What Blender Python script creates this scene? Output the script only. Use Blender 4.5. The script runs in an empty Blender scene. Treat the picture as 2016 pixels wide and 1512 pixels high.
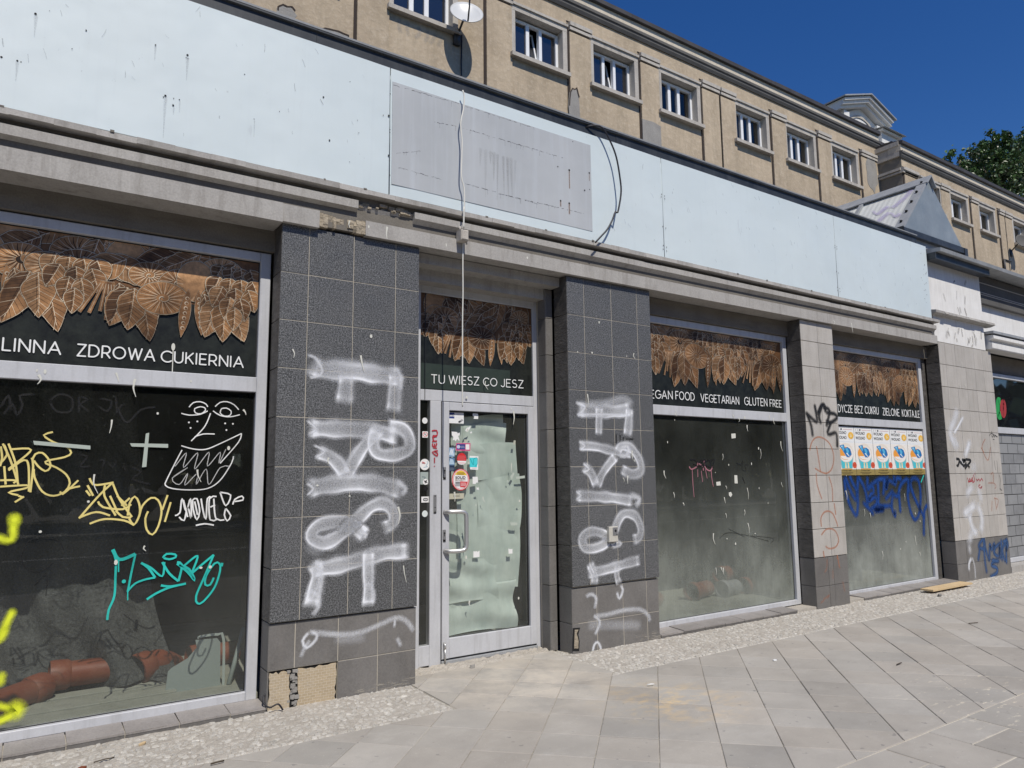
import bpy, bmesh, math, random
from mathutils import Vector, Matrix, Euler
C = bpy.context.scene
COL = C.collection
R = math.radians
rnd = random.Random(7)

# ------------------------------------------------------------------ camera, sky, sun, exposure
F_PX, W_PX, H_PX = 1410.0, 2016.0, 1512.0
YAW, PITCH, ROLL = R(34.003), R(7.41), R(-0.579)
CAM = Vector((0.0, -5.0, 1.515))
fw = Vector((math.sin(YAW)*math.cos(PITCH), math.cos(YAW)*math.cos(PITCH), math.sin(PITCH)))
r0 = Vector((math.cos(YAW), -math.sin(YAW), 0)); u0 = r0.cross(fw)
rt = math.cos(ROLL)*r0 + math.sin(ROLL)*u0
up = -math.sin(ROLL)*r0 + math.cos(ROLL)*u0
cam = bpy.data.cameras.new('camera'); camo = bpy.data.objects.new('camera', cam); COL.objects.link(camo)
cam.sensor_width = 36; cam.lens = F_PX/W_PX*36; cam.clip_start = .05; cam.clip_end = 2000
camo.matrix_world = Matrix(((rt.x, up.x, -fw.x, CAM.x), (rt.y, up.y, -fw.y, CAM.y), (rt.z, up.z, -fw.z, CAM.z), (0, 0, 0, 1)))
C.camera = camo

SUN_EL, SUN_AZ = R(53.6), R(7)          # sun behind the viewer, slightly to the left
wd = bpy.data.worlds.new('World'); C.world = wd; wd.use_nodes = True
wt = wd.node_tree; bg = wt.nodes['Background']
sky = wt.nodes.new('ShaderNodeTexSky'); sky.sky_type = 'NISHITA'; sky.sun_disc = False
sky.sun_elevation = SUN_EL; sky.sun_rotation = R(180) + SUN_AZ
sky.air_density = 1.0; sky.dust_density = 0.0; sky.ozone_density = 5.0; sky.altitude = 100
hs = wt.nodes.new('ShaderNodeHueSaturation'); hs.inputs['Saturation'].default_value = 1.27; hs.inputs['Value'].default_value = 1.0; hs.inputs['Hue'].default_value = .512
wt.links.new(sky.outputs[0], hs.inputs['Color']); wt.links.new(hs.outputs[0], bg.inputs[0]); bg.inputs[1].default_value = 0.095
sl = bpy.data.lights.new('sun', 'SUN'); sl.energy = 4.25; sl.angle = R(.5); sl.color = (1, .94, .845)
so = bpy.data.objects.new('sun', sl); COL.objects.link(so)
sdir = Vector((-math.sin(SUN_AZ)*math.cos(SUN_EL), -math.cos(SUN_AZ)*math.cos(SUN_EL), math.sin(SUN_EL)))
so.rotation_euler = sdir.to_track_quat('Z', 'Y').to_euler(); so.location = (-5, -20, 25)
C.view_settings.view_transform = 'Standard'; C.view_settings.look = 'None'
C.view_settings.exposure = 0.0; C.view_settings.gamma = 1
C.render.engine = 'CYCLES'
C.cycles.max_bounces = 8; C.cycles.transparent_max_bounces = 24; C.cycles.caustics_reflective = False; C.cycles.caustics_refractive = False
C.cycles.use_denoising = True

# ------------------------------------------------------------------ measuring: photo pixel -> point on the wall plane y=Y (or ground z=Z)
def ray(x, y): return rt*(x-W_PX/2) - up*(y-H_PX/2) + fw*F_PX
def at(x, y, Y=0.0):
    d = ray(x, y); t = (Y-CAM.y)/d.y; p = CAM + d*t
    return (p.x, p.z)
def gnd(x, y, Z=0.0):
    d = ray(x, y); t = (Z-CAM.z)/d.z; p = CAM + d*t
    return (p.x, p.y)
def tr(pts, ox, oy, sc, Y): return [at(ox+a/sc, oy+b/sc, Y) for a, b in pts]

# ------------------------------------------------------------------ materials
class NT:
    def __init__(s, name):
        s.m = bpy.data.materials.new(name); s.m.use_nodes = True; s.t = s.m.node_tree; s.n = s.t.nodes; s.l = s.t.links
        s.b = s.n['Principled BSDF']; s.out = s.n['Material Output']; s.tc = s.n.new('ShaderNodeTexCoord')
    def coord(s, scale=(1, 1, 1)):
        mp = s.n.new('ShaderNodeMapping'); mp.inputs['Scale'].default_value = scale
        s.l.new(s.tc.outputs['Object'], mp.inputs[0]); return mp.outputs[0]
    def noise(s, scale, detail=6, rough=.55, stretch=(1, 1, 1)):
        n = s.n.new('ShaderNodeTexNoise'); n.inputs['Scale'].default_value = scale; n.inputs['Detail'].default_value = detail; n.inputs['Roughness'].default_value = rough
        s.l.new(s.coord(stretch), n.inputs['Vector']); return n.outputs[0]
    def ramp(s, f, a, b, ca=(0, 0, 0, 1), cb=(1, 1, 1, 1)):
        r = s.n.new('ShaderNodeValToRGB'); e = r.color_ramp.elements; e[0].position = a; e[1].position = b; e[0].color = ca; e[1].color = cb
        s.l.new(f, r.inputs[0]); return r.outputs[0]
    def mix(s, fac, a, b, mode='MIX'):
        m = s.n.new('ShaderNodeMix'); m.data_type = 'RGBA'; m.blend_type = mode
        for sock, v in ((m.inputs[0], fac), (m.inputs[6], a), (m.inputs[7], b)):
            if hasattr(v, 'links') or hasattr(v, 'is_linked'): s.l.new(v, sock)
            elif isinstance(v, (int, float)): sock.default_value = v
            else: sock.default_value = (*v[:3], 1)
        return m.outputs[2]
    def math(s, op, a, b=0.0, clamp=False):
        m = s.n.new('ShaderNodeMath'); m.operation = op; m.use_clamp = clamp
        for i, v in ((0, a), (1, b)):
            if isinstance(v, (int, float)): m.inputs[i].default_value = v
            else: s.l.new(v, m.inputs[i])
        return m.outputs[0]
    def attr(s, name='col'):
        a = s.n.new('ShaderNodeAttribute'); a.attribute_name = name; return a
    def bump(s, f, strength, dist=.01):
        b = s.n.new('ShaderNodeBump'); b.inputs['Strength'].default_value = strength; b.inputs['Distance'].default_value = dist
        s.l.new(f, b.inputs['Height'])
        prev = s.b.inputs['Normal']
        if prev.is_linked: s.l.new(prev.links[0].from_socket, b.inputs['Normal'])
        s.l.new(b.outputs[0], prev)
    def base(s, c):
        if hasattr(c, 'is_linked'): s.l.new(c, s.b.inputs['Base Color'])
        else: s.b.inputs['Base Color'].default_value = (*c, 1)
    def rough(s, v):
        if hasattr(v, 'is_linked'): s.l.new(v, s.b.inputs['Roughness'])
        else: s.b.inputs['Roughness'].default_value = v

def plain(name, c, rough=.6, metal=0.0, spec=.5):
    k = NT(name); k.base(c); k.rough(rough); k.b.inputs['Metallic'].default_value = metal; k.b.inputs['Specular IOR Level'].default_value = spec; return k.m
def weathered(name, c1, c2, scale=6, rough=.75, bs=60, bstr=.25, bdist=.004, stain=None, stain_amt=.5, stain_stretch=(8, 8, 1), vary=False, fine=0.12, spec=.4):
    """two tones by noise, fine grain, optional vertical stains, bump; 'vary' multiplies a per-piece colour"""
    k = NT(name)
    col = k.mix(k.ramp(k.noise(scale, 8, .6), .35, .68), c1, c2)
    g = k.noise(scale*22, 4, .7)
    col = k.mix(fine*2, col, k.mix(k.ramp(g, .3, .7), [x*.55 for x in c1], [min(1, x*1.35) for x in c2]))
    if stain:
        f = k.math('MULTIPLY', k.ramp(k.noise(2.2, 7, .65, stain_stretch), .5, .72), stain_amt)
        col = k.mix(f, col, stain)
    if vary: col = k.mix(1.0, col, k.attr('col').outputs[0], 'MULTIPLY')
    k.base(col); k.rough(rough); k.b.inputs['Specular IOR Level'].default_value = spec
    k.bump(k.noise(bs, 8, .65), bstr, bdist)
    return k.m

def granite():
    k = NT('polished_granite')
    n = k.noise(95, 3, .8); n2 = k.noise(150, 2, .8); n3 = k.noise(3, 4, .6)
    col = k.mix(k.ramp(n, .40, .62), (.018, .0185, .019), (.165, .168, .17))
    col = k.mix(k.math('MULTIPLY', k.ramp(n2, .57, .64), .85), col, (.38, .39, .40))
    col = k.mix(k.math('MULTIPLY', k.ramp(n3, .45, .75), .35), col, (.11, .11, .112))
    col = k.mix(1.0, col, k.attr('col').outputs[0], 'MULTIPLY')
    k.base(col); k.rough(k.ramp(k.noise(5, 5, .6), .3, .7, (.34, .34, .34, 1), (.55, .55, .55, 1))); k.bump(k.noise(300, 3, .7), .1, .002)
    return k.m
M = {}
M['granite'] = granite()
M['plinth'] = weathered('stoneware_plinth', (.135, .128, .12), (.185, .177, .168), 4, .5, 180, .15, .002, (.20, .185, .17), .45, (10, 10, 1.2), True, .16)
M['beige_tile'] = weathered('beige_stone_tile', (.40, .378, .345), (.475, .45, .415), 5, .7, 55, .5, .006, (.24, .20, .16), .35, (9, 9, .8), True, .12)
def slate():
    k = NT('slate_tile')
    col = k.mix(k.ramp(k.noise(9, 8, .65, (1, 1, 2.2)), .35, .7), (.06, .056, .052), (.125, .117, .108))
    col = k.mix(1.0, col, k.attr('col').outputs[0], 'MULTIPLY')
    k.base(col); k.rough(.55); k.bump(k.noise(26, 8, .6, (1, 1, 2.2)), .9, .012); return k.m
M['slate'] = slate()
M['grout'] = plain('pale_grout', (.42, .385, .32), .9)
M['grout_dark'] = plain('dark_grout', (.15, .13, .115), .9)
M['concrete'] = weathered('grey_cast_stone', (.34, .325, .305), (.425, .41, .385), 3.5, .85, 70, .3, .004, (.17, .155, .135), .5, (7, 7, .9), False, .14)
M['concrete_dark'] = weathered('dirty_concrete', (.15, .135, .115), (.20, .185, .16), 4, .9, 50, .5, .006, (.09, .08, .065), .5, (1, 5, 6), False, .14)
M['broken'] = weathered('broken_stone', (.30, .25, .18), (.46, .40, .31), 20, .95, 40, 1.0, .02, None, 0, (1, 1, 1), False, .2)
def fascia():
    k = NT('pale_blue_enamel_sheet')
    col = k.mix(k.ramp(k.noise(.9, 4, .5), .3, .75), (.60, .68, .70), (.645, .725, .745))
    bs_ = k.ramp(k.noise(.55, 6, .65, (1, 1, 1.8)), .48, .74); col = k.mix(k.math('MULTIPLY', bs_, .30), col, (.52, .575, .585))
    st = k.math('MULTIPLY', k.ramp(k.noise(1.6, 6, .6, (14, 14, .55)), .55, .8), .16)
    col = k.mix(st, col, (.48, .535, .57))
    sp = k.ramp(k.noise(26, 3, .6, (1, 1, .45)), .715, .76); col = k.mix(k.math('MULTIPLY', sp, .45), col, (.36, .40, .43))
    sc = k.ramp(k.noise(3.2, 3, .5, (6, 6, 1.0)), .72, .75); col = k.mix(k.math('MULTIPLY', sc, .3), col, (.45, .49, .52))
    k.base(col); k.rough(k.ramp(k.noise(2, 5, .6), .3, .7, (.38, .38, .38, 1), (.55, .55, .55, 1))); k.bump(k.noise(1.3, 3, .5), .5, .035); return k.m
M['fascia'] = fascia()
def patch():
    k = NT('dull_grey_sheet')
    col = k.mix(k.ramp(k.noise(1.4, 5, .6), .3, .7), (.40, .422, .438), (.475, .497, .512))
    st = k.math('MULTIPLY', k.ramp(k.noise(1.4, 7, .65, (10, 10, .5)), .5, .75), .5)
    col = k.mix(st, col, (.53, .57, .61))
    rs = k.math('MULTIPLY', k.ramp(k.noise(2.6, 6, .7, (5, 5, .4)), .66, .78), .55)
    col = k.mix(rs, col, (.30, .29, .28))
    k.base(col); k.rough(.5); k.bump(k.noise(1.1, 2, .5), .2, .03); return k.m
M['patch'] = patch()
M['scuff'] = plain('dark_glue_scuff', (.16, .16, .165), .8)
M['rust'] = plain('rust_stain', (.22, .12, .06), .9)
M['flash'] = weathered('dark_sheet_metal', (.022, .026, .032), (.05, .056, .062), 5, .45, 30, .1, .003, (.10, .105, .11), .3, (6, 6, 1), False, .1)
M['zinc'] = weathered('weathered_zinc', (.26, .275, .285), (.36, .37, .38), 4, .5, 40, .12, .003, (.18, .19, .2), .4, (6, 6, 1), False, .08)
M['alu'] = weathered('grey_painted_aluminium', (.49, .50, .525), (.55, .56, .585), 4, .42, 90, .05, .001, (.27, .265, .26), .35, (7, 7, .8), False, .05)
M['keybox'] = weathered('worn_cream_metal', (.46, .44, .38), (.58, .56, .50), 20, .5)
M['rubber'] = plain('black_gasket', (.012, .012, .013), .5)
M['hole'] = plain('dark_gap', (.008, .008, .008), .9)
M['steel'] = plain('brushed_steel', (.62, .62, .61), .42, .8)
M['lockplate'] = plain('lock_plate_steel', (.32, .32, .32), .45, .6)
M['black'] = plain('black_plastic', (.015, .015, .016), .4)
M['white'] = plain('white_vinyl', (.78, .79, .78), .5)
M['white_paint'] = weathered('white_painted_render', (.70, .69, .665), (.78, .775, .755), 4, .85, 60, .3, .005, (.47, .455, .43), .4, (9, 9, .8), False, .06)
def render_wall():
    k = NT('ochre_roughcast_render')
    col = k.mix(k.ramp(k.noise(1.3, 8, .65), .3, .72), (.385, .31, .222), (.535, .44, .322))
    col = k.mix(k.math('MULTIPLY', k.ramp(k.noise(.7, 7, .7, (4, 4, .5)), .46, .72), .7), col, (.30, .245, .175))
    col = k.mix(k.math('MULTIPLY', k.ramp(k.noise(14, 6, .7), .5, .72), .4), col, (.68, .59, .46))
    k.base(col); k.rough(.95); k.b.inputs['Specular IOR Level'].default_value = .2
    k.bump(k.noise(7, 8, .62), .8, .02); return k.m
M['render'] = render_wall()
M['render_flat'] = weathered('ochre_smooth_render', (.34, .272, .19), (.44, .36, .26), 1.6, .95, 30, .5, .01, (.25, .20, .145), .5, (4, 4, .6), False, .16)
M['surround'] = weathered('grey_stone_surround', (.40, .37, .33), (.52, .485, .435), 2.5, .9, 30, .4, .006, (.20, .18, .15), .5, (6, 6, .7), False, .14)
M['frieze'] = weathered('pale_cornice_render', (.54, .48, .385), (.64, .575, .47), 1.5, .9, 30, .3, .006, (.32, .28, .22), .4, (6, 6, .7), False, .12)
M['gutter'] = weathered('grey_painted_moulding', (.085, .082, .078), (.125, .12, .113), 2, .8, 30, .3, .006, None, 0, (1, 1, 1), False, .12)
M['roofedge'] = weathered('brown_roof_sheet', (.04, .036, .035), (.07, .064, .062), 3, .6, 30, .2, .005, None, 0, (1, 1, 1), False, .1)
M['patchcement'] = weathered('grey_cement_patch', (.25, .24, .225), (.34, .325, .30), 4, .95, 30, .6, .01, None, 0, (1, 1, 1), False, .15)
M['pvc'] = plain('white_pvc', (.80, .81, .82), .4)
M['joint'] = plain('dark_brown_joint', (.035, .024, .02), .9)
M['cloth'] = weathered('charcoal_fleece', (.032, .035, .035), (.115, .122, .12), 2.2, .95, 45, 1.0, .02, (.03, .03, .03), .6, (5, 5, .7), False, .30)
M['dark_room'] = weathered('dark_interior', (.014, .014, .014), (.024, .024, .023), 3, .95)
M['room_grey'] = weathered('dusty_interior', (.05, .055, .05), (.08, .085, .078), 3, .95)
M['board'] = weathered('dusty_floor_board', (.25, .26, .215), (.34, .35, .30), 5, .9, 40, .3, .004, (.16, .16, .14), .4, (2, 6, 6), False, .14)
M['pipe'] = weathered('orange_brown_pvc_pipe', (.175, .045, .02), (.225, .06, .027), 7, .5, 60, .05, .001, (.30, .16, .10), .4, (4, 4, 4), False, .06)
def paper():
    k = NT('greenish_sheet_paper')
    col = k.mix(k.ramp(k.noise(2.2, 6, .6, (2.2, 1, .8)), .3, .7), (.42, .50, .455), (.66, .74, .68))
    col = k.mix(k.math('MULTIPLY', k.ramp(k.noise(1.6, 7, .6, (5, 1, .8)), .48, .72), .6), col, (.46, .56, .53))
    k.base(col); k.rough(.8); k.bump(k.noise(2.4, 3, .5), .55, .06); return k.m
M['paper'] = paper()
M['grey_glass'] = plain('dusty_green_glass', (.30, .35, .33), .35)
M['glass_edge'] = plain('glass_edge', (.42, .48, .45), .3)
M['wood'] = weathered('raw_wood', (.52, .38, .21), (.62, .47, .28), 8, .8, 60, .2, .003, None, 0, (1, 1, 1), False, .2)
M['cable_white'] = plain('white_cable', (.70, .69, .63), .5)
M['cable_black'] = plain('black_cable', (.012, .012, .018), .5)
M['galv'] = plain('dish_grey', (.56, .57, .57), .35)
M['dish_dark'] = plain('dark_bracket', (.05, .05, .052), .5)
M['ocean'] = plain('blue_grey', (.1, .1, .12), .5)

def schlick(k, f0=.045):
    lw = k.n.new('ShaderNodeLayerWeight'); lw.inputs[0].default_value = .5
    return k.math('ADD', f0, k.math('MULTIPLY', k.math('POWER', lw.outputs['Facing'], 5.0), 1-f0), True)
def glass(name, dust_top=.02, dust_bot=.10, z0=.1, z1=2.1, dust=(.36, .38, .34), tint=.80):
    k = NT(name)
    k.n.remove(k.b)
    tp = k.n.new('ShaderNodeBsdfTransparent'); tp.inputs[0].default_value = (tint, tint*1.02, tint, 1)
    gl = k.n.new('ShaderNodeBsdfGlossy'); gl.inputs['Roughness'].default_value = .015
    mx = k.n.new('ShaderNodeMixShader'); k.l.new(schlick(k), mx.inputs[0]); k.l.new(tp.outputs[0], mx.inputs[1]); k.l.new(gl.outputs[0], mx.inputs[2])
    df = k.n.new('ShaderNodeBsdfDiffuse'); df.inputs[0].default_value = (*dust, 1)
    sep = k.n.new('ShaderNodeSeparateXYZ'); k.l.new(k.tc.outputs['Object'], sep.inputs[0])
    mr = k.n.new('ShaderNodeMapRange'); mr.inputs[1].default_value = z0; mr.inputs[2].default_value = z1; mr.inputs[3].default_value = dust_bot; mr.inputs[4].default_value = dust_top
    mr.interpolation_type = 'SMOOTHSTEP'; k.l.new(sep.outputs[2], mr.inputs[0])
    big = k.math('ADD', .42, k.math('MULTIPLY', k.ramp(k.noise(1.3, 6, .62, (1.3, 1, 1)), .30, .72), .80))
    stk = k.math('ADD', .78, k.math('MULTIPLY', k.noise(5, 6, .7, (7, 7, .6)), .45))
    fin = k.math('ADD', .6, k.math('MULTIPLY', k.noise(160, 2, .7), .8))
    f = k.math('MULTIPLY', k.math('MULTIPLY', mr.outputs[0], big), k.math('MULTIPLY', stk, fin), True)
    f = k.math('ADD', f, k.math('MULTIPLY', k.ramp(k.noise(75, 3, .7, (1, 1, .6)), .66, .72), .10), True)
    m2 = k.n.new('ShaderNodeMixShader'); k.l.new(f, m2.inputs[0]); k.l.new(mx.outputs[0], m2.inputs[1]); k.l.new(df.outputs[0], m2.inputs[2])
    k.l.new(m2.outputs[0], k.out.inputs[0]); return k.m
M['glass1'] = glass('dirty_shop_glass', .022, .105)
M['glass2'] = glass('dusty_shop_glass', .09, .66, -.1, 1.9, (.33, .355, .315))
M['glass3'] = glass('hazy_shop_glass', .08, .78, .1, 1.6, (.36, .385, .35))
M['glassd'] = glass('door_glass', .10, .20, tint=.90)
def pane_mat():
    k = NT('flat_window_glass'); k.base((.012, .013, .016)); k.rough(.02); k.b.inputs['Specular IOR Level'].default_value = 1.0; k.b.inputs['IOR'].default_value = 1.7; return k.m
M['pane'] = pane_mat()
def film():
    k = NT('black_print_film')
    col = k.mix(k.ramp(k.noise(14, 7, .7), .35, .75), (.008, .009, .008), (.028, .032, .026))
    k.base(col); k.rough(.35); return k.m
M['film'] = film()
def vcol(name, rough=.6, metal=0.0, grain=.2, gs=60):
    k = NT(name); a = k.attr('col').outputs[0]
    col = k.mix(grain, a, k.mix(1.0, a, k.mix(k.ramp(k.noise(gs, 4, .7), .3, .7), (.5, .5, .5), (1.5, 1.5, 1.5)), 'MULTIPLY'))
    k.base(col); k.rough(rough); k.b.inputs['Metallic'].default_value = metal; return k.m
def bronze():
    k = NT('bronze_print'); a = k.attr('col').outputs[0]
    pt = k.ramp(k.noise(2.6, 5, .6, (1, 1, 1.4)), .36, .62, (.34, .32, .31, 1), (1.12, 1.1, 1.08, 1))
    col = k.mix(1.0, a, pt, 'MULTIPLY')
    col = k.mix(.45, col, k.mix(1.0, col, k.mix(k.ramp(k.noise(38, 5, .7), .3, .7), (.45, .45, .45), (1.6, 1.6, 1.6)), 'MULTIPLY'))
    k.base(col); k.rough(.5); k.b.inputs['Metallic'].default_value = .5; k.bump(k.noise(30, 4, .6), .25, .004); return k.m
M['print'] = bronze()
M['ink'] = vcol('printed_ink', .55, 0, .05)

def paint(name, c, grain=90, lo=.3, hi=.62, rough=.6):
    """sprayed paint: opacity from the stroke's own 'al' attribute broken up by fine noise"""
    k = NT(name); k.base(c); k.rough(rough)
    al = k.attr('al').outputs['Fac']
    n = k.ramp(k.noise(grain, 3, .75), .32, .68); n2 = k.noise(260, 2, .8)
    g = k.math('MULTIPLY', k.math('ADD', k.math('MULTIPLY', n, .7), k.math('MULTIPLY', n2, .6)), 1.55)
    soft = k.math('MULTIPLY', al, g)
    al = k.math('MULTIPLY', al, k.math('ADD', .62, k.math('MULTIPLY', k.noise(4.5, 3, .6), .72)), True); soft = k.math('MULTIPLY', al, g)
    f = k.math('ADD', k.math('MULTIPLY', k.math('MULTIPLY', al, al), al), k.math('MULTIPLY', soft, k.math('SUBTRACT', 1.0, al)), True)
    k.l.new(f, k.b.inputs['Alpha']); return k.m
M['spray_white'] = paint('white_spray', (.82, .84, .88))
M['spray_yellow'] = paint('fluorescent_yellow_spray', (.72, .80, .03))
M['spray_blue'] = paint('blue_spray', (.003, .052, .26))
M['spray_navy'] = paint('navy_spray', (.03, .085, .22))
M['spray_black'] = paint('black_spray', (.012, .012, .012))
M['spray_orange'] = paint('faded_orange_marker', (.52, .20, .10))
M['mk_yellow'] = paint('yellow_marker', (.74, .62, .22))
M['mk_white'] = paint('white_marker', (.80, .80, .78))
M['mk_teal'] = paint('teal_marker', (.02, .53, .46))
M['mk_red'] = paint('red_marker', (.42, .02, .035))
M['mk_pink'] = paint('pink_marker', (.52, .22, .27))
M['mk_black'] = paint('black_marker', (.006, .006, .006))
M['tape'] = plain('pale_tape', (.40, .45, .40), .6)
M['poo'] = plain('bird_droppings', (.62, .62, .56), .9)
def leafmat(name, c1, c2):
    k = NT(name); a = k.n.new('ShaderNodeObjectInfo')
    col = k.mix(k.ramp(k.noise(1.3, 4, .6), .3, .7), c1, c2); k.base(k.mix(1.0, col, k.attr('col').outputs[0], 'MULTIPLY')); k.rough(.38); return k.m
M['leaf'] = leafmat('foliage', (.028, .066, .018), (.07, .12, .035))
M['bark'] = weathered('bark', (.06, .045, .03), (.11, .085, .06), 8, .95, 30, .8, .02)

# ------------------------------------------------------------------ mesh builder
class MB:
    def __init__(s):
        s.v = []; s.f = []; s.fc = []; s.al = []; s.usec = False; s.usea = False; s.smooth = False
    def add(s, vs, fs, col=None, al=None):
        o = len(s.v); s.v += [tuple(x) for x in vs]; s.f += [[i+o for i in f] for f in fs]
        s.fc += [col or (1, 1, 1)]*len(fs); s.al += (al or [1.0]*len(vs))
        if col: s.usec = True
        if al: s.usea = True
        return s
    def box(s, x0, x1, y0, y1, z0, z1, col=None):
        return s.add([(x0, y0, z0), (x1, y0, z0), (x1, y1, z0), (x0, y1, z0), (x0, y0, z1), (x1, y0, z1), (x1, y1, z1), (x0, y1, z1)],
                     [[0, 3, 2, 1], [4, 5, 6, 7], [0, 1, 5, 4], [1, 2, 6, 5], [2, 3, 7, 6], [3, 0, 4, 7]], col)
    def bbox(s, x0, x1, y0, y1, z0, z1, b=.003, col=None):
        """box with a chamfer round its front (-y) face"""
        vs = [(x0, y1, z0), (x1, y1, z0), (x1, y1, z1), (x0, y1, z1), (x0, y0+b, z0), (x1, y0+b, z0), (x1, y0+b, z1), (x0, y0+b, z1),
              (x0+b, y0, z0+b), (x1-b, y0, z0+b), (x1-b, y0, z1-b), (x0+b, y0, z1-b)]
        fs = [[3, 2, 1, 0], [0, 1, 5, 4], [1, 2, 6, 5], [2, 3, 7, 6], [3, 0, 4, 7], [4, 5, 9, 8], [5, 6, 10, 9], [6, 7, 11, 10], [7, 4, 8, 11], [8, 9, 10, 11]]
        return s.add(vs, fs, col)
    def poly(s, pts, Y, col=None):
        """flat polygon facing the street; pts (x,z) counter-clockwise as seen from the street"""
        a = sum(pts[i][0]*pts[(i+1) % len(pts)][1]-pts[(i+1) % len(pts)][0]*pts[i][1] for i in range(len(pts)))
        if a < 0: pts = pts[::-1]
        return s.add([(x, Y, z) for x, z in pts], [list(range(len(pts)))], col)
    def prism(s, pts, y0, y1, col=None):
        a = sum(pts[i][0]*pts[(i+1) % len(pts)][1]-pts[(i+1) % len(pts)][0]*pts[i][1] for i in range(len(pts)))
        if a < 0: pts = pts[::-1]
        n = len(pts)
        return s.add([(x, y0, z) for x, z in pts]+[(x, y1, z) for x, z in pts],
                     [list(range(n)), list(range(2*n-1, n-1, -1))]+[[(i+1) % n, i, i+n, (i+1) % n+n] for i in range(n)], col)
    def profile(s, pts, x0, x1, col=None):
        """(y,z) profile swept along x"""
        a = sum(pts[i][0]*pts[(i+1) % len(pts)][1]-pts[(i+1) % len(pts)][0]*pts[i][1] for i in range(len(pts)))
        if a < 0: pts = pts[::-1]
        n = len(pts)
        return s.add([(x0, y, z) for y, z in pts]+[(x1, y, z) for y, z in pts],
                     [list(range(n-1, -1, -1)), list(range(n, 2*n))]+[[i, (i+1) % n, (i+1) % n+n, i+n] for i in range(n)], col)
    def tube(s, path, r, n=8, caps=True, col=None):
        path = [Vector(p) for p in path]; rs = r if isinstance(r, (list, tuple)) else [r]*len(path)
        o = len(s.v); prev = None; vs = []
        for i, p in enumerate(path):
            t = (path[min(i+1, len(path)-1)]-path[max(i-1, 0)]).normalized()
            if prev is None:
                a = Vector((0, 0, 1)) if abs(t.z) < .9 else Vector((1, 0, 0)); e = t.cross(a).normalized()
            else:
                e = (prev-t*prev.dot(t)).normalized()
            prev = e; g = t.cross(e)
            for k in range(n):
                an = 2*math.pi*k/n; vs.append(p+(e*math.cos(an)+g*math.sin(an))*rs[i])
        fs = []
        for i in range(len(path)-1):
            for k in range(n): fs.append([i*n+k, i*n+(k+1) % n, (i+1)*n+(k+1) % n, (i+1)*n+k])
        if caps: fs.append(list(range(n-1, -1, -1))); fs.append([(len(path)-1)*n+k for k in range(n)])
        s.smooth = True
        return s.add(vs, fs, col)
    def build(s, name, mat, parent=None):
        me = bpy.data.meshes.new(name); me.from_pydata(s.v, [], s.f); me.update()
        if s.usec or True:
            ca = me.color_attributes.new('col', 'FLOAT_COLOR', 'CORNER')
            buf = []
            for p, c in zip(me.polygons, s.fc): buf += [*c, 1.0]*p.loop_total
            ca.data.foreach_set('color', buf)
        if s.usea:
            a = me.attributes.new('al', 'FLOAT', 'POINT'); a.data.foreach_set('value', s.al)
        if s.smooth: me.polygons.foreach_set('use_smooth', [True]*len(me.polygons))
        me.materials.append(mat if not isinstance(mat, str) else M[mat])
        o = bpy.data.objects.new(name, me); COL.objects.link(o)
        if parent is not None:
            o.parent = parent; o.matrix_parent_inverse = Matrix.Translation(-WL(parent))
        return o
ORG = {}
def WL(o): return ORG.get(o.name, Vector((0, 0, 0)))
def tag(o, label=None, cat=None, group=None, kind=None):
    if label: o['label'] = label
    if cat: o['category'] = cat
    if group: o['group'] = group
    if kind: o['kind'] = kind
    return o
def thing(name, loc, label, cat, group=None):
    o = bpy.data.objects.new(name, None); COL.objects.link(o); o.location = loc; o.empty_display_size = .2
    ORG[o.name] = Vector(loc); return tag(o, label, cat, group)
def empty_part(name, parent):
    o = bpy.data.objects.new(name, None); COL.objects.link(o); o.parent = parent; o.matrix_parent_inverse = Matrix.Translation(-WL(parent)); return o

def smooth_path(pts, step=.02):
    """Catmull-Rom through the points"""
    if len(pts) < 3:
        out = []
        for i in range(len(pts)-1):
            n = max(2, int(math.dist(pts[i], pts[i+1])/step))
            out += [tuple(pts[i][k]+(pts[i+1][k]-pts[i][k])*j/n for k in range(len(pts[0]))) for j in range(n)]
        return out+[tuple(pts[-1])]
    P = [pts[0]]+list(pts)+[pts[-1]]; out = []
    for i in range(1, len(P)-2):
        n = max(2, int(math.dist(P[i], P[i+1])/step))
        for j in range(n):
            t = j/n
            out.append(tuple(.5*(2*P[i][k]+(P[i+1][k]-P[i-1][k])*t+(2*P[i-1][k]-5*P[i][k]+4*P[i+1][k]-P[i+2][k])*t*t+(3*P[i][k]-P[i-1][k]-3*P[i+1][k]+P[i+2][k])*t**3) for k in range(len(P[0]))))
    return out+[tuple(P[-2])]
PROF = {'hard': ([-1, 1], [1, 1]),
        'soft': ([-1, -.75, -.5, -.2, .2, .5, .75, 1], [0, .22, .62, .95, .95, .62, .22, 0]),
        'fat': ([-1.35, -1.06, -.9, -.75, -.5, -.2, .1, .4, .7, .95, 1.2, 1.6], [0, .42, 1.0, .92, .66, .55, .50, .54, .72, .60, .14, 0])}
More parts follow.
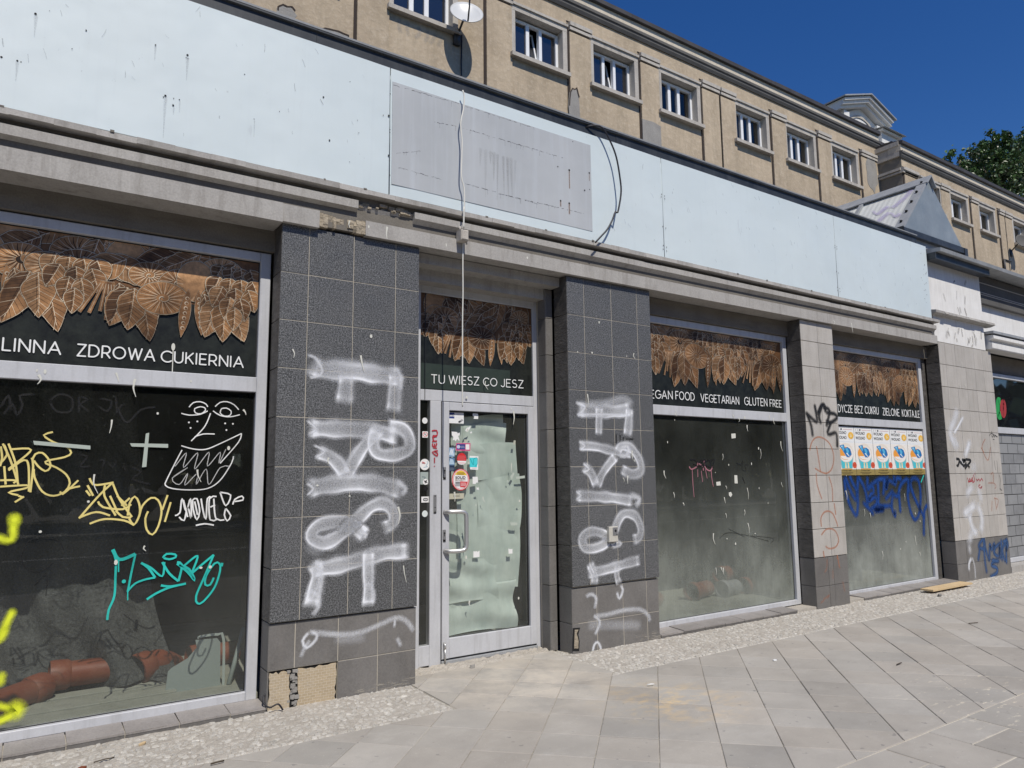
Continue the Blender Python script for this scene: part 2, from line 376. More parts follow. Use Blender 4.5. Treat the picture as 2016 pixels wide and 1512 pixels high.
def ribbon(mb, pts, w, Y, prof='hard', step=.02, sharp=False, endfade=True, gain=1.0, col=None):
    """painted stroke on the plane y=Y"""
    path = list(pts) if sharp else smooth_path(pts, step)
    if len(path) < 2: return
    cs, ca = PROF[prof]; n = len(cs); vs = []; al = []
    L = [0]
    for i in range(1, len(path)): L.append(L[-1]+math.dist(path[i], path[i-1]))
    tot = L[-1] or 1
    pa = None
    for i, p in enumerate(path):
        a = path[max(i-1, 0)]; b = path[min(i+1, len(path)-1)]
        dx, dz = b[0]-a[0], b[1]-a[1]; d = math.hypot(dx, dz) or 1; nx, nz = -dz/d, dx/d
        ww = w if not isinstance(w, (list, tuple)) else w[0]+(w[1]-w[0])*L[i]/tot
        e = 1.0
        if prof != 'hard' and endfade:
            e = min(1, (L[i]+.002)/(w if not isinstance(w, (list, tuple)) else max(w))/.5, (tot-L[i]+.002)/(w if not isinstance(w, (list, tuple)) else max(w))/.5); e = max(0, e)
        boost = 1.0
        if prof == 'fat':
            ww *= 1+.07*math.sin(L[i]*17+p[0]*9)+.04*math.sin(L[i]*41); boost_n = .86+.22*math.sin(L[i]*11+p[1]*7)
            q = min(L[i], tot-L[i])/(w if not isinstance(w, (list, tuple)) else max(w)); boost = boost_n*(1+.75*max(0, 1-abs(q-.42)/.38))
        for c_, a_ in zip(cs, ca):
            vs.append((p[0]+nx*c_*ww/2, Y, p[1]+nz*c_*ww/2)); al.append(min(1, a_*e*boost*gain))
    fs = []
    for i in range(len(path)-1):
        for k in range(n-1): fs.append([i*n+k, i*n+k+1, (i+1)*n+k+1, (i+1)*n+k][::-1])
    mb.add(vs, fs, col, al)
    if prof == 'soft' and not endfade:
        for i, sg in ((0, -1), (len(path)-1, 1)):
            p = path[i]; a, b = (path[1], path[0]) if i == 0 else (path[-2], path[-1]); an = math.atan2(b[1]-a[1], b[0]-a[0])
            ww = (w if not isinstance(w, (list, tuple)) else w[0 if i == 0 else 1])/2
            vv = [(p[0], Y, p[1])]; aa = [.95*gain]; m_ = 8
            for rr_, al_ in ((.5, .62), (.75, .22), (1, 0)):
                for k in range(m_+1): t = an-math.pi/2+math.pi*k/m_; vv.append((p[0]+rr_*ww*math.cos(t), Y, p[1]+rr_*ww*math.sin(t))); aa.append(min(1, al_*gain))
            ff = [[0, 1+k, 2+k] for k in range(m_)]
            for r_ in range(2): o_ = 1+r_*(m_+1); ff += [[o_+k, o_+m_+1+k, o_+m_+2+k, o_+k+1] for k in range(m_)]
            mb.add(vv, ff, col, aa)
def disc(mb, x, z, r, Y, n=20, col=None, rz=None, al=None):
    pts = [(x+r*math.cos(2*math.pi*k/n), z+(rz or r)*math.sin(2*math.pi*k/n)) for k in range(n)]
    mb.poly(pts, Y, col)
def ring_pts(x, z, rx, rz, n=20, a0=0, a1=360): return [(x+rx*math.cos(R(a0+(a1-a0)*k/n)), z+rz*math.sin(R(a0+(a1-a0)*k/n))) for k in range(n+1)]
class Strokes:
    """several strokes in one graffito, each lying a hair in front of the one before"""
    def __init__(s, Y): s.mb = MB(); s.Y = Y; s.step = .00003
    def go(s, pts, w, prof='hard', **k):
        ribbon(s.mb, pts, w, s.Y, prof, **k); s.Y -= s.step; return s
    def px(s, pts, frame, w, prof='hard', **k): return s.go(tr(pts, *frame, s.Y), w, prof, **k)
    def build(s, name, mat, parent, label=None):
        o = s.mb.build(name, mat, parent)
        if label: o['label'] = label
        return o
# frames of the enlarged photo: offset x, offset y, enlargement
Z1, Z2, Z3, Z0 = (0, 380, 3.6), (0, 740, 3.6), (0, 1092, 3.6), (500, 0, 3.6)
Z6, Z7, Z8 = (500, 380, 3.6), (500, 740, 3.6), (500, 1092, 3.6)
A3, A4, A5 = (1000, 400, 3.6), (1000, 760, 3.6), (1000, 1092, 3.6)
B6, B7 = (1500, 480, 3.907), (1500, 760, 3.907)
D1, D2 = (820, 760, 8.044), (820, 920, 8.044)
E3, E4 = (1640, 820, 10.08), (1640, 930, 9.164)
N5, N6, N7 = (1840, 480, 6.875), (1840, 690, 6.574), (1820, 900, 5.816)

# ================================================================== GROUND
def clip_poly(poly, ax, val, keep_greater):
    out = []
    for i in range(len(poly)):
        a, b = poly[i], poly[(i+1) % len(poly)]
        ia = (a[ax] >= val) == keep_greater; ib = (b[ax] >= val) == keep_greater
        if ia: out.append(a)
        if ia != ib:
            t = (val-a[ax])/(b[ax]-a[ax]); out.append(tuple(a[k]+(b[k]-a[k])*t for k in range(2)))
    return out
def in_rect(poly, x0, x1, y0, y1):
    for ax, v, g in ((0, x0, True), (0, x1, False), (1, y0, True), (1, y1, False)):
        if len(poly) < 3: return []
        poly = clip_poly(poly, ax, v, g)
    return poly
def shrink(poly, d):
    cx = sum(p[0] for p in poly)/len(poly); cy = sum(p[1] for p in poly)/len(poly)
    out = []
    for x, y in poly:
        L = math.hypot(x-cx, y-cy) or 1; k = max(0, 1-d*1.3/L); out.append((cx+(x-cx)*k, cy+(y-cy)*k))
    return out
def paver_mat():
    k = NT('concrete_paver')
    col = k.mix(k.ramp(k.noise(1.7, 8, .65), .3, .72), (.345, .321, .285), (.445, .416, .37))
    col = k.mix(k.math('MULTIPLY', k.ramp(k.noise(3.4, 8, .7, (1, 2.2, 1)), .54, .74), .5), col, (.50, .48, .44))
    col = k.mix(k.math('MULTIPLY', k.ramp(k.noise(7, 5, .6), .64, .72), .35), col, (.25, .235, .215))
    col = k.mix(k.math('MULTIPLY', k.ramp(k.noise(260, 3, .8), .3, .7), .35), col, (.22, .21, .19))
    sp = k.ramp(k.noise(15, 2, .5), .70, .715); col = k.mix(k.math('MULTIPLY', sp, .55), col, (.17, .165, .16))
    gr = k.ramp(k.noise(.8, 7, .7), .5, .72); col = k.mix(k.math('MULTIPLY', gr, .4), col, (.24, .225, .205))
    fs = k.ramp(k.noise(42, 2, .6), .70, .73); col = k.mix(k.math('MULTIPLY', fs, .45), col, (.58, .56, .52))
    # ochre sand trodden in before the door
    def blob(x, y, r):
        sv = k.n.new('ShaderNodeVectorMath'); sv.operation = 'DISTANCE'; k.l.new(k.tc.outputs['Object'], sv.inputs[0]); sv.inputs[1].default_value = (x, y, 0)
        mr = k.n.new('ShaderNodeMapRange'); mr.inputs[1].default_value = r; mr.inputs[2].default_value = 0; k.l.new(sv.outputs['Value'], mr.inputs[0]); return mr.outputs[0]
    nz = k.ramp(k.noise(5.5, 7, .7, (1, 1.6, 1)), .47, .62)
    col = k.mix(k.math('MULTIPLY', k.math('MULTIPLY', nz, blob(3.72, -1.35, .62)), 1.0, True), col, (.53, .41, .25))
    nz2 = k.ramp(k.noise(3.5, 7, .7), .38, .6)
    col = k.mix(k.math('MULTIPLY', k.math('MULTIPLY', nz2, blob(3.2, -.25, 1.15)), .9, True), col, (.55, .50, .42))
    nz3 = k.ramp(k.noise(9, 4, .6, (1, 2.4, 1)), .60, .66)
    col = k.mix(k.math('MULTIPLY', k.math('MULTIPLY', nz3, blob(5.6, -2.85, 1.0)), 1.4, True), col, (.62, .56, .45))
    col = k.mix(1.0, col, k.attr('col').outputs[0], 'MULTIPLY')
    k.base(col); k.rough(.85); k.b.inputs['Specular IOR Level'].default_value = .35; k.bump(k.noise(150, 5, .75), .35, .003); k.bump(k.noise(6, 4, .6), .25, .01); return k.m
M['paver'] = paver_mat()
M['jointsand'] = weathered('joint_sand', (.25, .23, .19), (.46, .43, .37), 2, .95, 120, .5, .004, None, 0, (1, 1, 1), False, .25)
M['asphalt'] = weathered('asphalt', (.045, .045, .046), (.065, .064, .063), 3, .9, 200, .4, .004)
M['sett'] = weathered('whitish_granite_sett', (.38, .36, .325), (.66, .64, .595), 16, .9, 70, .9, .01, (.27, .25, .22), .3, (3, 3, 3), True, .2)
M['mortar'] = weathered('spread_mortar', (.36, .33, .285), (.48, .445, .39), 5, .95, 60, .9, .012, None, 0, (1, 1, 1), False, .2)

M['paving_far'] = weathered('far_paving', (.36, .345, .32), (.45, .43, .40), 2, .9)
tag(MB().box(-300, 300, -300, 300, -.6, -.03).build('ground', 'jointsand'), kind='structure')
tag(MB().box(-60, 90, -17, -6.6, -.029, -.022).build('road', 'asphalt'), kind='structure')
M['reflectline'] = plain('reflected_line_white', (.75, .75, .72), .7)
tag(MB().box(-60, 90, -11.9, -11.75, -.0215, -.018).build('unseen_road_line', 'reflectline'), kind='structure')  # unseen white line, added so the dark shop glass reflects a streak
tag(MB().box(-60, 90, -21, -17, -.029, .10).build('unseen_footway', 'paving_far'), kind='structure')  # unseen strip across the street, added pale to reflect in the shop glass
mb = MB()
S = .4865
def paver(poly, jz=.0035, gap=.0022):
    if len(poly) < 3: return
    ar = abs(sum(poly[i][0]*poly[(i+1) % len(poly)][1]-poly[(i+1) % len(poly)][0]*poly[i][1] for i in range(len(poly))))/2
    if ar < .0015: return
    a = sum(poly[i][0]*poly[(i+1) % len(poly)][1]-poly[(i+1) % len(poly)][0]*poly[i][1] for i in range(len(poly)))
    if a < 0: poly = poly[::-1]
    p = shrink(poly, gap); q = shrink(poly, gap+.004)
    cx = sum(x for x, _ in p)/len(p); cy = sum(y for _, y in p)/len(p)
    tx, ty, h = rnd.uniform(-.007, .007), rnd.uniform(-.007, .007), rnd.uniform(-.0016, .0016)
    f = lambda x, y, d: (x, y, h+(x-cx)*tx+(y-cy)*ty-d)
    v = rnd.gauss(1, .06); w = rnd.uniform(-.014, .014); n = len(p)
    if rnd.random() < .07: v *= 1.1
    mb.add([f(x, y, 0) for x, y in q]+[f(x, y, .004) for x, y in p]+[(x, y, -.028) for x, y in p],
           [list(range(n))]+[[i, n+i, n+(i+1) % n, (i+1) % n] for i in range(n)]+[[n+i, 2*n+i, 2*n+(i+1) % n, n+(i+1) % n] for i in range(n)], (v+w, v, v-w))
for i in range(-22, 60):
    for j in range(-22, 60):
        a0, a1 = 6.43+(i-14)*S, 6.43+(i-13)*S; b0, b1 = 1.80+(j-8)*S, 1.80+(j-7)*S     # a = x-y, b = x+y
        q = [((a+b)/2, (b-a)/2) for a, b in ((a0, b0), (a1, b0), (a1, b1), (a0, b1))]
        cx, cy = sum(p[0] for p in q)/4, sum(p[1] for p in q)/4
        if not (-3.5 < cx < 22 and -3.2 < cy < .9): continue
        paver(in_rect(q, -3, 22, -2.66, -.665))
        paver(in_rect(q, 2.46, 3.90, -.665, .37))
for i in range(-16, 44):
    for j in range(0, 9):
        x0 = 4.51+(i-9)*.465; y1 = -2.665-(j-1)*.46-(.24 if i % 2 else 0)
        paver(in_rect([(x0, y1-.46), (x0+.465, y1-.46), (x0+.465, y1), (x0, y1)], -3, 22, -6.3, -2.665), gap=.004)
tag(mb.build('pavement', 'paver'), kind='structure')
tag(MB().box(-60, 90, -6.6, -6.32, -.03, 0).build('kerb', 'concrete'), kind='structure')
tag(MB().box(-60, -3.02, -6.3, -.0, -.03, -.002).box(22.02, 90, -6.3, 4, -.03, -.002).build('footway', 'paver'), kind='structure')

# joint filling: pale sand, 4 mm lower than the slabs
tag(MB().box(-3, 22, -2.64, .37, -.0295, -.0062).build('joint_filling', 'jointsand'), kind='structure')
M['palesand'] = weathered('pale_joint_sand', (.46, .42, .35), (.60, .56, .47), 2, .95, 120, .5, .004)
tag(MB().box(-3, 22, -6.3, -2.6405, -.0295, -.0045).build('joint_filling', 'palesand'), kind='structure')

# strip of rough setts along the wall
mb = MB()
def setts(x0, x1):
    y = -.655; row = 0
    while y < .19:
        d = rnd.uniform(.034, .046); x = x0+rnd.uniform(-.02, .02); row += 1
        while x < x1-.02:
            w = min(rnd.uniform(.03, .055), x1-x)
            n = 6; cx, cy = x+w/2, y+d/2; pts = []
            for k in range(n):
                an = 2*math.pi*(k+.5)/n+rnd.uniform(-.25, .25); pts.append((cx+w*.56*math.cos(an), cy+d*.58*math.sin(an)))
            h = rnd.uniform(-.004, .005); v = rnd.gauss(.95, .07); v = max(.6, min(1.2, v)); tx, ty = rnd.uniform(-.10, .10), rnd.uniform(-.10, .10)
            g = lambda px, py, z: (px, py, z+(px-cx)*tx+(py-cy)*ty)
            ins = [(cx+(px-cx)*.68, cy+(py-cy)*.68) for px, py in pts]
            col = (v, v*.99, v*.965)
            mb.add([g(px, py, h) for px, py in ins]+[(px, py, -.008) for px, py in pts], [list(range(n))]+[[k, n+k, n+(k+1) % n, (k+1) % n] for k in range(n)], col)
            x += w*.98
        y += d*.93
setts(-2.0, 2.45); setts(3.9, 16.5)
tag(mb.build('sett_strip', 'sett'), kind='structure')
def lumpy(x0, x1, y0, y1, z, amp, nx, ny, seed):
    """a low hand-spread sheet of mortar"""
    r = random.Random(seed); m = MB(); vs = []
    for j in range(ny+1):
        for i in range(nx+1):
            e = min(i, nx-i, j, ny-j); zz = z+(r.uniform(0, amp) if e > 0 else -.006)
            jx = r.uniform(-.3, .3)*(x1-x0)/nx; jy = r.uniform(-.3, .3)*(y1-y0)/ny
            vs.append((x0+(x1-x0)*i/nx+jx, y0+(y1-y0)*j/ny+jy, zz))
    m.add(vs, [[j*(nx+1)+i, j*(nx+1)+i+1, (j+1)*(nx+1)+i+1, (j+1)*(nx+1)+i] for j in range(ny) for i in range(nx)]); return m
tag(lumpy(-2, 2.46, -.66, .19, -.006, .011, 130, 26, 3).build('mortar_bed', 'mortar'), kind='structure')
tag(lumpy(3.9, 16.5, -.66, .19, -.006, .011, 330, 26, 4).build('mortar_bed', 'mortar'), kind='structure')
tag(lumpy(2.5, 3.95, .20, .40, .0, .022, 50, 8, 5).build('threshold_rubble', 'mortar'), kind='structure')

# ================================================================== FRONT SHOP BUILDING
shop = thing('shop_building', (4, 1, 0), 'long single-storey shop front with pale blue fascia, dark granite pillars and dusty windows', 'building')
SO = 3.34                                       # soffit height
# carcass: floor, back wall, cross walls, ceiling, roof
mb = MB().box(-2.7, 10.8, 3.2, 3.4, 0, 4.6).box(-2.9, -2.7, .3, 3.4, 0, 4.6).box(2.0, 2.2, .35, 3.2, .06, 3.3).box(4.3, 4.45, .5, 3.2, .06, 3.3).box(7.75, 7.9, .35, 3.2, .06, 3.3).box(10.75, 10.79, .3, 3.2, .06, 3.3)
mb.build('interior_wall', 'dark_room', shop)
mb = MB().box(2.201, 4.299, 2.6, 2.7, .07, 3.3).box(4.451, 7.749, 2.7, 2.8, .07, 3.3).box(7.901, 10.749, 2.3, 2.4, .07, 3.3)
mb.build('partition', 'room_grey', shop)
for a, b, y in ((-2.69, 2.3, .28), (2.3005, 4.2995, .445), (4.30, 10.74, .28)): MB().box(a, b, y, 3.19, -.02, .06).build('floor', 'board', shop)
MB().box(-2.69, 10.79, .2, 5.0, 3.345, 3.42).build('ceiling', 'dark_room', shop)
MB().profile([(-.02, 4.70), (5.0, 5.3), (5.0, 5.2), (-.02, 4.6)], -2.9, 10.60).build('roof', 'flash', shop)
MB().box(-2.9, 10.60, -.02, .22, 3.36, 4.6).build('fascia_wall', 'concrete_dark', shop)

# cornice: drip slab, cove and two fillets, broken away above the first pillar
def cornice_run(x0, x1, m, lo=SO, r=random.Random(5)):
    n = max(1, int((x1-x0)/.22)); dx = (x1-x0)/n
    for i in range(n):
        a, b = x0+i*dx, x0+(i+1)*dx
        j = lambda s: r.uniform(-s, s)
        m.profile([(-.0, 3.645), (-.092+j(.004), 3.648+j(.003)), (-.09+j(.004), 3.688+j(.003)), (0, 3.69)], a, b)
mb = MB(); cornice_run(-2.9, 10.72, mb)
mb.profile([(.05, 3.47), (.012, 3.475), (-.004, 3.49), (-.02, 3.52), (-.05, 3.535), (-.062, 3.538), (-.062, 3.60), (.05, 3.60)], -2.9, 1.95)
mb.profile([(.05, 3.47), (.012, 3.475), (-.004, 3.49), (-.02, 3.52), (-.05, 3.545), (-.062, 3.552), (-.062, 3.605), (.05, 3.605)], 2.42, 10.66)
for x0, x1, z in ((1.95, 2.1, 3.575), (2.1, 2.22, 3.57), (2.22, 2.31, 3.583), (2.31, 2.42, 3.592)):
    mb.profile([(.05, 3.5), (-.0, 3.5), (-.02, z-.03), (-.035, z), (.05, z+.01)], x0, x1)
mb.profile([(.17, 3.322), (-.062, 3.322), (-.062, 3.462), (.05, 3.475), (.17, 3.475)], -2.9, 1.39).profile([(.17, 3.34), (-.045, 3.335), (-.050, 3.462), (.05, 3.475), (.17, 3.475)], 1.39, 1.66)
mb.profile([(.2, 3.345), (-.042, 3.345), (-.042, 3.462), (.05, 3.475), (.2, 3.475)], 2.02, 10.70)
cor = mb.build('cornice', 'concrete', shop)
mb = MB(); rr = random.Random(11)
xs = 1.66
while xs < 2.02:
    w = rr.uniform(.02, .05); x2 = min(2.02, xs+w); t = 1-abs((xs+x2)/2-1.84)/.18
    mb.profile([(.2, 3.346+.02*t*rr.random()), (-.036+.05*t*rr.random(), 3.35+.055*t*rr.random()), (-.042+.03*rr.random(), 3.41+.02*rr.uniform(-1, 1)), (-.03+.03*rr.random()*t, 3.46-.02*t), (.1, 3.47)], xs, x2); xs = x2
for k in range(26):
    x = rr.uniform(1.93, 2.44); z = rr.uniform(3.56, 3.60); s = rr.uniform(.012, .035); mb.box(x, x+s*1.6, -.05+rr.uniform(0, .02), .0, z, z+s*.8)
mb.build('broken_edge', 'broken', cor)
# hanging dirt drips along the slab's edge
mb = MB()
for k in range(14):
    x = rr.uniform(-.6, 10.6); MB().box(x, x+rr.uniform(.01, .03), -.094, -.088, 3.684, 3.69+rr.uniform(.002, .008)).build('edge_crumb', 'concrete_dark', cor)

# lintels over the openings
for a, b in ((-2.7, 1.405), (5.035, 7.5), (8.157, 10.8)): MB().box(a, b, .17, .30, 3.165, SO).build('lintel', 'concrete_dark', shop)
mb = MB().box(2.50, 3.98, .10, .34, 3.255, SO-.002).box(2.50, 3.90, .24, .40, 3.155, 3.255)
mb.build('door_lintel', 'concrete', shop)['label'] = 'stepped concrete lintel over the recessed door'

# fascia sheets and flashing
fz0, fz1 = 3.70, 4.752
pj = [-3.8, -.8, 2.197, 5.204, 8.25, 10.555]
labels = ['pale blue sheet fascia panel, leftmost', 'large pale blue fascia panel with drill holes and dark streaks', 'fascia panel with a dull grey rectangle where a sign hung',
          'clean pale blue fascia panel right of the cable loop', 'last short pale blue fascia panel at the end of the cornice']
panels = []
for i in range(5):
    mb = MB(); x0, x1 = pj[i]+.006, pj[i+1]-.004
    n = 14; vs = []; rp = random.Random(30+i)
    ph = rp.uniform(0, 6)
    for a in range(n+1):
        for b in range(5):
            x = x0+(x1-x0)*a/n; z = fz0+(fz1-fz0)*b/4
            y = -.0635-.002*math.sin(a*.9+ph)*math.sin(b*.8+.4)+rp.uniform(-.0004, .0004)
            if a in (0, n): y += .003
            vs.append((x, y, z))
    mb.add(vs, [[a*5+b, (a+1)*5+b, (a+1)*5+b+1, a*5+b+1] for a in range(n) for b in range(4)]); mb.smooth = True
    # returned edges, so the sheet has thickness
    mb.box(x0, x1, -.058, -.03, fz1-.004, fz1); mb.box(x0, x1, -.058, -.03, fz0, fz0+.004); mb.box(x0, x0+.004, -.057, -.03, fz0+.004, fz1-.004); mb.box(x1-.004, x1, -.057, -.03, fz0+.004, fz1-.004)
    o = mb.build('fascia_panel', 'fascia', shop); o['label'] = labels[i]; panels.append(o)
# rivets, holes and scuffs
def hole(x, z, r, Y, parent, name='screw_hole'):
    m = MB(); disc(m, x, z, r*.78, Y, 9); return m.build(name, 'hole', parent)
hp = {1: [(252, 95, .009), (10, 402, .008), (123, 428, .007), (149, 436, .004), (1103, 316, .006), (1330, 388, .009), (1320, 405, .004), (1333, 412, .004), (1173, 676, .009), (1159, 685, .005), (1228, 744, .008), (1272, 704, .005), (1232, 695, .004), (611, 212, .006), (511, 343, .004), (1735, 525, .005), (1802, 842, .004), (352, 74, .003)]}
mb = MB()
for a, b, r in hp[1]: x, z = at(a/3.6, b/3.6, -.07); hole(x, z, r, -.0667, panels[1])
for a, b, r in ((494, 686, .008), (537, 992, .008), (682, 577, .004), (735, 850, .004), (745, 940, .004), (680, 1146, .004), (182, 788, .004), (918, 815, .005)): x, z = at(500+a/3.6, b/3.6, -.07); hole(x, z, r, -.0667, panels[1])
mb = MB()
for a, b, r in ((957, 818, .010), (956, 1100, .009), (967, 664, .006), (965, 918, .005), (965, 936, .005), (965, 1240, .005)): x, z = at(500+a/3.6, b/3.6, -.07); hole(x, z, r, -.0668, panels[1], 'rivet')
def scuffs(panel, x0, x1, z0, z1, n, seed):
    m = MB(); q = random.Random(seed)
    for k in range(n):
        x, z = q.uniform(x0, x1), q.uniform(z0, z1); L = q.uniform(.02, .07); an = q.gauss(1.9, .3)
        s = [(x, z), (x+L*.5*math.cos(an)+q.uniform(-.004, .004), z+L*.5*math.sin(an)), (x+L*math.cos(an), z+L*math.sin(an))]
        ribbon(m, s, q.uniform(.003, .010), -.0662-k*.000005, 'soft', .01, gain=q.uniform(.25, .6))
    return m.build('scuff_mark', 'spray_scuff', panel)
M['spray_scuff'] = paint('grey_scuffing', (.33, .36, .38))
M['spray_streak'] = paint('dirt_streak', (.42, .455, .48))
scuffs(panels[1], -.6, 2.1, 3.75, 4.7, 40, 1); scuffs(panels[3], 5.3, 8.2, 3.75, 4.7, 46, 2); scuffs(panels[4], 8.3, 10.4, 3.75, 4.7, 26, 3); scuffs(panels[2], 4.35, 5.15, 3.75, 4.7, 10, 4)
st = Strokes(-.0661)
for a, b, L, w in ((1173, 690, .28, .03), (1330, 410, .16, .03), (123, 440, .12, .025), (1103, 325, .1, .02), (255, 110, .14, .03), (1232, 760, .05, .02), (1275, 715, .08, .015), (1805, 855, .12, .012)):
    x, z = at(a/3.6, b/3.6, -.07); st.go([(x, z), (x, z-L)], (w, .004), 'soft', gain=.30, endfade=False)
st.build('dirt_streak', 'spray_streak', panels[1])
# ghost of the removed sign
ghost = MB().add([(2.215, -.0678, 3.79), (4.255, -.0678, 3.79), (4.255, -.0678, 4.64), (2.215, -.0678, 4.64), (2.215, -.060, 3.79), (4.255, -.060, 3.79), (4.255, -.060, 4.64), (2.215, -.060, 4.64)],
                 [[0, 1, 2, 3], [1, 5, 6, 2], [4, 0, 3, 7], [3, 2, 6, 7], [4, 5, 1, 0]]).build('faded_rectangle', 'patch', panels[2])
M['glue'] = paint('dark_glue_line', (.13, .13, .135))
st = Strokes(-.0680); st.step = .000002
def dotted(p0, p1, seed, step=.013, w=.007):
    q = random.Random(seed); L = math.dist(p0, p1); d = 0
    while d < L:
        l = q.uniform(.004, .03)
        if q.random() < .72:
            a = d/L; b = min(1, (d+l)/L); f = lambda t: (p0[0]+(p1[0]-p0[0])*t, p0[1]+(p1[1]-p0[1])*t+q.uniform(-.004, .004))
            st.go([f(a), f(b)], q.uniform(.3, 1)*w, 'hard', gain=q.uniform(.3, .9))
        if d > 0 and q.random() < .10: x, z = p0[0]+(p1[0]-p0[0])*d/L, p0[1]+(p1[1]-p0[1])*d/L; st.go([(x, z), (x, z-q.uniform(.01, .05))], .003, 'hard', gain=.4)
        d += l
for f0, a, b, sd in ((Z0, (985, 598), (1470, 738), 1), (Z0, (1480, 745), (1990, 905), 2), (Z0, (1280, 862), (1480, 905), 3), (Z0, (1480, 905), (2016, 1065), 4), ((980, 0, 3.6), (40, 990), (470, 1120), 5), (Z0, (1005, 1180), (1330, 1270), 6), (Z0, (1500, 1300), (2016, 1445), 7), ((980, 0, 3.6), (0, 1370), (610, 1512), 8), (Z0, (1010, 1085), (1180, 1070), 9)):
    dotted(*tr([a, b], *f0, -.0726), sd)
st.build('glue_line', 'glue', ghost)
mb = MB()
for a, b, r in ((508, 1205, .013), (427, 1180, .008), (650, 1225, .011), (617, 1348, .010), (447, 1422, .011), (508, 1440, .012), (652, 1342, .006), (533, 1003, .006)):
    x, z = at(980+a/3.6, b/3.6, -.0724); hole(x, z, r, -.0698, ghost)
st = Strokes(-.0695)
for a, b, L, w in ((508, 1215, .16, .018), (508, 1440, .10, .022), (447, 1422, .05, .02), (650, 1235, .06, .012)):
    x, z = at(980+a/3.6, b/3.6, -.0724); st.go([(x, z), (x, z-L)], w, 'soft', gain=.75, endfade=False)
M['spray_rust'] = paint('rust_run', (.25, .13, .06)); st.build('rust_run', 'spray_rust', ghost)
st = Strokes(-.0692)
for k in range(9):
    x = 3.03+k*.045+rnd.uniform(-.01, .01); st.go([(x, 4.28-(x-3.03)*.05), (x+rnd.uniform(-.01, .01), 4.28-rnd.uniform(.1, .42))], (rnd.uniform(.03, .06), .006), 'soft', gain=rnd.uniform(.10, .25), endfade=False)
M['spray_grime'] = paint('brown_grime', (.25, .235, .215)); st.build('grime_run', 'spray_grime', ghost)
mb = MB()
for x in (5.204, 8.25): 
    for z in (3.82, 3.78, 4.02, 4.33, 4.36): hole(x-.02+rnd.uniform(0, .01), z, .007, -.0667, panels[3], 'rivet'); hole(x+.03, z-.01, .007, -.0667, panels[4 if x > 8 else 3], 'rivet')
for k in range(16): hole(10.33+rnd.uniform(0, .17), rnd.uniform(3.85, 4.65), rnd.uniform(.004, .010), -.0667, panels[4], 'rivet')
MB().box(-2.9, 10.60, -.03, -.001, 3.69, 4.76).build('fascia_backing', 'hole', shop)

n = 9; mb = MB()
for i in range(n):
    x0 = -2.9+i*1.5; x1 = min(10.32, x0+1.498); dy = rnd.uniform(-.004, .004)
    mb.profile([(-.052+dy, 4.70), (-.055+dy, 4.84), (-.075+dy, 4.846), (-.075+dy, 4.872), (.4, 4.90), (.4, 4.86), (-.03, 4.70)], x0, x1)
fl = mb.build('roof_flashing', 'flash', shop)
MB().profile([(-.078, 4.862), (-.08, 4.876), (.35, 4.905), (.35, 4.90)], -2.9, 10.3).build('flashing_cap', 'zinc', fl)

# ------------------------------------------------------------------ pillars
def tiles(m, xs, zs, y0, y1, gap=.0045, b=.0025, vary=.05, skip=(), q=random.Random(3)):
    for i in range(len(xs)-1):
        for j in range(len(zs)-1):
            if (i, j) in skip: continue
            v = q.gauss(1, vary); m.bbox(xs[i]+gap/2, xs[i+1]-gap/2, y0+q.uniform(-.0008, .0008), y1, zs[j]+gap/2, zs[j+1]-gap/2, b, (v, v, v))
def side_tiles(m, X, thick, ys, zs, gap=.005, q=random.Random(4)):
    """tiles on a face looking left (-x)"""
    for i in range(len(ys)-1):
        for j in range(len(zs)-1):
            v = q.gauss(1, .1); y0, y1, z0, z1 = ys[i]+gap/2, ys[i+1]-gap/2, zs[j]+gap/2, zs[j+1]-gap/2; b = .003
            m.add([(X+thick, y0, z0), (X+thick, y1, z0), (X+thick, y1, z1), (X+thick, y0, z1), (X+b, y0, z0), (X+b, y1, z0), (X+b, y1, z1), (X+b, y0, z1), (X, y0+b, z0+b), (X, y1-b, z0+b), (X, y1-b, z1-b), (X, y0+b, z1-b)],
                  [[0, 4, 7, 3], [4, 8, 11, 7], [5, 6, 10, 9], [1, 2, 6, 5], [4, 5, 9, 8], [7, 11, 10, 6], [0, 1, 5, 4], [3, 7, 6, 2], [8, 9, 10, 11]], (v, v, v))
G_ROWS = [.562, .914, 1.256, 1.602, 1.947, 2.292, 2.636, 2.982, SO]
def pillar(label, x0, x1, cols, pcols, rows, prows, front, depth=.19, skip=(), beige=False):
    core = MB().box(x0+.012, x1-.012, .0115+(.018 if not beige else 0), depth, -.01, SO).build('pillar', 'grout_dark' if beige else 'grout', shop); core['label'] = label
    m = MB(); tiles(m, cols, rows, 0, .0295 if not beige else .0113, gap=.0045 if not beige else .006, vary=.045)
    # underside of the upper cladding over the set-back plinth
    m.build('granite_cladding' if front == 'granite' else 'stone_cladding', front, core)
    m = MB(); tiles(m, pcols, prows, .017 if not beige else .003, .029 if not beige else .0115, vary=.05, skip=skip)
    m.build('plinth_tiles', 'plinth', core)
    return core
p1 = pillar('wide dark granite pillar left of the door, sprayed with tall white letters', 1.405, 2.495, [1.405, 1.606, 1.948, 2.291, 2.495], [1.405, 1.586, 1.891, 2.189, 2.495], G_ROWS, [-.01, .25, .556], 'granite', skip=((0, 0), (1, 0)))
p2 = pillar('dark granite pillar right of the door, sprayed with white letters and a metal box', 3.985, 5.035, [3.985, 4.187, 4.522, 4.856, 5.035], [3.985, 4.269, 4.582, 4.879, 5.035], G_ROWS, [-.01, .25, .548], 'granite')
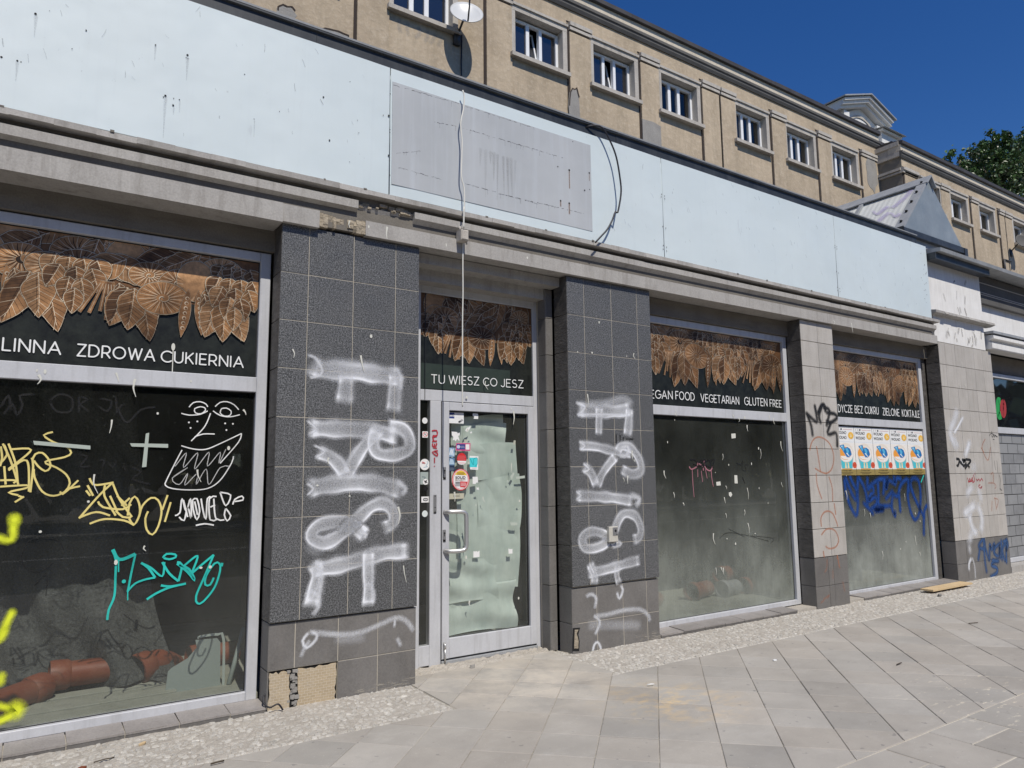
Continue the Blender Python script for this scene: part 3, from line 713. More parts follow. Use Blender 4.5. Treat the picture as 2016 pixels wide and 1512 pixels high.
p3 = pillar('narrow beige stone pillar between the second and third window, tagged in black and orange', 7.5, 8.157, [7.5, 7.842, 8.157], [7.5, 7.765, 7.865, 8.157], [.566, .885, 1.187, 1.5, 1.81, 2.123, 2.438, 2.785, 3.09, SO], [-.01, .241, .562], 'beige_tile', beige=True)
p4 = pillar('broad beige stone pier at the right end with blue and white graffiti', 10.8, 12.452, [10.8, 10.978, 11.28, 11.575, 11.87, 12.15, 12.452], [10.8, 11.1, 11.55, 12.0, 12.452], [.566, .88, 1.19, 1.5, 1.81, 2.115, 2.42, 2.745, 3.07, 3.395], [-.01, .245, .562], 'beige_tile', beige=True)
p0 = pillar('unseen dark granite pillar added beyond the left window to stop light leaking in', -2.9, -1.8, [-2.9, -2.6, -2.26, -1.8], [-2.9, -2.6, -2.26, -1.8], G_ROWS, [-.01, .25, .556], 'granite')  # out of view, added to keep light from leaking in at the left
# left-looking faces in dark slate
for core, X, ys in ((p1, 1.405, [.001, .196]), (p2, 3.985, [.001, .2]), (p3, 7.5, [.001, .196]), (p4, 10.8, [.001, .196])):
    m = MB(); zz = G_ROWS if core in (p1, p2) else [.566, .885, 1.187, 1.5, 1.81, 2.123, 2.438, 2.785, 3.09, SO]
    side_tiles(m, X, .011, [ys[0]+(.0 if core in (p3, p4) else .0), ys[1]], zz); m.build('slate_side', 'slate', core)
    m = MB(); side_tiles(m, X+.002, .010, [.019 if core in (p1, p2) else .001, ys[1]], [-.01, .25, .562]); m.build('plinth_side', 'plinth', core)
# set-back jamb between the door frame and the second pillar
j = MB().box(3.915, 3.98, .232, .42, 0, 3.25).build('door_jamb', 'grout', shop)
m = MB(); tiles(m, [3.903, 3.984], [.0, .25, .56]+[.56+.345*k for k in range(1, 8)]+[3.25], .22, .2318, vary=.08); m.build('jamb_tiles', 'plinth', j)
m = MB(); side_tiles(m, 3.903, .011, [.222, .345], [.0, .25, .56]+[.56+.345*k for k in range(1, 8)]+[3.25]); m.build('jamb_side', 'plinth', j)
# lost tiles at the foot of the first pillar: bare combed mortar, dark cracks
def combed():
    k = NT('combed_tile_mortar')
    br = k.n.new('ShaderNodeTexBrick'); mp = k.n.new('ShaderNodeMapping'); k.l.new(k.tc.outputs['Object'], mp.inputs[0]); mp.inputs['Rotation'].default_value = (R(90), 0, 0)
    k.l.new(mp.outputs[0], br.inputs['Vector']); br.inputs['Scale'].default_value = 9; br.inputs['Mortar Size'].default_value = .012; br.inputs['Brick Width'].default_value = .34; br.inputs['Row Height'].default_value = .16; br.inputs['Bias'].default_value = 0
    br.inputs['Color1'].default_value = (.46, .37, .25, 1); br.inputs['Color2'].default_value = (.40, .32, .215, 1); br.inputs['Mortar'].default_value = (.60, .53, .41, 1)
    col = k.mix(k.math('MULTIPLY', k.ramp(k.noise(6, 8, .7), .5, .7), .5), br.outputs[0], (.50, .45, .37)); k.base(col); k.rough(.95)
    k.bump(br.outputs['Fac'], .6, .006); k.bump(k.noise(50, 6, .7), .5, .006); return k.m
M['combed'] = combed()
m = MB(); q = random.Random(8)
def ragged(x0, x1, z0, z1, n=9):
    pts = [(x0+(x1-x0)*i/n, z0+q.uniform(0, .012)) for i in range(n)]+[(x1+q.uniform(-.012, .004), z0+(z1-z0)*i/n) for i in range(n)]
    pts += [(x1+(x0-x1)*i/n, z1-q.uniform(0, .02)) for i in range(n)]+[(x0+q.uniform(-.004, .012), z1+(z0-z1)*i/n) for i in range(n)]; return pts
m.prism(ragged(1.418, 1.565, -.01, .243), .0215, .0285); m.prism(ragged(1.612, 1.882, -.01, .245), .0205, .0285)
m.build('bare_mortar', 'combed', p1)['label'] = 'bare beige mortar where plinth tiles have fallen off'
m = MB().box(1.407, 1.89, .0286, .029, -.01, .249); m.build('dark_crack', 'hole', p1)
m = MB()
for k in range(34):
    z = q.uniform(0, .23); x = 1.588+q.gauss(0, .012); s = q.uniform(.006, .02); m.box(x-s, x+s*.6, .015+q.uniform(0, .01), .0285, z, z+s*1.3)
m.build('mortar_lump', 'patchcement', p1)
# broken corner at the foot of the second pillar, and mortar smears
m = MB().prism([(3.984, .03), (4.055, .02), (4.062, .1), (4.05, .16), (4.07, .215), (3.99, .22)], .0155, .02); m.build('chipped_corner', 'hole', p2)
m = MB().prism([(4.0, .05), (4.045, .045), (4.05, .11), (4.03, .17), (4.052, .2), (4.01, .205)], .0145, .0153); m.build('bare_mortar', 'broken', p2)
m = MB()
for x0, x1, core_y in ((2.0, 2.49, .0162), (4.70, 5.03, .0162)):
    for k in range(22):
        x = q.uniform(x0, x1); z = q.uniform(.002, .05)*(1 if x1 < 3 else 1.4); ribbon(m, [(x, z), (x+q.uniform(.03, .09), z+q.uniform(-.006, .006))], q.uniform(.006, .016), core_y-k*.00003, 'soft', .02, gain=.8)
M['spray_mortar'] = paint('mortar_smear', (.42, .39, .34)); m.build('mortar_smear', 'spray_mortar', shop)
# small metal key box on the second pillar
kx, kz = at(*[A4[i]+v/3.6 for i, v in enumerate((743, 1050))], -.02)
kb = MB().bbox(kx-.055, kx+.052, -.035, -.001, kz-.068, kz+.068, .004).build('key_box', 'keybox', p2)
MB().bbox(kx-.012, kx+.045, -.0375, -.0352, kz-.012, kz+.06, .001).build('cover', 'lockplate', kb)
m = MB(); disc(m, kx+.02, kz+.03, .012, -.0379); disc(m, kx+.035, kz-.005, .006, -.0379); m.build('keyhole', 'hole', kb)
for core, x0, x1 in ((p1, 1.405, 2.495), (p2, 3.985, 5.035), (p0, -2.9, -1.8)):
    m = MB().box(x0+.004, x1-.004, .0028, .028, .566, SO-.002)
    if core is p1: m.box(x0+.004, x1-.004, .0192, .0284, .2515, .553).box(1.893, x1-.004, .0192, .0284, -.008, .2513)
    else: m.box(x0+.072 if core is p2 else x0+.004, x1-.004, .0192, .0284, -.008, .25).box(x0+.004, x1-.004, .0193, .0284, .2502, .545)
    m.build('grout_bed', 'grout', core)

# ------------------------------------------------------------------ lettering: a round-ended single-line alphabet
def arc(cx, cz, rx, rz, a0, a1, n=14): return [(cx+rx*math.cos(R(a0+(a1-a0)*k/n)), cz+rz*math.sin(R(a0+(a1-a0)*k/n))) for k in range(n+1)]
GL = {
 'A': (.80, [[(0, 0), (.40, 1), (.80, 0)], [(.15, .33), (.65, .33)]]),
 'B': (.60, [[(0, 0), (0, 1), (.30, 1)]+arc(.30, .76, .26, .24, 90, -90)[1:]+[(0, .52)], [(.30, .52)]+arc(.32, .26, .28, .26, 90, -90)[1:]+[(0, 0)]]),
 'C': (.78, [arc(.47, .5, .47, .5, 48, 312, 22)]),
 'D': (.74, [[(0, 0), (0, 1), (.26, 1)]+arc(.26, .5, .48, .5, 90, -90, 18)[1:]+[(0, 0)]]),
 'E': (.52, [[(.52, 1), (0, 1), (0, 0), (.52, 0)], [(0, .51), (.45, .51)]]),
 'F': (.50, [[(.50, 1), (0, 1), (0, 0)], [(0, .50), (.42, .50)]]),
 'G': (.82, [arc(.47, .5, .47, .5, 48, 360, 24)+[(.55, .5)]]),
 'H': (.66, [[(0, 0), (0, 1)], [(.66, 0), (.66, 1)], [(0, .5), (.66, .5)]]),
 'I': (.02, [[(0, 0), (0, 1)]]),
 'J': (.42, [[(.42, 1), (.42, .28)]+arc(.20, .24, .22, .24, 0, -150, 10)]),
 'K': (.58, [[(0, 0), (0, 1)], [(.55, 1), (.02, .42)], [(.18, .58), (.58, 0)]]),
 'L': (.48, [[(0, 1), (0, 0), (.48, 0)]]),
 'M': (.84, [[(0, 0), (0, 1), (.42, .35), (.84, 1), (.84, 0)]]),
 'N': (.68, [[(0, 0), (0, 1), (.68, 0), (.68, 1)]]),
 'O': (.94, [arc(.47, .5, .47, .5, 0, 360, 28)]),
 'R': (.60, [[(0, 0), (0, 1), (.30, 1)]+arc(.30, .70, .28, .30, 90, -90)[1:]+[(0, .40)], [(.30, .40), (.60, 0)]]),
 'S': (.56, [arc(.28, .755, .26, .245, 50, 250, 12)+arc(.28, .26, .28, .26, 80, -140, 14)]),
 'T': (.62, [[(0, 1), (.62, 1)], [(.31, 1), (.31, 0)]]),
 'U': (.64, [[(0, 1), (0, .32)]+arc(.32, .32, .32, .32, 180, 360, 14)+[(.64, 1)]]),
 'V': (.74, [[(0, 1), (.37, 0), (.74, 1)]]),
 'W': (1.06, [[(0, 1), (.27, 0), (.53, .96), (.79, 0), (1.06, 1)]]),
 'Y': (.66, [[(0, 1), (.33, .48), (.66, 1)], [(.33, .48), (.33, 0)]]),
 'Z': (.60, [[(0, 1), (.60, 1), (0, 0), (.60, 0)]]),
}
GL['Ą'] = GL['A']
def letters(text, p0, p1, h, Y, weight=.115, gap=.26, mb=None, space=.42):
    """set the words between p0 and p1 (baseline ends) with cap height h"""
    adv = []; x = 0
    for ch in text:
        if ch == ' ': x += space; continue
        adv.append((ch, x)); x += GL[ch][0]+gap
    tot = x-gap; L = p1[0]-p0[0]; sx = L/tot; m = mb or MB()
    for ch, ax in adv:
        for st in GL[ch][1]:
            pts = [(p0[0]+(ax+a)*sx, p0[1]+(p1[1]-p0[1])*((ax+a)*sx/L)+b*h) for a, b in st]
            turn = lambda i: 0 < i < len(pts)-1 and abs((math.atan2(pts[i+1][1]-pts[i][1], pts[i+1][0]-pts[i][0])-math.atan2(pts[i][1]-pts[i-1][1], pts[i][0]-pts[i-1][0])+math.pi) % (2*math.pi)-math.pi) > .6
            run = [pts[0]]
            for i in range(1, len(pts)):
                run.append(pts[i])
                if turn(i) or i == len(pts)-1:
                    Y -= .000012; ribbon(m, run, h*weight, Y, 'hard', sharp=True); run = [pts[i]]
                    Y -= .000012; disc(m, *pts[i], h*weight/2, Y, 8)
            Y -= .000012; disc(m, *pts[0], h*weight/2, Y, 8)
    return m
def font_mesh(name, text, mat, x, z, h, Y, parent, width=None, center=False, bold=False, rot=0):
    """words in Blender's built-in face as a flat mesh standing on plane y=Y"""
    cu = bpy.data.curves.new('t', 'FONT'); cu.body = text; cu.size = 1
    if bold: cu.offset = .018
    ob = bpy.data.objects.new('t', cu); COL.objects.link(ob)
    dg = bpy.context.evaluated_depsgraph_get(); dg.update(); me = bpy.data.meshes.new_from_object(ob.evaluated_get(dg)); bpy.data.objects.remove(ob); bpy.data.curves.remove(cu)
    xs = [v.co.x for v in me.vertices]; ys = [v.co.y for v in me.vertices]
    w0, h0 = max(xs)-min(xs), max(ys)-min(ys); sz = h/h0; sx = width/w0 if width else sz; mx, my = min(xs), min(ys); vs = []
    ca, sa = math.cos(R(rot)), math.sin(R(rot))
    for v in me.vertices:
        a = (v.co.x-mx)*sx-(w0*sx/2 if center else 0); b = (v.co.y-my)*sz; vs.append((x+a*ca-b*sa, Y, z+a*sa+b*ca))
    fs = [list(p.vertices) for p in me.polygons]; bpy.data.meshes.remove(me)
    return MB().add(vs, fs).build(name, mat, parent)

# ------------------------------------------------------------------ printed band of leaves and vegetables, like a bronze engraving
GOLD = [(.47, .25, .11), (.36, .185, .08), (.56, .32, .155), (.25, .125, .055), (.42, .225, .10)]
CREAM, DARK = (.80, .68, .50), (.035, .020, .012)
class Band:
    def __init__(s, Y, seed, box): s.mb = MB(); s.Y = Y; s.q = random.Random(seed); s.box = box
    def pl(s, pts, col):
        p = in_rect(pts, *s.box); s.Y -= .000012
        if len(p) > 2: s.mb.poly(p, s.Y, col)
    def lay(s): s.Y -= .0000012; return s.Y
    def shape(s, pts, col, rim=.006, edge=.004):
        cx = sum(p[0] for p in pts)/len(pts); cz = sum(p[1] for p in pts)/len(pts)
        def ins(d): return [(cx+(x-cx)*max(.1, 1-d/max(.004, math.hypot(x-cx, z-cz))), cz+(z-cz)*max(.1, 1-d/max(.004, math.hypot(x-cx, z-cz)))) for x, z in pts]
        s.pl(pts, DARK); s.pl(ins(edge*.6), CREAM); s.pl(ins(edge*.6+rim*.5), DARK); s.pl(ins(edge*.9+rim*.5), col)
    def line(s, pts, w, col):
        path = pts if len(pts) < 3 else smooth_path(pts, .02)
        x0, x1, z0, z1 = s.box; path = [p for p in path if x0 < p[0] < x1 and z0 < p[1] < z1]
        if len(path) < 2: return
        Y = s.lay(); n = len(path); vs = []
        for i, p in enumerate(path):
            a, b = path[max(i-1, 0)], path[min(i+1, n-1)]; dx, dz = b[0]-a[0], b[1]-a[1]; d = math.hypot(dx, dz) or 1
            ww = w/2*(1-.6*i/n); vs += [(p[0]-dz/d*ww, Y, p[1]+dx/d*ww), (p[0]+dz/d*ww, Y, p[1]-dx/d*ww)]
        s.mb.add(vs, [[2*i, 2*i+1, 2*i+3, 2*i+2] for i in range(n-1)], col)
    def loc(s, x, z, ang):
        ca, sa = math.cos(ang), math.sin(ang); return lambda a, b: (x+a*ca-b*sa, z+a*sa+b*ca)
    def leaf(s, x, z, L, W, ang, serr=False, nv=11):
        f = s.loc(x, z, ang); n = 12; q = s.q; up_, dn = [], []
        for i in range(n+1):
            t = i/n; w = W*math.sin(math.pi*t**.8)**.85*(1-.12*t); k = q.uniform(.9, 1.06) if serr else 1
            up_.append(f(t*L, w*.5*k)); dn.append(f(t*L, -w*.5*k))
        s.shape(up_+dn[::-1][1:-1], q.choice(GOLD), .007)
        dk = tuple(v*.62 for v in s.q.choice(GOLD)); s.pl([f(.03*L, 0)]+[f(t*L, -.41*W*math.sin(math.pi*t**.8)**.85*(1-.12*t)) for t in (.1, .25, .4, .55, .7, .85)]+[f(.95*L, 0)], dk)
        s.line([f(.02*L, 0), f(.5*L, .02*W), f(.97*L, 0)], .005, CREAM); s.line([f(.02*L, -.012), f(.9*L, -.008)], .003, DARK)
        for k in range(1, nv+1):
            t = k/(nv+1.5); w = W*.42*math.sin(math.pi*min(1, (t+.12))**.8)**.85
            for sg in (1, -1):
                s.line([f(t*L, 0), f((t+.09)*L, sg*w*.6), f((t+.15)*L, sg*w)], .0028, CREAM if (k+sg) % 3 == 0 else DARK)
    def bulb(s, x, z, r, h, rows=4):
        """overlapping pointed scales, as on an artichoke, tip down"""
        q = s.q
        for j in range(rows):
            t = j/(rows-1); n = max(1, round(4-3*t)); ww = r*(1-.62*t)
            for i in range(n):
                o = (i-(n-1)/2)/max(1, (n-1)/2) if n > 1 else 0
                s.leaf(x+o*ww*.72, z+h*(.52-.62*t), h*.52, r*1.05*(1-.2*t), R(-90+o*20+q.uniform(-4, 4)), False, 7)
    def gourd(s, x, z, r, ribs=16):
        s.shape(ring_pts(x, z, r, r*.78, 28)[:-1], s.q.choice(GOLD), .006)
        for k in range(ribs*2):
            a = 2*math.pi*k/(ribs*2); i0 = .22; o0 = .96-.06*(k % 2)
            s.line([(x+r*i0*math.cos(a), z+r*.78*(i0*math.sin(a)+.06)), (x+r*.6*math.cos(a+.07), z+r*.78*.6*math.sin(a+.07)), (x+r*o0*math.cos(a), z+r*.78*o0*math.sin(a))], .006 if k % 2 else .0035, DARK if k % 2 else CREAM)
        s.pl(ring_pts(x, z+r*.05, r*.2, r*.16, 12)[:-1], DARK); s.shape(ring_pts(x+r*.05, z+r*.13, r*.11, r*.17, 10)[:-1], s.q.choice(GOLD), .004)
    def turnip(s, x, z, rx, rz):
        s.shape(ring_pts(x, z, rx, rz, 26)[:-1], GOLD[2], .006)
        for k in range(26):
            a = R(170+k*7.4); L = s.q.uniform(.14, .34); s.line([(x+rx*.97*math.cos(a), z+rz*.97*math.sin(a)), (x+rx*(.97-L)*math.cos(a+.10), z+rz*(.97-L)*math.sin(a+.10))], .0035, DARK if k % 3 else CREAM)
    def cap(s, x, z, r, ang=0):
        """mushroom seen from below: gills round a stalk, with a curl"""
        f = s.loc(x, z, ang); s.shape([f(r*math.cos(a), r*.72*math.sin(a)) for a in [2*math.pi*k/26 for k in range(26)]], s.q.choice(GOLD), .006)
        for k in range(34):
            a = 2*math.pi*k/34; s.line([f(r*.25*math.cos(a), r*.18*math.sin(a)), f(r*.9*math.cos(a+.09), r*.65*math.sin(a+.09))], .0035, CREAM if k % 2 else DARK)
        sp = [f(r*.05*t*math.cos(t*1.3), r*.05*t*math.sin(t*1.3)*.8) for t in [k*.4 for k in range(14)]]
        s.line(sp, .009, CREAM); s.line([(a+.003, b-.004) for a, b in sp], .005, DARK)
    def pod(s, x, z, L, W, ang):
        f = s.loc(x, z, ang); n = 10
        a = [f(L*i/n, W*.5*math.sin(math.pi*i/n)) for i in range(n+1)]; b = [f(L*i/n, -W*.5*math.sin(math.pi*i/n)) for i in range(n+1)]
        s.shape(a+b[::-1][1:-1], s.q.choice(GOLD), .004)
        for i in range(2, 9):
            p = f(L*i/n, 0); s.pl(ring_pts(*p, W*.17, W*.17, 8)[:-1], CREAM); s.pl(ring_pts(p[0]+.002, p[1]-.002, W*.12, W*.12, 8)[:-1], GOLD[3])
    def stalks(s, x, z, L, n=6):
        for k in range(n):
            f = s.loc(x+(k-n/2)*.012, z, R(-90+(k-n/2)*9+s.q.uniform(-3, 3))); l = L*s.q.uniform(.8, 1.1)
            s.shape([f(0, .009), f(l, .011), f(l, -.011), f(0, -.009)], s.q.choice(GOLD), .003, .003); s.line([f(.02, 0), f(l*.95, 0)], .003, CREAM)
def engraved(x0, x1, ztop, zlow, Y, seed, k=1.0):
    """fill a strip with plants, hanging over each other, ragged along the foot"""
    b = Band(Y, seed, (x0, x1, zlow-.4, ztop)); q = b.q; H = ztop-zlow
    b.pl([(x0, ztop), (x0, ztop-H*.62), (x1, ztop-H*.62), (x1, ztop)], GOLD[3])
    inside = lambda x, r: max(x0+r, min(x1-r, x))
    # the mass above the fringe
    n = int((x1-x0)/(.115*k))
    for row, zf in ((2, 1.0), (1, .84), (0, .66)):
        for i in range(n):
            c = inside(x0+(i+.5+q.uniform(-.3, .3))*(x1-x0)/n, .12*k); z = zlow+H*zf+q.uniform(-.03, .02); t = q.randrange(10)
            if t < 6:
                L = q.uniform(.22, .32)*k; an = R(q.choice([-150, -125, -105, -75, -55, -30])); c2 = max(x0+.01, min(x1-.01, c)); e = c2+L*math.cos(an)
                if x0+.02 < e < x1-.02: b.leaf(c2, z+.08, L, q.uniform(.11, .15)*k, an, True)
            elif t == 6: b.gourd(c, z, .12*k)
            elif t == 7: b.turnip(c, z, .10*k, .115*k)
            elif t == 8: b.cap(c, z, .10*k, q.uniform(-1, 1))
            else: b.bulb(c, z, .10*k, .19*k, 3)
    # fringe
    x = x0+.06*k; i = q.randrange(5)
    while x < x1-.02:
        w = q.uniform(.11, .17)*k; c = inside(x+w/2, .075*k); zz = zlow+H*q.uniform(.40, .48); t = i % 6
        if t in (0, 3):
            for da in (-26, 22, 0): b.leaf(inside(c+da*.0012*k, .05*k), zz+.05, (.25+q.uniform(-.03, .05))*k, .15*k, R(-90+da*.8+q.uniform(-6, 6)), True)
        elif t == 1: b.bulb(inside(c, .12*k), zz-.00, .115*k, .26*k)
        elif t == 2: b.stalks(c, zz+.03, .19*k); b.leaf(inside(c+.06, .05*k), zz+.03, .2*k, .09*k, R(-80))
        elif t == 4: b.cap(inside(c, .125*k), zz-.02, .125*k, q.uniform(-.5, .5))
        else:
            b.pod(inside(c-.03, .03), zz+.07, .27*k, .06*k, R(-96)); b.pod(inside(c+.03, .03), zz+.07, .25*k, .055*k, R(-84)); b.leaf(inside(c+.07, .04), zz+.05, .22*k, .09*k, R(-78), True)
        x += w*1.0; i += 1
    return b.mb

# ------------------------------------------------------------------ shop windows
GY = .236
def frame_parts(win, xs, zs, y0=.2, y1=.27, bottom=None):
    """aluminium frame: xs = (outer left, inner left, inner right, outer right); zs = (outer low, inner low, bar low, bar top, inner top, outer top)"""
    xa, xb, xc, xd = xs; za, zb, zc, zd, ze, zf = zs
    m = MB(); bx = lambda a, b, c, d, yy=y0: m.bbox(a, b, yy, y1, c, d, .004)
    bx(xa, xb, za, zf); bx(xc, xd, za, zf); bx(xb+.0005, xc-.0005, ze, zf, y0+.001); bx(xb+.0005, xc-.0005, zc, zd, y0+.001); bx(xb+.0005, xc-.0005, za, zb, y0+.001)
    fr = m.build('frame', 'alu', win)
    m = MB(); t = .007; y = .2335
    for z0, z1 in ((zb, zc), (zd, ze)):
        m.box(xb-.001, xc+.001, y, .242, z0-.001, z0+t*.6).box(xb-.001, xc+.001, y, .242, z1-t, z1+.001).box(xb-.001, xb+t, y, .242, z0+t*.6, z1-t).box(xc-t, xc+.001, y, .242, z0+t*.6, z1-t)
    m.build('gasket', 'rubber', win); return fr
def sheet(x0, x1, z0, z1, Y): return MB().add([(x0, Y, z0), (x1, Y, z0), (x1, Y, z1), (x0, Y, z1)], [[0, 1, 2, 3]])
def shop_window(label, xs, zs, gmat):
    w = empty_part('shop_window', shop); w['label'] = label
    frame_parts(w, xs, zs); xa, xb, xc, xd = xs; za, zb, zc, zd, ze, zf = zs
    sheet(xb, xc, zb, zc, GY).build('glass_pane', gmat, w)
    sheet(xb, xc, zd, ze, GY).build('transom_pane', gmat, w)
    sheet(xb+.006, xc-.006, zd+.004, ze-.006, GY-.0015).build('print_film', 'film', w)
    return w
w1 = shop_window('large left window with yellow, white and turquoise tags over a dark interior', (-1.8, -1.735, 1.318, 1.39), (.04, .098, 2.131, 2.238, 3.088, 3.155), M['glass1'])
w2 = shop_window('middle window with dusty greenish lower glass and the words about vegan food', (5.04, 5.105, 7.428, 7.497), (.035, .09, 2.133, 2.234, 3.086, 3.16), M['glass2'])
w3 = shop_window('right window with a row of posters and blue scrawl on hazy glass', (8.16, 8.225, 10.585, 10.66), (.03, .078, 2.134, 2.232, 3.094, 3.162), M['glass3'])
MB().box(10.66, 10.80, .215, .27, 0, 3.2).build('side_filler', 'slate', shop)
PY = GY-.0025
engraved(-1.72, 1.31, 3.079, 2.50, PY, 21, 1.3).build('leaf_print', 'print', w1)
engraved(5.112, 7.42, 3.078, 2.575, PY, 12, 1.5).build('leaf_print', 'print', w2)
engraved(8.232, 10.578, 3.084, 2.565, PY, 5, 1.45).build('leaf_print', 'print', w3)
LY = GY-.0085
def words(win, text, fr, l, r, top, mat='white', weight=.12, **k):
    """text between two photo points on its baseline"""
    p0, p1 = tr([l, r], *fr, LY); t = tr([top], *fr, LY)[0]; h = t[1]-p0[1]
    return p0, p1, h
def put(win, items, fr, dY=0.0, weight=.125):
    for text, l, r, top in items:
        p0, p1 = tr([l, r], *fr, LY+dY); h = tr([top], *fr, LY+dY)[0][1]-p0[1]; letters(text, p0, p1, h, LY+dY, weight).build('lettering', 'white', win)
put(w1, [('LINNA', (17, 1113), (427, 1143), (17, 1026)), ('ZDROWA', (548, 1153), (1094, 1190), (548, 1071)), ('CUKIERNIA', (1142, 1194), (1722, 1236), (1142, 1118))], Z1)
put(w2, [('VEGAN', (968, 1378), (1166, 1388), (968, 1322)), ('FOOD', (1190, 1388), (1322, 1399), (1190, 1334)), ('VEGETARIAN', (1368, 1405), (1638, 1426), (1368, 1352)), ('GLUTEN', (1678, 1428), (1838, 1438), (1678, 1376)), ('FREE', (1858, 1440), (1938, 1447), (1858, 1392))], A3, weight=.118)
put(w3, [('DYCZE', (588, 1292), (697, 1298), (588, 1237)), ('BEZ', (717, 1299), (776, 1303), (717, 1246)), ('CUKRU', (795, 1304), (898, 1311), (795, 1251)), ('ZIELONE', (932, 1316), (1058, 1325), (932, 1264)), ('KOKTAJLE', (1080, 1326), (1213, 1336), (1080, 1276))], B6, weight=.115)

# sills of dark tiles
def sill(win, x0, x1, step, seed, pale=False, chip=None):
    q = random.Random(seed); m = MB(); x = x0
    while x < x1-.01:
        w = min(step, x1-x)
        v = q.gauss(1.0, .06); dz = q.uniform(-.004, .004)
        if not (chip and chip[0] < x+w/2 < chip[1]):
            m.add([(x+.003, .002+q.uniform(0, .004), .035+dz), (x+w-.003, .002+q.uniform(0, .004), .035+dz), (x+w-.003, .2, .046+dz), (x+.003, .2, .046+dz), (x+.003, .004, .022+dz), (x+w-.003, .004, .022+dz), (x+w-.003, .2, .03), (x+.003, .2, .03)],
                  [[0, 1, 2, 3], [4, 5, 1, 0], [5, 6, 2, 1], [7, 4, 0, 3]], (v*1.7, v*1.66, v*1.66))
            m.bbox(x+.003, x+w-.003, .006, .02, -.02, .021+dz, .002, (v*.8, v*.8, v*.8))
        x += w
    s_ = m.build('sill', 'plinth', win)
    MB().box(x0, x1, .015, .2, -.02, .029).build('sill_bed', 'mortar', win); return s_
sill(w1, -1.8, 1.405, .298, 1); sill(w2, 5.04, 7.5, .30, 2, chip=(7.25, 7.5)); sill(w3, 8.157, 10.8, .30, 3, chip=(8.157, 8.45))

# ------------------------------------------------------------------ door bay
bay = empty_part('door', shop); bay['label'] = 'grey aluminium entrance door with papered glass, stickers and a narrow side light'
DY = .38; DG = .40
m = MB(); bx = lambda a, b, c, d, y=DY: m.bbox(a, b, y, .44, c, d, .003)
bx(2.63, 2.702, .0, 3.17); bx(3.868, 3.94, .0, 3.17); bx(2.7025, 3.8675, 3.095, 3.168, DY+.001); bx(2.7025, 3.8675, 2.165, 2.258, DY+.001)
bx(2.796, 2.900, .0, 2.1645, DY+.0005); bx(2.7025, 2.7955, .012, .17, DY+.001)
m.bbox(2.60, 2.63, .36, .44, 0, 3.2, .003)
m.build('door_frame', 'alu', bay)
lf = MB(); bx = lambda a, b, c, d, y=DY-.012: lf.bbox(a, b, y, .43, c, d, .004)
bx(2.905, 2.973, .045, 2.160); bx(3.798, 3.864, .045, 2.160); bx(2.9735, 3.7975, 2.088, 2.159, DY-.011); bx(2.9735, 3.7975, .046, .205, DY-.011)
leaf_o = lf.build('door_leaf', 'alu', bay)
MB().box(2.900, 2.9048, DY+.002, .42, .03, 2.163).box(2.9049, 3.866, DY+.002, .42, 2.1602, 2.1645).box(3.8642, 3.8679, DY+.002, .42, .03, 2.16).box(2.74, 2.744, DY-.004, DY+.0009, 2.17, 3.09).build('shadow_gap', 'rubber', bay)
m = MB()
for x0, x1, z0, z1 in ((2.973, 3.798, .205, 2.088),):
    m.box(x0, x1, DG-.006, DG+.01, z1-.012, z1).box(x0, x0+.004, DG-.006, DG+.01, z0, z1-.012).box(x1-.012, x1, DG-.006, DG+.01, z0, z1-.012).box(x0+.004, x1-.012, DG-.006, DG+.01, z0, z0+.004)
m.build('gasket', 'rubber', bay)
MB().bbox(2.90, 3.868, DY-.02, .44, .004, .032, .003).build('threshold', 'zinc', bay)
sheet(2.973, 3.798, .205, 2.088, DG).build('glass_pane', 'glassd', bay)
sheet(2.702, 2.796, .17, 2.165, DG).build('side_light', 'glass1', bay)
sheet(2.702, 3.868, 2.258, 3.095, DG).build('transom_pane', 'glass1', bay)
sheet(2.703, 3.867, 2.259, 3.094, DG-.002).build('print_film', 'film', bay)
engraved(2.706, 3.864, 3.092, 2.50, DG-.0035, 33, 1.2).build('leaf_print', 'print', bay)
put(bay, [('TU', (1258, 1346), (1350, 1351), (1258, 1287)), ('WIESZ', (1382, 1352), (1594, 1362), (1382, 1294)), ('CO', (1626, 1364), (1722, 1369), (1626, 1310)), ('JESZ', (1752, 1372), (1908, 1382), (1752, 1318))], Z6, dY=DG-GY, weight=.115)
m = MB(); m.add([(2.71, DG-.0026, 2.27), (3.62, DG-.0026, 2.27), (3.62, DG-.0026, 2.485), (2.71, DG-.0026, 2.485)], [[0, 1, 2, 3]])
M['film_green'] = weathered('greenish_film', (.028, .04, .032), (.04, .055, .045), 8, .4); m.build('film_strip', 'film_green', bay)
# pull handle, locks, bolt
hy = DY-.075
top = (2.927, DY-.012, 1.231); bot = (2.927, DY-.012, .912)
pth = smooth_path([(2.927, DY-.012, 1.231), (2.955, hy+.025, 1.233), (3.02, hy, 1.233), (3.075, hy-.01, 1.226), (3.092, hy-.012, 1.20), (3.094, hy-.012, 1.15), (3.094, hy-.012, 1.0), (3.092, hy-.012, .945), (3.075, hy-.01, .918), (3.02, hy, .910), (2.955, hy+.025, .910), (2.927, DY-.012, .912)], .012)
MB().tube(pth, .0185, 12).build('handle', 'steel', bay)
m = MB(); mh = MB()
for z0, z1 in ((1.52, 1.605), (1.005, 1.085)):
    m.bbox(2.909, 2.938, DY-.0165, DY-.0118, z0, z1, .001); mh.box(2.912, 2.936, DY-.0170, DY-.0121, z0-.018, z0-.001); disc(mh, 2.925, (z0+z1)/2+.012, .008, DY-.0168, 10); mh.box(2.922, 2.928, DY-.0169, DY-.0166, (z0+z1)/2-.014, (z0+z1)/2+.01)
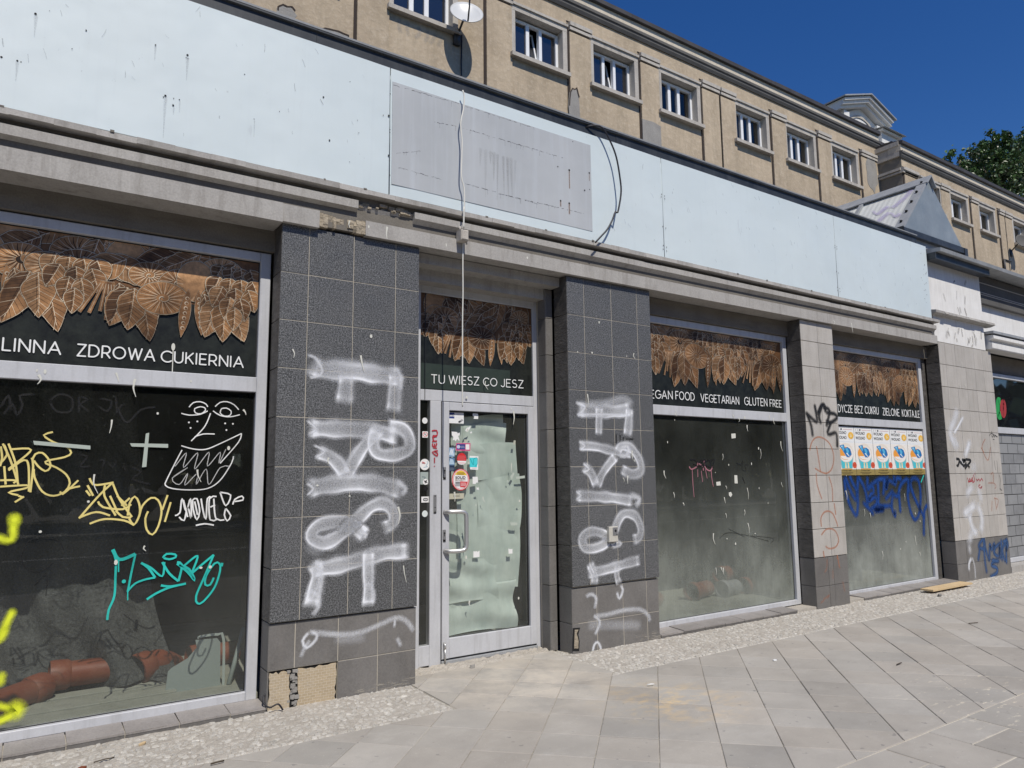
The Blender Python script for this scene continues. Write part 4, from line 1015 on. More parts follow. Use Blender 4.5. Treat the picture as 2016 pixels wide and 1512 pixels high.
lk = m.build('lock', 'lockplate', bay); mh.build('keyhole', 'hole', lk)
m = MB().bbox(2.828, 2.856, DY-.0035, DY, 1.225, 1.375, .001); k_ = m.build('strike_plate', 'lockplate', bay)
m = MB(); [disc(m, 2.842, z, .005, DY-.0038, 8) for z in (1.365, 1.27, 1.24)]; m.box(2.829, 2.853, DY-.0037, DY-.0035, 1.222, 1.233); m.build('screw', 'hole', k_)
MB().tube([(2.925, DY-.03, .02), (2.925, DY-.03, .13)], .007, 8).tube([(2.925, DY-.03, .13), (2.925, DY-.03, .16), (2.925, DY-.012, .175)], .010, 8).build('floor_bolt', 'steel', bay)
# paper sheets hung behind the door glass
def hung(name, x0, x1, z0, z1, Y, seed, lab=None, amp=.012, mat='paper'):
    q = random.Random(seed); m = MB(); nx, nz = 14, 22; vs = []; p1_, p2_ = q.uniform(0, 6), q.uniform(0, 6)
    for j in range(nz+1):
        for i in range(nx+1):
            u, v = i/nx, j/nz; ex = .022*math.sin(v*5+p1_)*(1 if i == nx else .3 if i else 0); ez = (.03*math.sin(u*2.6+p2_)) if j == nz else (.012*math.sin(u*4) if j == 0 else 0)
            vs.append((x0+(x1-x0)*u+ex, Y+amp*math.sin(u*7+v*3+p1_)*math.sin(v*4+p2_)+amp*.5*math.sin(v*11+u*2), z0+(z1-z0)*v+ez))
    m.add(vs, [[j*(nx+1)+i, j*(nx+1)+i+1, (j+1)*(nx+1)+i+1, (j+1)*(nx+1)+i] for j in range(nz) for i in range(nx)]); m.smooth = True
    o = m.build(name, mat, None); tag(o, lab, 'paper sheet', 'paper sheets behind the door glass'); return o
hung('paper_sheet', 3.05, 3.60, 1.45, 2.06, .475, 1, 'upper greenish paper sheet taped behind the door glass, reaching almost to its top', .014)
hung('paper_sheet', 3.10, 3.735, .55, 1.80, .455, 2, 'tall greenish paper sheet filling the middle of the door glass', .012)
hung('paper_sheet', 3.30, 3.755, .95, 1.52, .447, 6, 'small greenish paper sheet overlapping the right side of the tall one', .010)
hung('paper_sheet', 3.02, 3.50, .46, .80, .449, 7, 'creased paper strip low across the left half of the door glass', .016)
hung('paper_sheet', 3.16, 3.62, 1.62, 1.98, .462, 8, 'paper offcut hanging across the top of the tall sheet', .014)
hung('paper_sheet', 2.99, 3.70, .20, .62, .462, 3, 'low crumpled paper sheet at the foot of the door glass', .018)
hung('paper_sheet', 2.985, 3.13, .30, 1.22, .47, 4, 'narrow paper sheet at the left edge of the door glass, behind the handle', .006)

# ------------------------------------------------------------------ stickers on the door
SY = DG-.0015
def rect(fr, a, b, Y): 
    (x0, z1), (x1, z0) = tr([a, b], *fr, Y); return min(x0, x1), max(x0, x1), min(z0, z1), max(z0, z1)
class Ink:
    def __init__(s, Y): s.mb = MB(); s.Y = Y
    def r(s, fr, a, b, c): x0, x1, z0, z1 = rect(fr, a, b, SY); s.Y -= .00012; s.mb.poly([(x0, z0), (x1, z0), (x1, z1), (x0, z1)], s.Y, c); return s
    def q(s, fr, pts, c): s.Y -= .00012; s.mb.poly(tr(pts, *fr, SY), s.Y, c); return s
    def d(s, fr, ctr, rx, c, ry=None):
        x, z = tr([ctr], *fr, SY)[0]; x2 = tr([(ctr[0]+rx, ctr[1])], *fr, SY)[0][0]; z2 = tr([(ctr[0], ctr[1]-(ry or rx))], *fr, SY)[0][1]; s.Y -= .00012
        s.mb.poly(ring_pts(x, z, x2-x, z2-z, 28)[:-1], s.Y, c); return s
    def lines(s, fr, a, b, n, c, h=.35):
        for k in range(n):
            y = a[1]+(b[1]-a[1])*(k+.5)/n; hh = (b[1]-a[1])/n*h; e = b[0]-(b[0]-a[0])*(.0 if k % 3 else .12); s.r(fr, (a[0], y-hh/2), (e, y+hh/2), c)
        return s
    def ribbon(s, fr, pts, w, c): s.Y -= .00012; ribbon(s.mb, tr(pts, *fr, SY), w, s.Y, 'hard', .01, col=c); return s
    def build(s, label): o = s.mb.build('sticker', 'ink', bay); o['label'] = label; return o
Wh, Nv, Rd, Bk, Gy = (.80, .80, .79), (.02, .045, .22), (.62, .02, .025), (.015, .015, .015), (.35, .35, .36)
s = Ink(SY).r(D1, (507, 412), (748, 596), Wh).r(D1, (518, 418), (600, 515), Nv).r(D1, (518, 478), (600, 486), Wh).lines(D1, (612, 420), (736, 470), 4, (.72, .5, .5)).lines(D1, (612, 478), (730, 535), 5, (.62, .62, .64)).lines(D1, (520, 552), (640, 580), 2, (.6, .62, .68)).q(D1, [(655, 565), (720, 520), (738, 545), (680, 585)], Gy).q(D1, [(658, 565), (690, 548), (702, 565), (675, 582)], Bk)
st1 = s.build('white notice sticker with a navy square in the door corner')
a, b = tr([(522, 478), (598, 450)], *D1, SY); font_mesh('lettering', 'serb', 'white', a[0], a[1], b[1]-a[1], s.Y-.0002, st1, width=b[0]-a[0], bold=True)
s = Ink(SY).q(D1, [(628, 905), (855, 905), (850, 1028), (622, 1022)], (.62, .08, .22)).r(D1, (634, 914), (848, 1018), (.62, .08, .22)).r(D1, (637, 918), (770, 1006), Nv).r(D1, (778, 922), (838, 1006), Wh).d(D1, (664, 962), 28, (.55, .56, .72)).lines(D1, (700, 945), (762, 985), 3, (.6, .6, .75)).build('pink-edged navy and white sticker')
s = Ink(SY).d(D1, (716, 1152), 74, Rd, 92).q(D1, [(646, 1182), (787, 1186), (776, 1222), (750, 1240), (716, 1246), (680, 1240), (656, 1222)], Wh).lines(D1, (660, 1204), (775, 1232), 2, (.7, .15, .15), .3).lines(D1, (655, 1100), (778, 1172), 5, (.75, .25, .25), .3)
s5 = s.build('round red sticker with a white foot')
s = Ink(SY).q(D1, [(840, 1104), (980, 1112), (976, 1328), (848, 1320)], Wh)
for k in range(5): s.ribbon(D1, [(850+k*24, 1135), (858+k*22, 1200), (856+k*22, 1285)], .018, (.06, .62, .66))
s.ribbon(D1, [(850, 1150), (900, 1250), (905, 1160), (960, 1140), (965, 1230), (925, 1270)], .006, (.02, .36, .4)).lines(D1, (880, 1296), (960, 1306), 1, (.75, .3, .3)).build('white sticker scribbled over in turquoise marker')
s = Ink(SY).r(D1, (507, 975), (603, 1120), (.22, .36, .52)).q(D1, [(515, 1085), (540, 985), (575, 1000), (600, 1110)], (.52, .64, .74)).ribbon(D1, [(520, 1090), (550, 1010), (560, 1070), (590, 990)], .004, Wh).r(D1, (507, 1135), (603, 1255), (.10, .2, .34)).q(D1, [(512, 1240), (535, 1150), (580, 1165), (600, 1240)], (.42, .56, .68)).r(D1, (507, 1256), (603, 1350), (.015, .03, .07)).lines(D1, (520, 1290), (595, 1340), 4, (.2, .25, .32)).build('column of three blue photo stickers')
s = Ink(SY).d(D2, (700, 195), 138, Rd, 172).d(D2, (700, 195), 126, Wh, 160).d(D2, (700, 195), 119, Rd, 152).d(D2, (700, 195), 112, Wh, 146)
arcp = [(700+108*math.cos(R(t)), 195-142*math.sin(R(t))) for t in range(28, 153, 8)]; s.q(D2, arcp, (.80, .52, .02)).lines(D2, (640, 75), (765, 122), 4, (.25, .18, .05), .5)
s.r(D2, (612, 228), (690, 300), Gy).q(D2, [(691, 222), (805, 228), (790, 290), (755, 318), (691, 316)], Rd).r(D2, (618, 240), (686, 254), (.12, .12, .12)).lines(D2, (700, 240), (790, 300), 4, (.8, .6, .6), .35)
s9 = s.build('big round red and white security sticker with a yellow top')
for txt, l, r, t, mt in (('SOLID', (614, 182), (774, 180), (614, 142), 'black'), ('SECURITY', (612, 216), (776, 214), (612, 188), 'rust')):
    a, b, c = tr([l, r, t], *D2, SY); font_mesh('lettering', txt, mt, a[0], a[1], c[1]-a[1], s.Y-.0003, s9, width=b[0]-a[0], bold=(txt == 'SOLID'))
s = Ink(SY).q(D2, [(520, 418), (755, 410), (752, 495), (518, 506)], (.50, .48, .37)); sp_ = s.build('cream label marked with the pull sign')
a, b, c = tr([(586, 470), (688, 468), (586, 440)], *D2, SY); font_mesh('lettering', 'POHAĆ', 'black', a[0], a[1], c[1]-a[1]+.004, s.Y-.0002, sp_, width=b[0]-a[0])
# torn white paper scraps and tape
def scrap(fr, pts, c=Wh, lab='torn scrap of white sticker'): Ink(SY).q(fr, pts, c).build(lab)
scrap(D1, [(890, 432), (965, 432), (978, 460), (976, 522), (905, 520), (915, 480), (890, 470)]); scrap(D1, [(770, 700), (800, 660), (835, 650), (858, 632), (850, 670), (820, 710), (790, 726)], Wh)
scrap(D1, [(556, 720), (640, 728), (652, 750), (685, 735), (686, 780), (660, 790), (684, 865), (660, 860), (645, 835), (620, 875), (600, 850), (572, 860), (585, 810), (560, 780)]); scrap(D1, [(845, 742), (870, 715), (878, 740), (862, 752)])
scrap(D2, [(888, 150), (968, 150), (976, 240), (940, 245), (938, 265), (890, 262)]); scrap(D2, [(948, 350), (955, 308), (968, 330), (980, 310), (992, 358)]); scrap(D2, [(902, 1328), (930, 1335), (945, 1325), (965, 1340), (998, 1318), (998, 1420), (900, 1428)]); scrap(D2, [(1455, 1285), (1480, 1298), (1520, 1292), (1520, 1365), (1458, 1368)])
for p in ([(1435, 205), (1452, 203), (1458, 232), (1440, 234)], [(1480, 870), (1600, 875), (1596, 915), (1500, 925)], [(1575, 150), (1715, 130), (1716, 172), (1580, 186)], [(1485, 150), (1530, 80), (1555, 95), (1510, 190)]): scrap(D2, p, (.47, .52, .46), 'strip of pale tape')
scrap(D1, [(755, 845), (800, 848), (800, 905), (752, 902)], (.45, .46, .38), 'strip of pale tape'); scrap(D1, [(1540, 860), (1570, 862), (1565, 930), (1530, 925)], (.45, .46, .38), 'strip of pale tape')
# side light stickers
s = Ink(SY).d(D1, (132, 548), 43, Wh, 48).lines(D1, (108, 540), (158, 558), 2, (.45, .5, .52)).build('small white round sticker on the side light')
s = Ink(SY).r(D1, (93, 716), (180, 818), Wh).d(D1, (137, 766), 38, Rd, 40).d(D1, (137, 766), 30, Wh, 33).q(D1, [(112, 740), (120, 735), (164, 790), (156, 797)], Rd).r(D1, (122, 750), (152, 780), (.4, .35, .35)).build('white no-smoking style sticker on the side light')
s = Ink(SY).d(D1, (130, 1243), 78, Wh, 90).ribbon(D1, [(85, 1205), (130, 1215)], .008, (.5, .1, .1)).ribbon(D1, [(85, 1225), (140, 1228)], .006, (.3, .1, .1)).ribbon(D1, [(165, 1190), (180, 1220), (150, 1260), (175, 1275), (110, 1290)], .010, (.5, .6, .65)).build('large white round sticker on the side light')
s = Ink(SY).r(D2, (60, 75), (185, 270), (.36, .42, .40)).ribbon(D2, [(85, 150), (140, 160), (120, 190)], .01, (.2, .25, .26)).build('peeling grey-green sticker on the side light')
s = Ink(SY-.0006).d(D2, (143, 230), 43, Wh, 48).q(D2, [(110, 205), (140, 215), (165, 195), (160, 230), (180, 250), (145, 245), (135, 265), (130, 235)], Bk).build('white round sticker with a black splash on the side light')
s = Ink(SY).q(D2, [(105, 330), (130, 298), (165, 305), (185, 340), (160, 380), (120, 372)], (.004, .004, .004)).build('black round sticker on the side light')
s = Ink(SY).r(D2, (77, 465), (193, 556), Wh).ribbon(D2, [(105, 512), (120, 495), (165, 492), (178, 512), (160, 530), (118, 528), (105, 512)], .006, Bk).ribbon(D2, [(110, 505), (172, 503)], .004, Gy).ribbon(D2, [(110, 518), (172, 516)], .004, Gy).build('white card sticker with a black oval on the side light')
s = Ink(SY).d(D2, (132, 735), 45, (.68, .74, .73), 52).build('pale blank round sticker on the side light')
# red tag on the post beside the side light
st = Strokes(DY-.004)
for p in ([(245, 710), (320, 704), (326, 780), (256, 786)], [(325, 795), (250, 808)], [(262, 815), (275, 870), (325, 870)], [(275, 870), (250, 880)], [(318, 900), (315, 945), (255, 950), (260, 905)], [(290, 910), (288, 950)], [(325, 985), (262, 972)], [(340, 1022), (250, 1046), (330, 1110), (330, 1060), (290, 1040)], [(287, 1130), (285, 1220)], [(284, 1262), (286, 1276)]):
    st.px(p, D1, .012, 'hard', gain=.95)
st.build('marker_tag', 'mk_red', bay, 'red marker tag running down the door post')

# ------------------------------------------------------------------ spray letters on the granite pillars
def S_(v): return v/ (1410/5.4) / 3.6          # enlarged-photo pixels to metres, roughly, on the pillars
st = Strokes(-.0012); k = .00108
P1 = lambda pts, w, fr=Z7, **o: st.px(pts, fr, w*k*1.02, 'fat', **o)
P1([(395, 1205), (480, 1250), (700, 1262), (900, 1290), (1055, 1305)], 118, Z6); P1([(655, -22), (650, 90), (636, 210)], 100); P1([(1010, -30), (998, 120), (985, 268)], 100)
st.px([(375, 1150), (430, 1165), (480, 1240), (470, 1290), (390, 1310)], Z6, .036, 'soft', gain=.75)
st.px([(1000, 1240), (1040, 1300), (1040, 1400)], Z6, .05, 'soft', gain=.6)
P1([(378, 372), (600, 378), (800, 386), (1030, 430)], 104); P1([(880, 365), (845, 470), (880, 550), (1000, 560), (1095, 520), (1100, 440), (1050, 375), (940, 355)], 84); P1([(440, 535), (540, 575), (610, 640), (650, 722)], 84); P1([(650, 722), (730, 570), (820, 450), (900, 370)], 84)
st.px([(372, 315), (440, 375), (380, 415)], Z7, .030, 'soft', gain=.85); st.px([(420, 490), (500, 535), (430, 580)], Z7, .030, 'soft', gain=.85)
P1([(372, 802), (600, 765), (850, 762), (1060, 815)], 108); st.px([(370, 760), (420, 800), (372, 850)], Z7, .028, 'soft', gain=.8); st.px([(1010, 750), (1075, 800), (1040, 850)], Z7, .06, 'soft', gain=.75)
P1([(800, 1140), (700, 1065), (580, 1035), (455, 1065), (410, 1140), (500, 1185), (620, 1120), (740, 1010), (830, 930), (920, 905), (985, 960), (985, 1040), (905, 1085)], 84)
st.px([(735, 1105), (795, 1125), (770, 1160)], Z7, .05, 'soft', gain=.8)
P1([(400, 1375), (600, 1345), (900, 1262), (1110, 1240)], 96); P1([(420, 1315), (452, 1400), (430, 1520), (400, 1650)], 88); P1([(812, 1235), (810, 1380), (812, 1520), (808, 1640)], 74)
st.px([(440, 1300), (470, 1400), (430, 1540), (395, 1600)], Z7, .035, 'soft', gain=.6); st.px([(770, 1500), (810, 1470), (850, 1540), (840, 1620)], Z7, .045, 'soft', gain=.6); st.px([(360, 1570), (400, 1530), (455, 1560), (455, 1640), (410, 1700)], Z7, .05, 'soft', gain=.7)
st.px([(370, 1180), (440, 1240), (520, 1180), (600, 1230)], Z7, .11, 'soft', gain=.22); st.px([(480, 1240), (700, 1230), (950, 1300)], Z6, .16, 'soft', gain=.22)
st.build('graffiti', 'spray_white', p1, 'tall column of hollow white spray letters')
st = Strokes(.0155)
st.px([(390, 548), (600, 565), (760, 548), (900, 492), (1010, 448), (1080, 470), (1135, 545)], Z8, .055, 'soft', gain=.62); st.px([(395, 545), (345, 610), (375, 660), (440, 600), (440, 560), (390, 545)], Z8, .036, 'soft', gain=.9); st.px([(400, 600), (360, 660), (330, 730)], Z8, .04, 'soft', gain=.6)
st.px([(1000, 450), (995, 520)], Z8, .03, 'soft', gain=.8); st.px([(1010, 585), (1045, 650)], Z8, .045, 'soft', gain=.6); st.px([(560, 600), (800, 590)], Z8, .09, 'soft', gain=.25)
st.build('graffiti', 'spray_white', p1, 'last soft white spray stroke on the plinth tiles')
st = Strokes(-.0012); k2 = .0014
P2 = lambda pts, w, fr=A4, **o: st.px(pts, fr, w*k2, 'fat', **o)
P2([(490, 165), (620, 175), (780, 178), (880, 160)], 84); P2([(647, 140), (645, 240), (643, 352)], 56); P2([(860, 150), (856, 260), (845, 360)], 66); st.px([(478, 115), (545, 150), (490, 215)], A4, .05, 'soft', gain=.85); st.px([(490, 205), (640, 200), (830, 205)], A4, .035, 'soft', gain=.8); st.px([(560, 130), (700, 120), (820, 90), (890, 140)], A4, .11, 'soft', gain=.4)
P2([(500, 422), (620, 430), (760, 462), (880, 480)], 56); P2([(775, 480), (800, 430), (870, 440), (930, 520), (940, 600), (880, 625), (800, 585)], 62); st.px([(790, 440), (850, 430), (840, 490), (780, 490)], A4, .07, 'soft', gain=.8); P2([(530, 565), (590, 620), (628, 715)], 60); P2([(628, 715), (670, 620), (720, 550), (770, 490)], 58); st.px([(500, 390), (545, 425), (505, 455)], A4, .04, 'soft', gain=.85); st.px([(530, 545), (575, 590), (530, 610)], A4, .04, 'soft', gain=.85)
P2([(478, 778), (700, 788), (890, 815)], 66); st.px([(480, 745), (515, 775), (482, 808)], A4, .036, 'soft', gain=.8); st.px([(860, 770), (930, 800), (900, 860)], A4, .09, 'soft', gain=.75)
P2([(775, 1125), (700, 1060), (600, 1030), (530, 1075), (555, 1150), (660, 1135), (740, 1060), (785, 950), (830, 905), (900, 920), (940, 1000), (930, 1070), (880, 1090)], 60); st.px([(740, 1140), (800, 1120), (760, 1100)], A4, .06, 'soft', gain=.8)
P2([(560, 1330), (700, 1300), (850, 1255), (940, 1232)], 60); P2([(575, 1250), (612, 1340), (612, 1410)], 52); P2([(778, 1260), (772, 1340), (790, 1405)], 46); st.px([(575, 1250), (615, 1340)], A4, .03, 'soft', gain=.8)
st.build('graffiti', 'spray_white', p2, 'narrower column of hollow white spray letters')
st = Strokes(.0155)
st.px([(550, 300), (590, 280), (625, 310), (615, 385)], A5, .05, 'soft', gain=.7); st.px([(795, 215), (815, 250), (790, 310), (770, 260)], A5, .045, 'soft', gain=.85)
st.px([(610, 435), (700, 425), (820, 395), (940, 390), (1000, 440), (1000, 480)], A5, .06, 'soft', gain=.6); st.px([(605, 430), (650, 470), (640, 520), (615, 570)], A5, .045, 'soft', gain=.8); st.px([(600, 690), (612, 640), (635, 620), (655, 650), (662, 695)], A5, .04, 'soft', gain=.9); st.px([(560, 500), (700, 500), (950, 500)], A5, .12, 'soft', gain=.3)
st.build('graffiti', 'spray_white', p2, 'soft white spray strokes on the plinth tiles')
st = Strokes(-.0008)
for p in ([(767, 340), (768, 415)], [(795, 345), (796, 412)], [(818, 360), (818, 410)], [(835, 378), (888, 376)], [(862, 380), (862, 432)], [(840, 432), (892, 430)], [(880, 460), (918, 452), (905, 510)], [(880, 500), (935, 555)]): st.px(p, A4, .014, 'hard', gain=.9)
st.build('graffiti', 'spray_black', p2, 'short black marker bars')
# ------------------------------------------------------------------ tags on the beige pillars
st = Strokes(-.0012)
for p in ([(352, 228), (378, 300), (390, 375)], [(345, 210), (400, 262), (425, 268), (408, 155)], [(432, 205), (458, 150), (480, 145), (488, 190)], [(462, 150), (440, 225), (452, 280)], [(478, 165), (520, 190), (498, 300)], [(500, 205), (560, 215), (578, 245), (530, 280), (500, 272)], [(530, 285), (505, 355), (520, 372), (562, 360), (576, 380), (580, 460)]): st.px(p, B7, .075, 'soft', endfade=False)
st.build('graffiti', 'spray_black', p3, 'black spray tag')
st = Strokes(-.0015)
for p in ([(368, 495), (385, 430), (420, 395), (470, 400), (525, 450), (553, 540), (540, 630), (500, 670), (450, 658), (408, 632)], [(420, 462), (436, 560), (452, 662)], [(418, 668), (426, 760), (462, 870)], [(515, 695), (540, 780), (545, 890)], [(458, 1082), (456, 1010), (490, 965), (540, 975), (572, 1040), (584, 1082)], [(556, 900), (568, 990)], [(458, 1145), (500, 1100), (560, 1110), (590, 1180), (570, 1235), (520, 1250), (490, 1232)], [(472, 1268), (480, 1318)]): st.px(p, B7, .021, 'hard', gain=.62)
st.build('graffiti', 'spray_orange', p3, 'faded orange outline letters running down the stone')
st = Strokes(.0018)
for p in ([(570, 1250), (585, 1330), (598, 1400)], [(580, 1270), (580, 1330)]): st.px(p, B7, .02, 'hard', gain=.6)
for p in ([(500, 30), (500, 100), (480, 140)], [(545, 110), (548, 190)], [(620, 200), (640, 290)], [(470, 350), (520, 310), (500, 340)], [(450, 375), (480, 350)]): st.px(p, (1500, 1092, 3.907), .03, 'soft', gain=.35)
st.build('graffiti', 'spray_orange', p3, 'orange drips on the plinth')
st = Strokes(-.0012)
PW = lambda pts, fr, w, g=.9, pr='soft': st.px(pts, fr, w, pr, gain=g)
PW([(300, 740), (262, 880), (215, 1000), (205, 1080), (250, 1190), (305, 1290)], N6, .19, .8); PW([(375, 850), (300, 990), (245, 1080)], N6, .08, .9); PW([(240, 1110), (290, 1200), (310, 1280)], N6, .12, .6)
st.build('graffiti', 'spray_white', p4, 'white hooked spray stroke, topmost'); st = Strokes(-.0012)
PW([(462, 1150), (430, 1260), (385, 1400)], N6, .15, .85); PW([(440, 10), (428, 140)], N7, .16, .8); PW([(540, 40), (590, 190)], N7, .26, .6); PW([(560, 320), (500, 400), (485, 475)], N7, .18, .75); PW([(600, 330), (640, 440), (655, 545)], N7, .18, .6)
st.build('graffiti', 'spray_white', p4, 'white slanting spray strokes'); st = Strokes(-.0012)
PW([(445, 695), (470, 640), (540, 580), (595, 525)], N7, .20, .9); PW([(595, 525), (645, 640), (660, 760), (640, 880)], N7, .19, .85); PW([(510, 620), (535, 760), (575, 850), (620, 880)], N7, .17, .85); PW([(575, 820), (520, 930), (510, 1010)], N7, .2, .7)
st.build('graffiti', 'spray_white', p4, 'white looping spray strokes')
st = Strokes(.0020)
PW([(510, 985), (520, 1060), (540, 1110)], N7, .13, .6); st.build('graffiti', 'spray_white', p4, 'short white spray end'); st = Strokes(.0020)
PW([(542, 1145), (512, 1220), (515, 1310)], N7, .08, .9); PW([(545, 1145), (575, 1250), (585, 1400)], N7, .06, .55)
st.build('graffiti', 'spray_white', p4, 'white spray ends on the plinth')
st = Strokes(.0016)
for p in ([(618, 1165), (632, 1060), (622, 1010), (678, 940), (700, 1050), (738, 1170)], [(640, 1040), (690, 1060)], [(678, 950), (690, 1150), (712, 1310)], [(745, 1170), (750, 1000), (770, 1060), (800, 990), (800, 1100)], [(860, 990), (810, 1040), (800, 1100), (850, 1130), (860, 1020), (870, 1150)], [(880, 960), (890, 1170)], [(930, 970), (895, 1060), (920, 1180)], [(940, 1200), (935, 950), (955, 1000), (940, 1060)], [(905, 965), (940, 960)], [(850, 1185), (790, 1200), (770, 1240), (830, 1270), (830, 1320), (760, 1370)], [(840, 1190), (780, 1180)]): st.px(p, N7, .095, 'soft', endfade=False, gain=1.0)
st.build('graffiti', 'spray_navy', p4, 'navy blue spray name on the plinth with a letter S under it')
st = Strokes(-.0018)
for p in ([(365, 20), (400, 30), (385, 100), (370, 85)], [(395, 40), (430, 70)], [(430, 30), (470, 35), (440, 60)], [(470, 25), (530, 40), (480, 110), (465, 135)], [(440, 100), (480, 85), (470, 60)], [(500, 100), (515, 110), (505, 120)], [(410, 60), (460, 110)]): st.px(p, N7, .038, 'hard')
st.build('graffiti', 'spray_black', p4, 'bold black tag'); st = Strokes(-.0018)
for p in ([(712, 1105), (735, 1075), (815, 1120)], [(740, 1090), (745, 1125), (765, 1095), (770, 1125), (790, 1095), (800, 1125)], [(755, 1150), (775, 1152)], [(735, 1045), (745, 1070)]): st.px(p, N6, .012, 'hard')
st.build('graffiti', 'spray_black', p4, 'tiny black tag'); st = Strokes(-.0018)
for p in ([(855, 200), (870, 260), (865, 330), (880, 390)], [(800, 40), (815, 150)], [(830, 40), (840, 180)], [(880, 405), (886, 420)], [(860, 360), (890, 380)]): st.px(p, N7, .014, 'hard', gain=.6)
st.build('graffiti', 'spray_black', p4, 'small black tags')
st = Strokes(-.0021)
for p in ([(492, 235), (510, 280), (520, 240), (530, 275), (550, 230), (548, 275)], [(560, 200), (575, 270), (550, 292)], [(500, 285), (560, 270)], [(590, 245), (605, 270), (600, 275), (625, 250), (635, 275), (655, 245), (670, 275)], [(575, 185), (580, 200)], [(640, 315), (620, 330), (640, 355), (660, 330), (650, 360)]): st.px(p, N7, .018, 'hard', gain=.8)
st.build('graffiti', 'mk_red', p4, 'red marker scribble')
st = Strokes(-.0019)
for p in ([(655, 1145), (615, 1260), (690, 1420), (725, 1250)], [(600, 1255), (640, 1320)]): st.px(p, N6, .02, 'hard', gain=.55)
st.build('graffiti', 'spray_orange', p4, 'orange pointed loop'); st = Strokes(-.0019)
for p in ([(760, 200), (785, 180), (790, 290)], [(730, 295), (800, 300), (820, 340), (805, 360)], [(805, 460), (820, 560), (825, 600)], [(800, 470), (845, 490), (830, 580)], [(775, 500), (770, 620)]): st.px(p, N7, .02, 'hard', gain=.5)
st.build('graffiti', 'spray_orange', p4, 'thin orange strokes')

# ------------------------------------------------------------------ tags on the window glass
TY = GY-.0022
st = Strokes(TY)
YM = lambda pts, w=.011, fr=Z2: st.px(pts, fr, w, 'hard', gain=1)
for p in ([(5, 500), (15, 580), (0, 640)], [(20, 480), (75, 600), (130, 770)], [(60, 480), (110, 620), (125, 750)], [(30, 490), (50, 560), (0, 620)], [(80, 520), (220, 525), (60, 660)], [(60, 670), (190, 600), (205, 820)], [(30, 640), (40, 770)], [(0, 740), (110, 740), (95, 760)], [(0, 785), (190, 775), (185, 795), (60, 825), (130, 845)], [(170, 855), (105, 895)], [(130, 850), (160, 860)],
          [(215, 825), (235, 640), (225, 580)], [(228, 600), (250, 555), (300, 545), (350, 600), (355, 650), (320, 675), (270, 640), (240, 600)], [(375, 398), (310, 420), (380, 470), (470, 500), (505, 545), (460, 575), (340, 600), (325, 620), (400, 650), (470, 700), (495, 760), (460, 820), (380, 850), (300, 820), (245, 720), (240, 660)], [(425, 820), (455, 830), (555, 740)], [(440, 842), (490, 800), (568, 782)]): YM(p)
st.build('marker_tag', 'mk_yellow', w1, 'pale yellow marker tag at the left edge'); st = Strokes(TY-.0006)
for p in ([(635, 725), (660, 770), (720, 770), (805, 755)], [(800, 755), (700, 850), (560, 1010)], [(560, 1005), (680, 965), (780, 990)], [(620, 775), (660, 850)], [(610, 812), (640, 850)], [(745, 775), (740, 850), (820, 990)], [(800, 765), (850, 880), (935, 1000)], [(695, 890), (730, 930), (870, 945), (930, 910)], [(780, 850), (830, 960)], [(830, 850), (900, 920)], [(860, 920), (920, 865)], [(820, 955), (870, 1000), (930, 1002)], [(905, 990), (920, 900), (955, 855), (985, 900), (990, 980), (950, 1055), (915, 1010)], [(635, 1048), (740, 1015), (880, 1025), (950, 1058)], [(985, 1000), (1010, 920), (1070, 865), (1120, 880), (1145, 960), (1120, 1070), (1080, 1125), (1040, 1090), (1030, 1010), (1050, 960)], [(1150, 950), (1188, 845)], [(1168, 1035), (1210, 895)]): YM(p, .012)
st.build('marker_tag', 'mk_yellow', w1, 'pale yellow marker tag in the middle of the glass')
st = Strokes(TY-.003)
for p in ([(1340, 222), (1370, 190), (1420, 183), (1460, 200), (1472, 220)], [(1285, 265), (1340, 278), (1420, 272), (1472, 248)], [(1420, 218), (1380, 232), (1385, 262), (1425, 268), (1455, 245), (1450, 225), (1420, 218)], [(1525, 218), (1560, 188), (1610, 183), (1660, 205), (1692, 240)], [(1510, 248), (1560, 280), (1630, 290), (1700, 275)], [(1570, 232), (1560, 262), (1590, 285), (1630, 280), (1638, 250), (1605, 228), (1570, 232)], [(1492, 265), (1450, 360), (1355, 462)], [(1380, 432), (1440, 412), (1522, 412)], [(1285, 495), (1370, 518), (1460, 520), (1560, 480), (1712, 408)], [(1712, 408), (1690, 470), (1560, 620)], [(1290, 525), (1240, 620), (1180, 740), (1172, 775), (1220, 798), (1340, 808), (1470, 798), (1560, 740), (1640, 620), (1655, 570)]): st.px(p, Z2, .0075, 'hard', gain=.95)
zig = [(1240, 620), (1240, 640), (1320, 545), (1300, 650), (1400, 545), (1380, 660), (1480, 540), (1470, 640), (1560, 540), (1550, 620), (1600, 520)]
st.go(tr(zig, *Z2, TY), .0055, 'hard', sharp=False, gain=.7); st.go(tr([(1225, 720), (1330, 650), (1220, 725), (1270, 770), (1330, 690), (1310, 775), (1400, 690), (1390, 770), (1460, 660), (1480, 770), (1560, 650), (1620, 640)], *Z2, TY), .0055, 'hard', gain=.7)
for a, b in ((1338, 330), (1398, 323), (1350, 369), (1595, 337), (1650, 340), (1604, 384)): x, z = tr([(a, b)], *Z2, TY)[0]; disc(st.mb, x, z, .006, st.Y, 8)
st.build('marker_tag', 'mk_white', w1, 'white marker drawing of a face with a beard'); st = Strokes(TY-.0034)
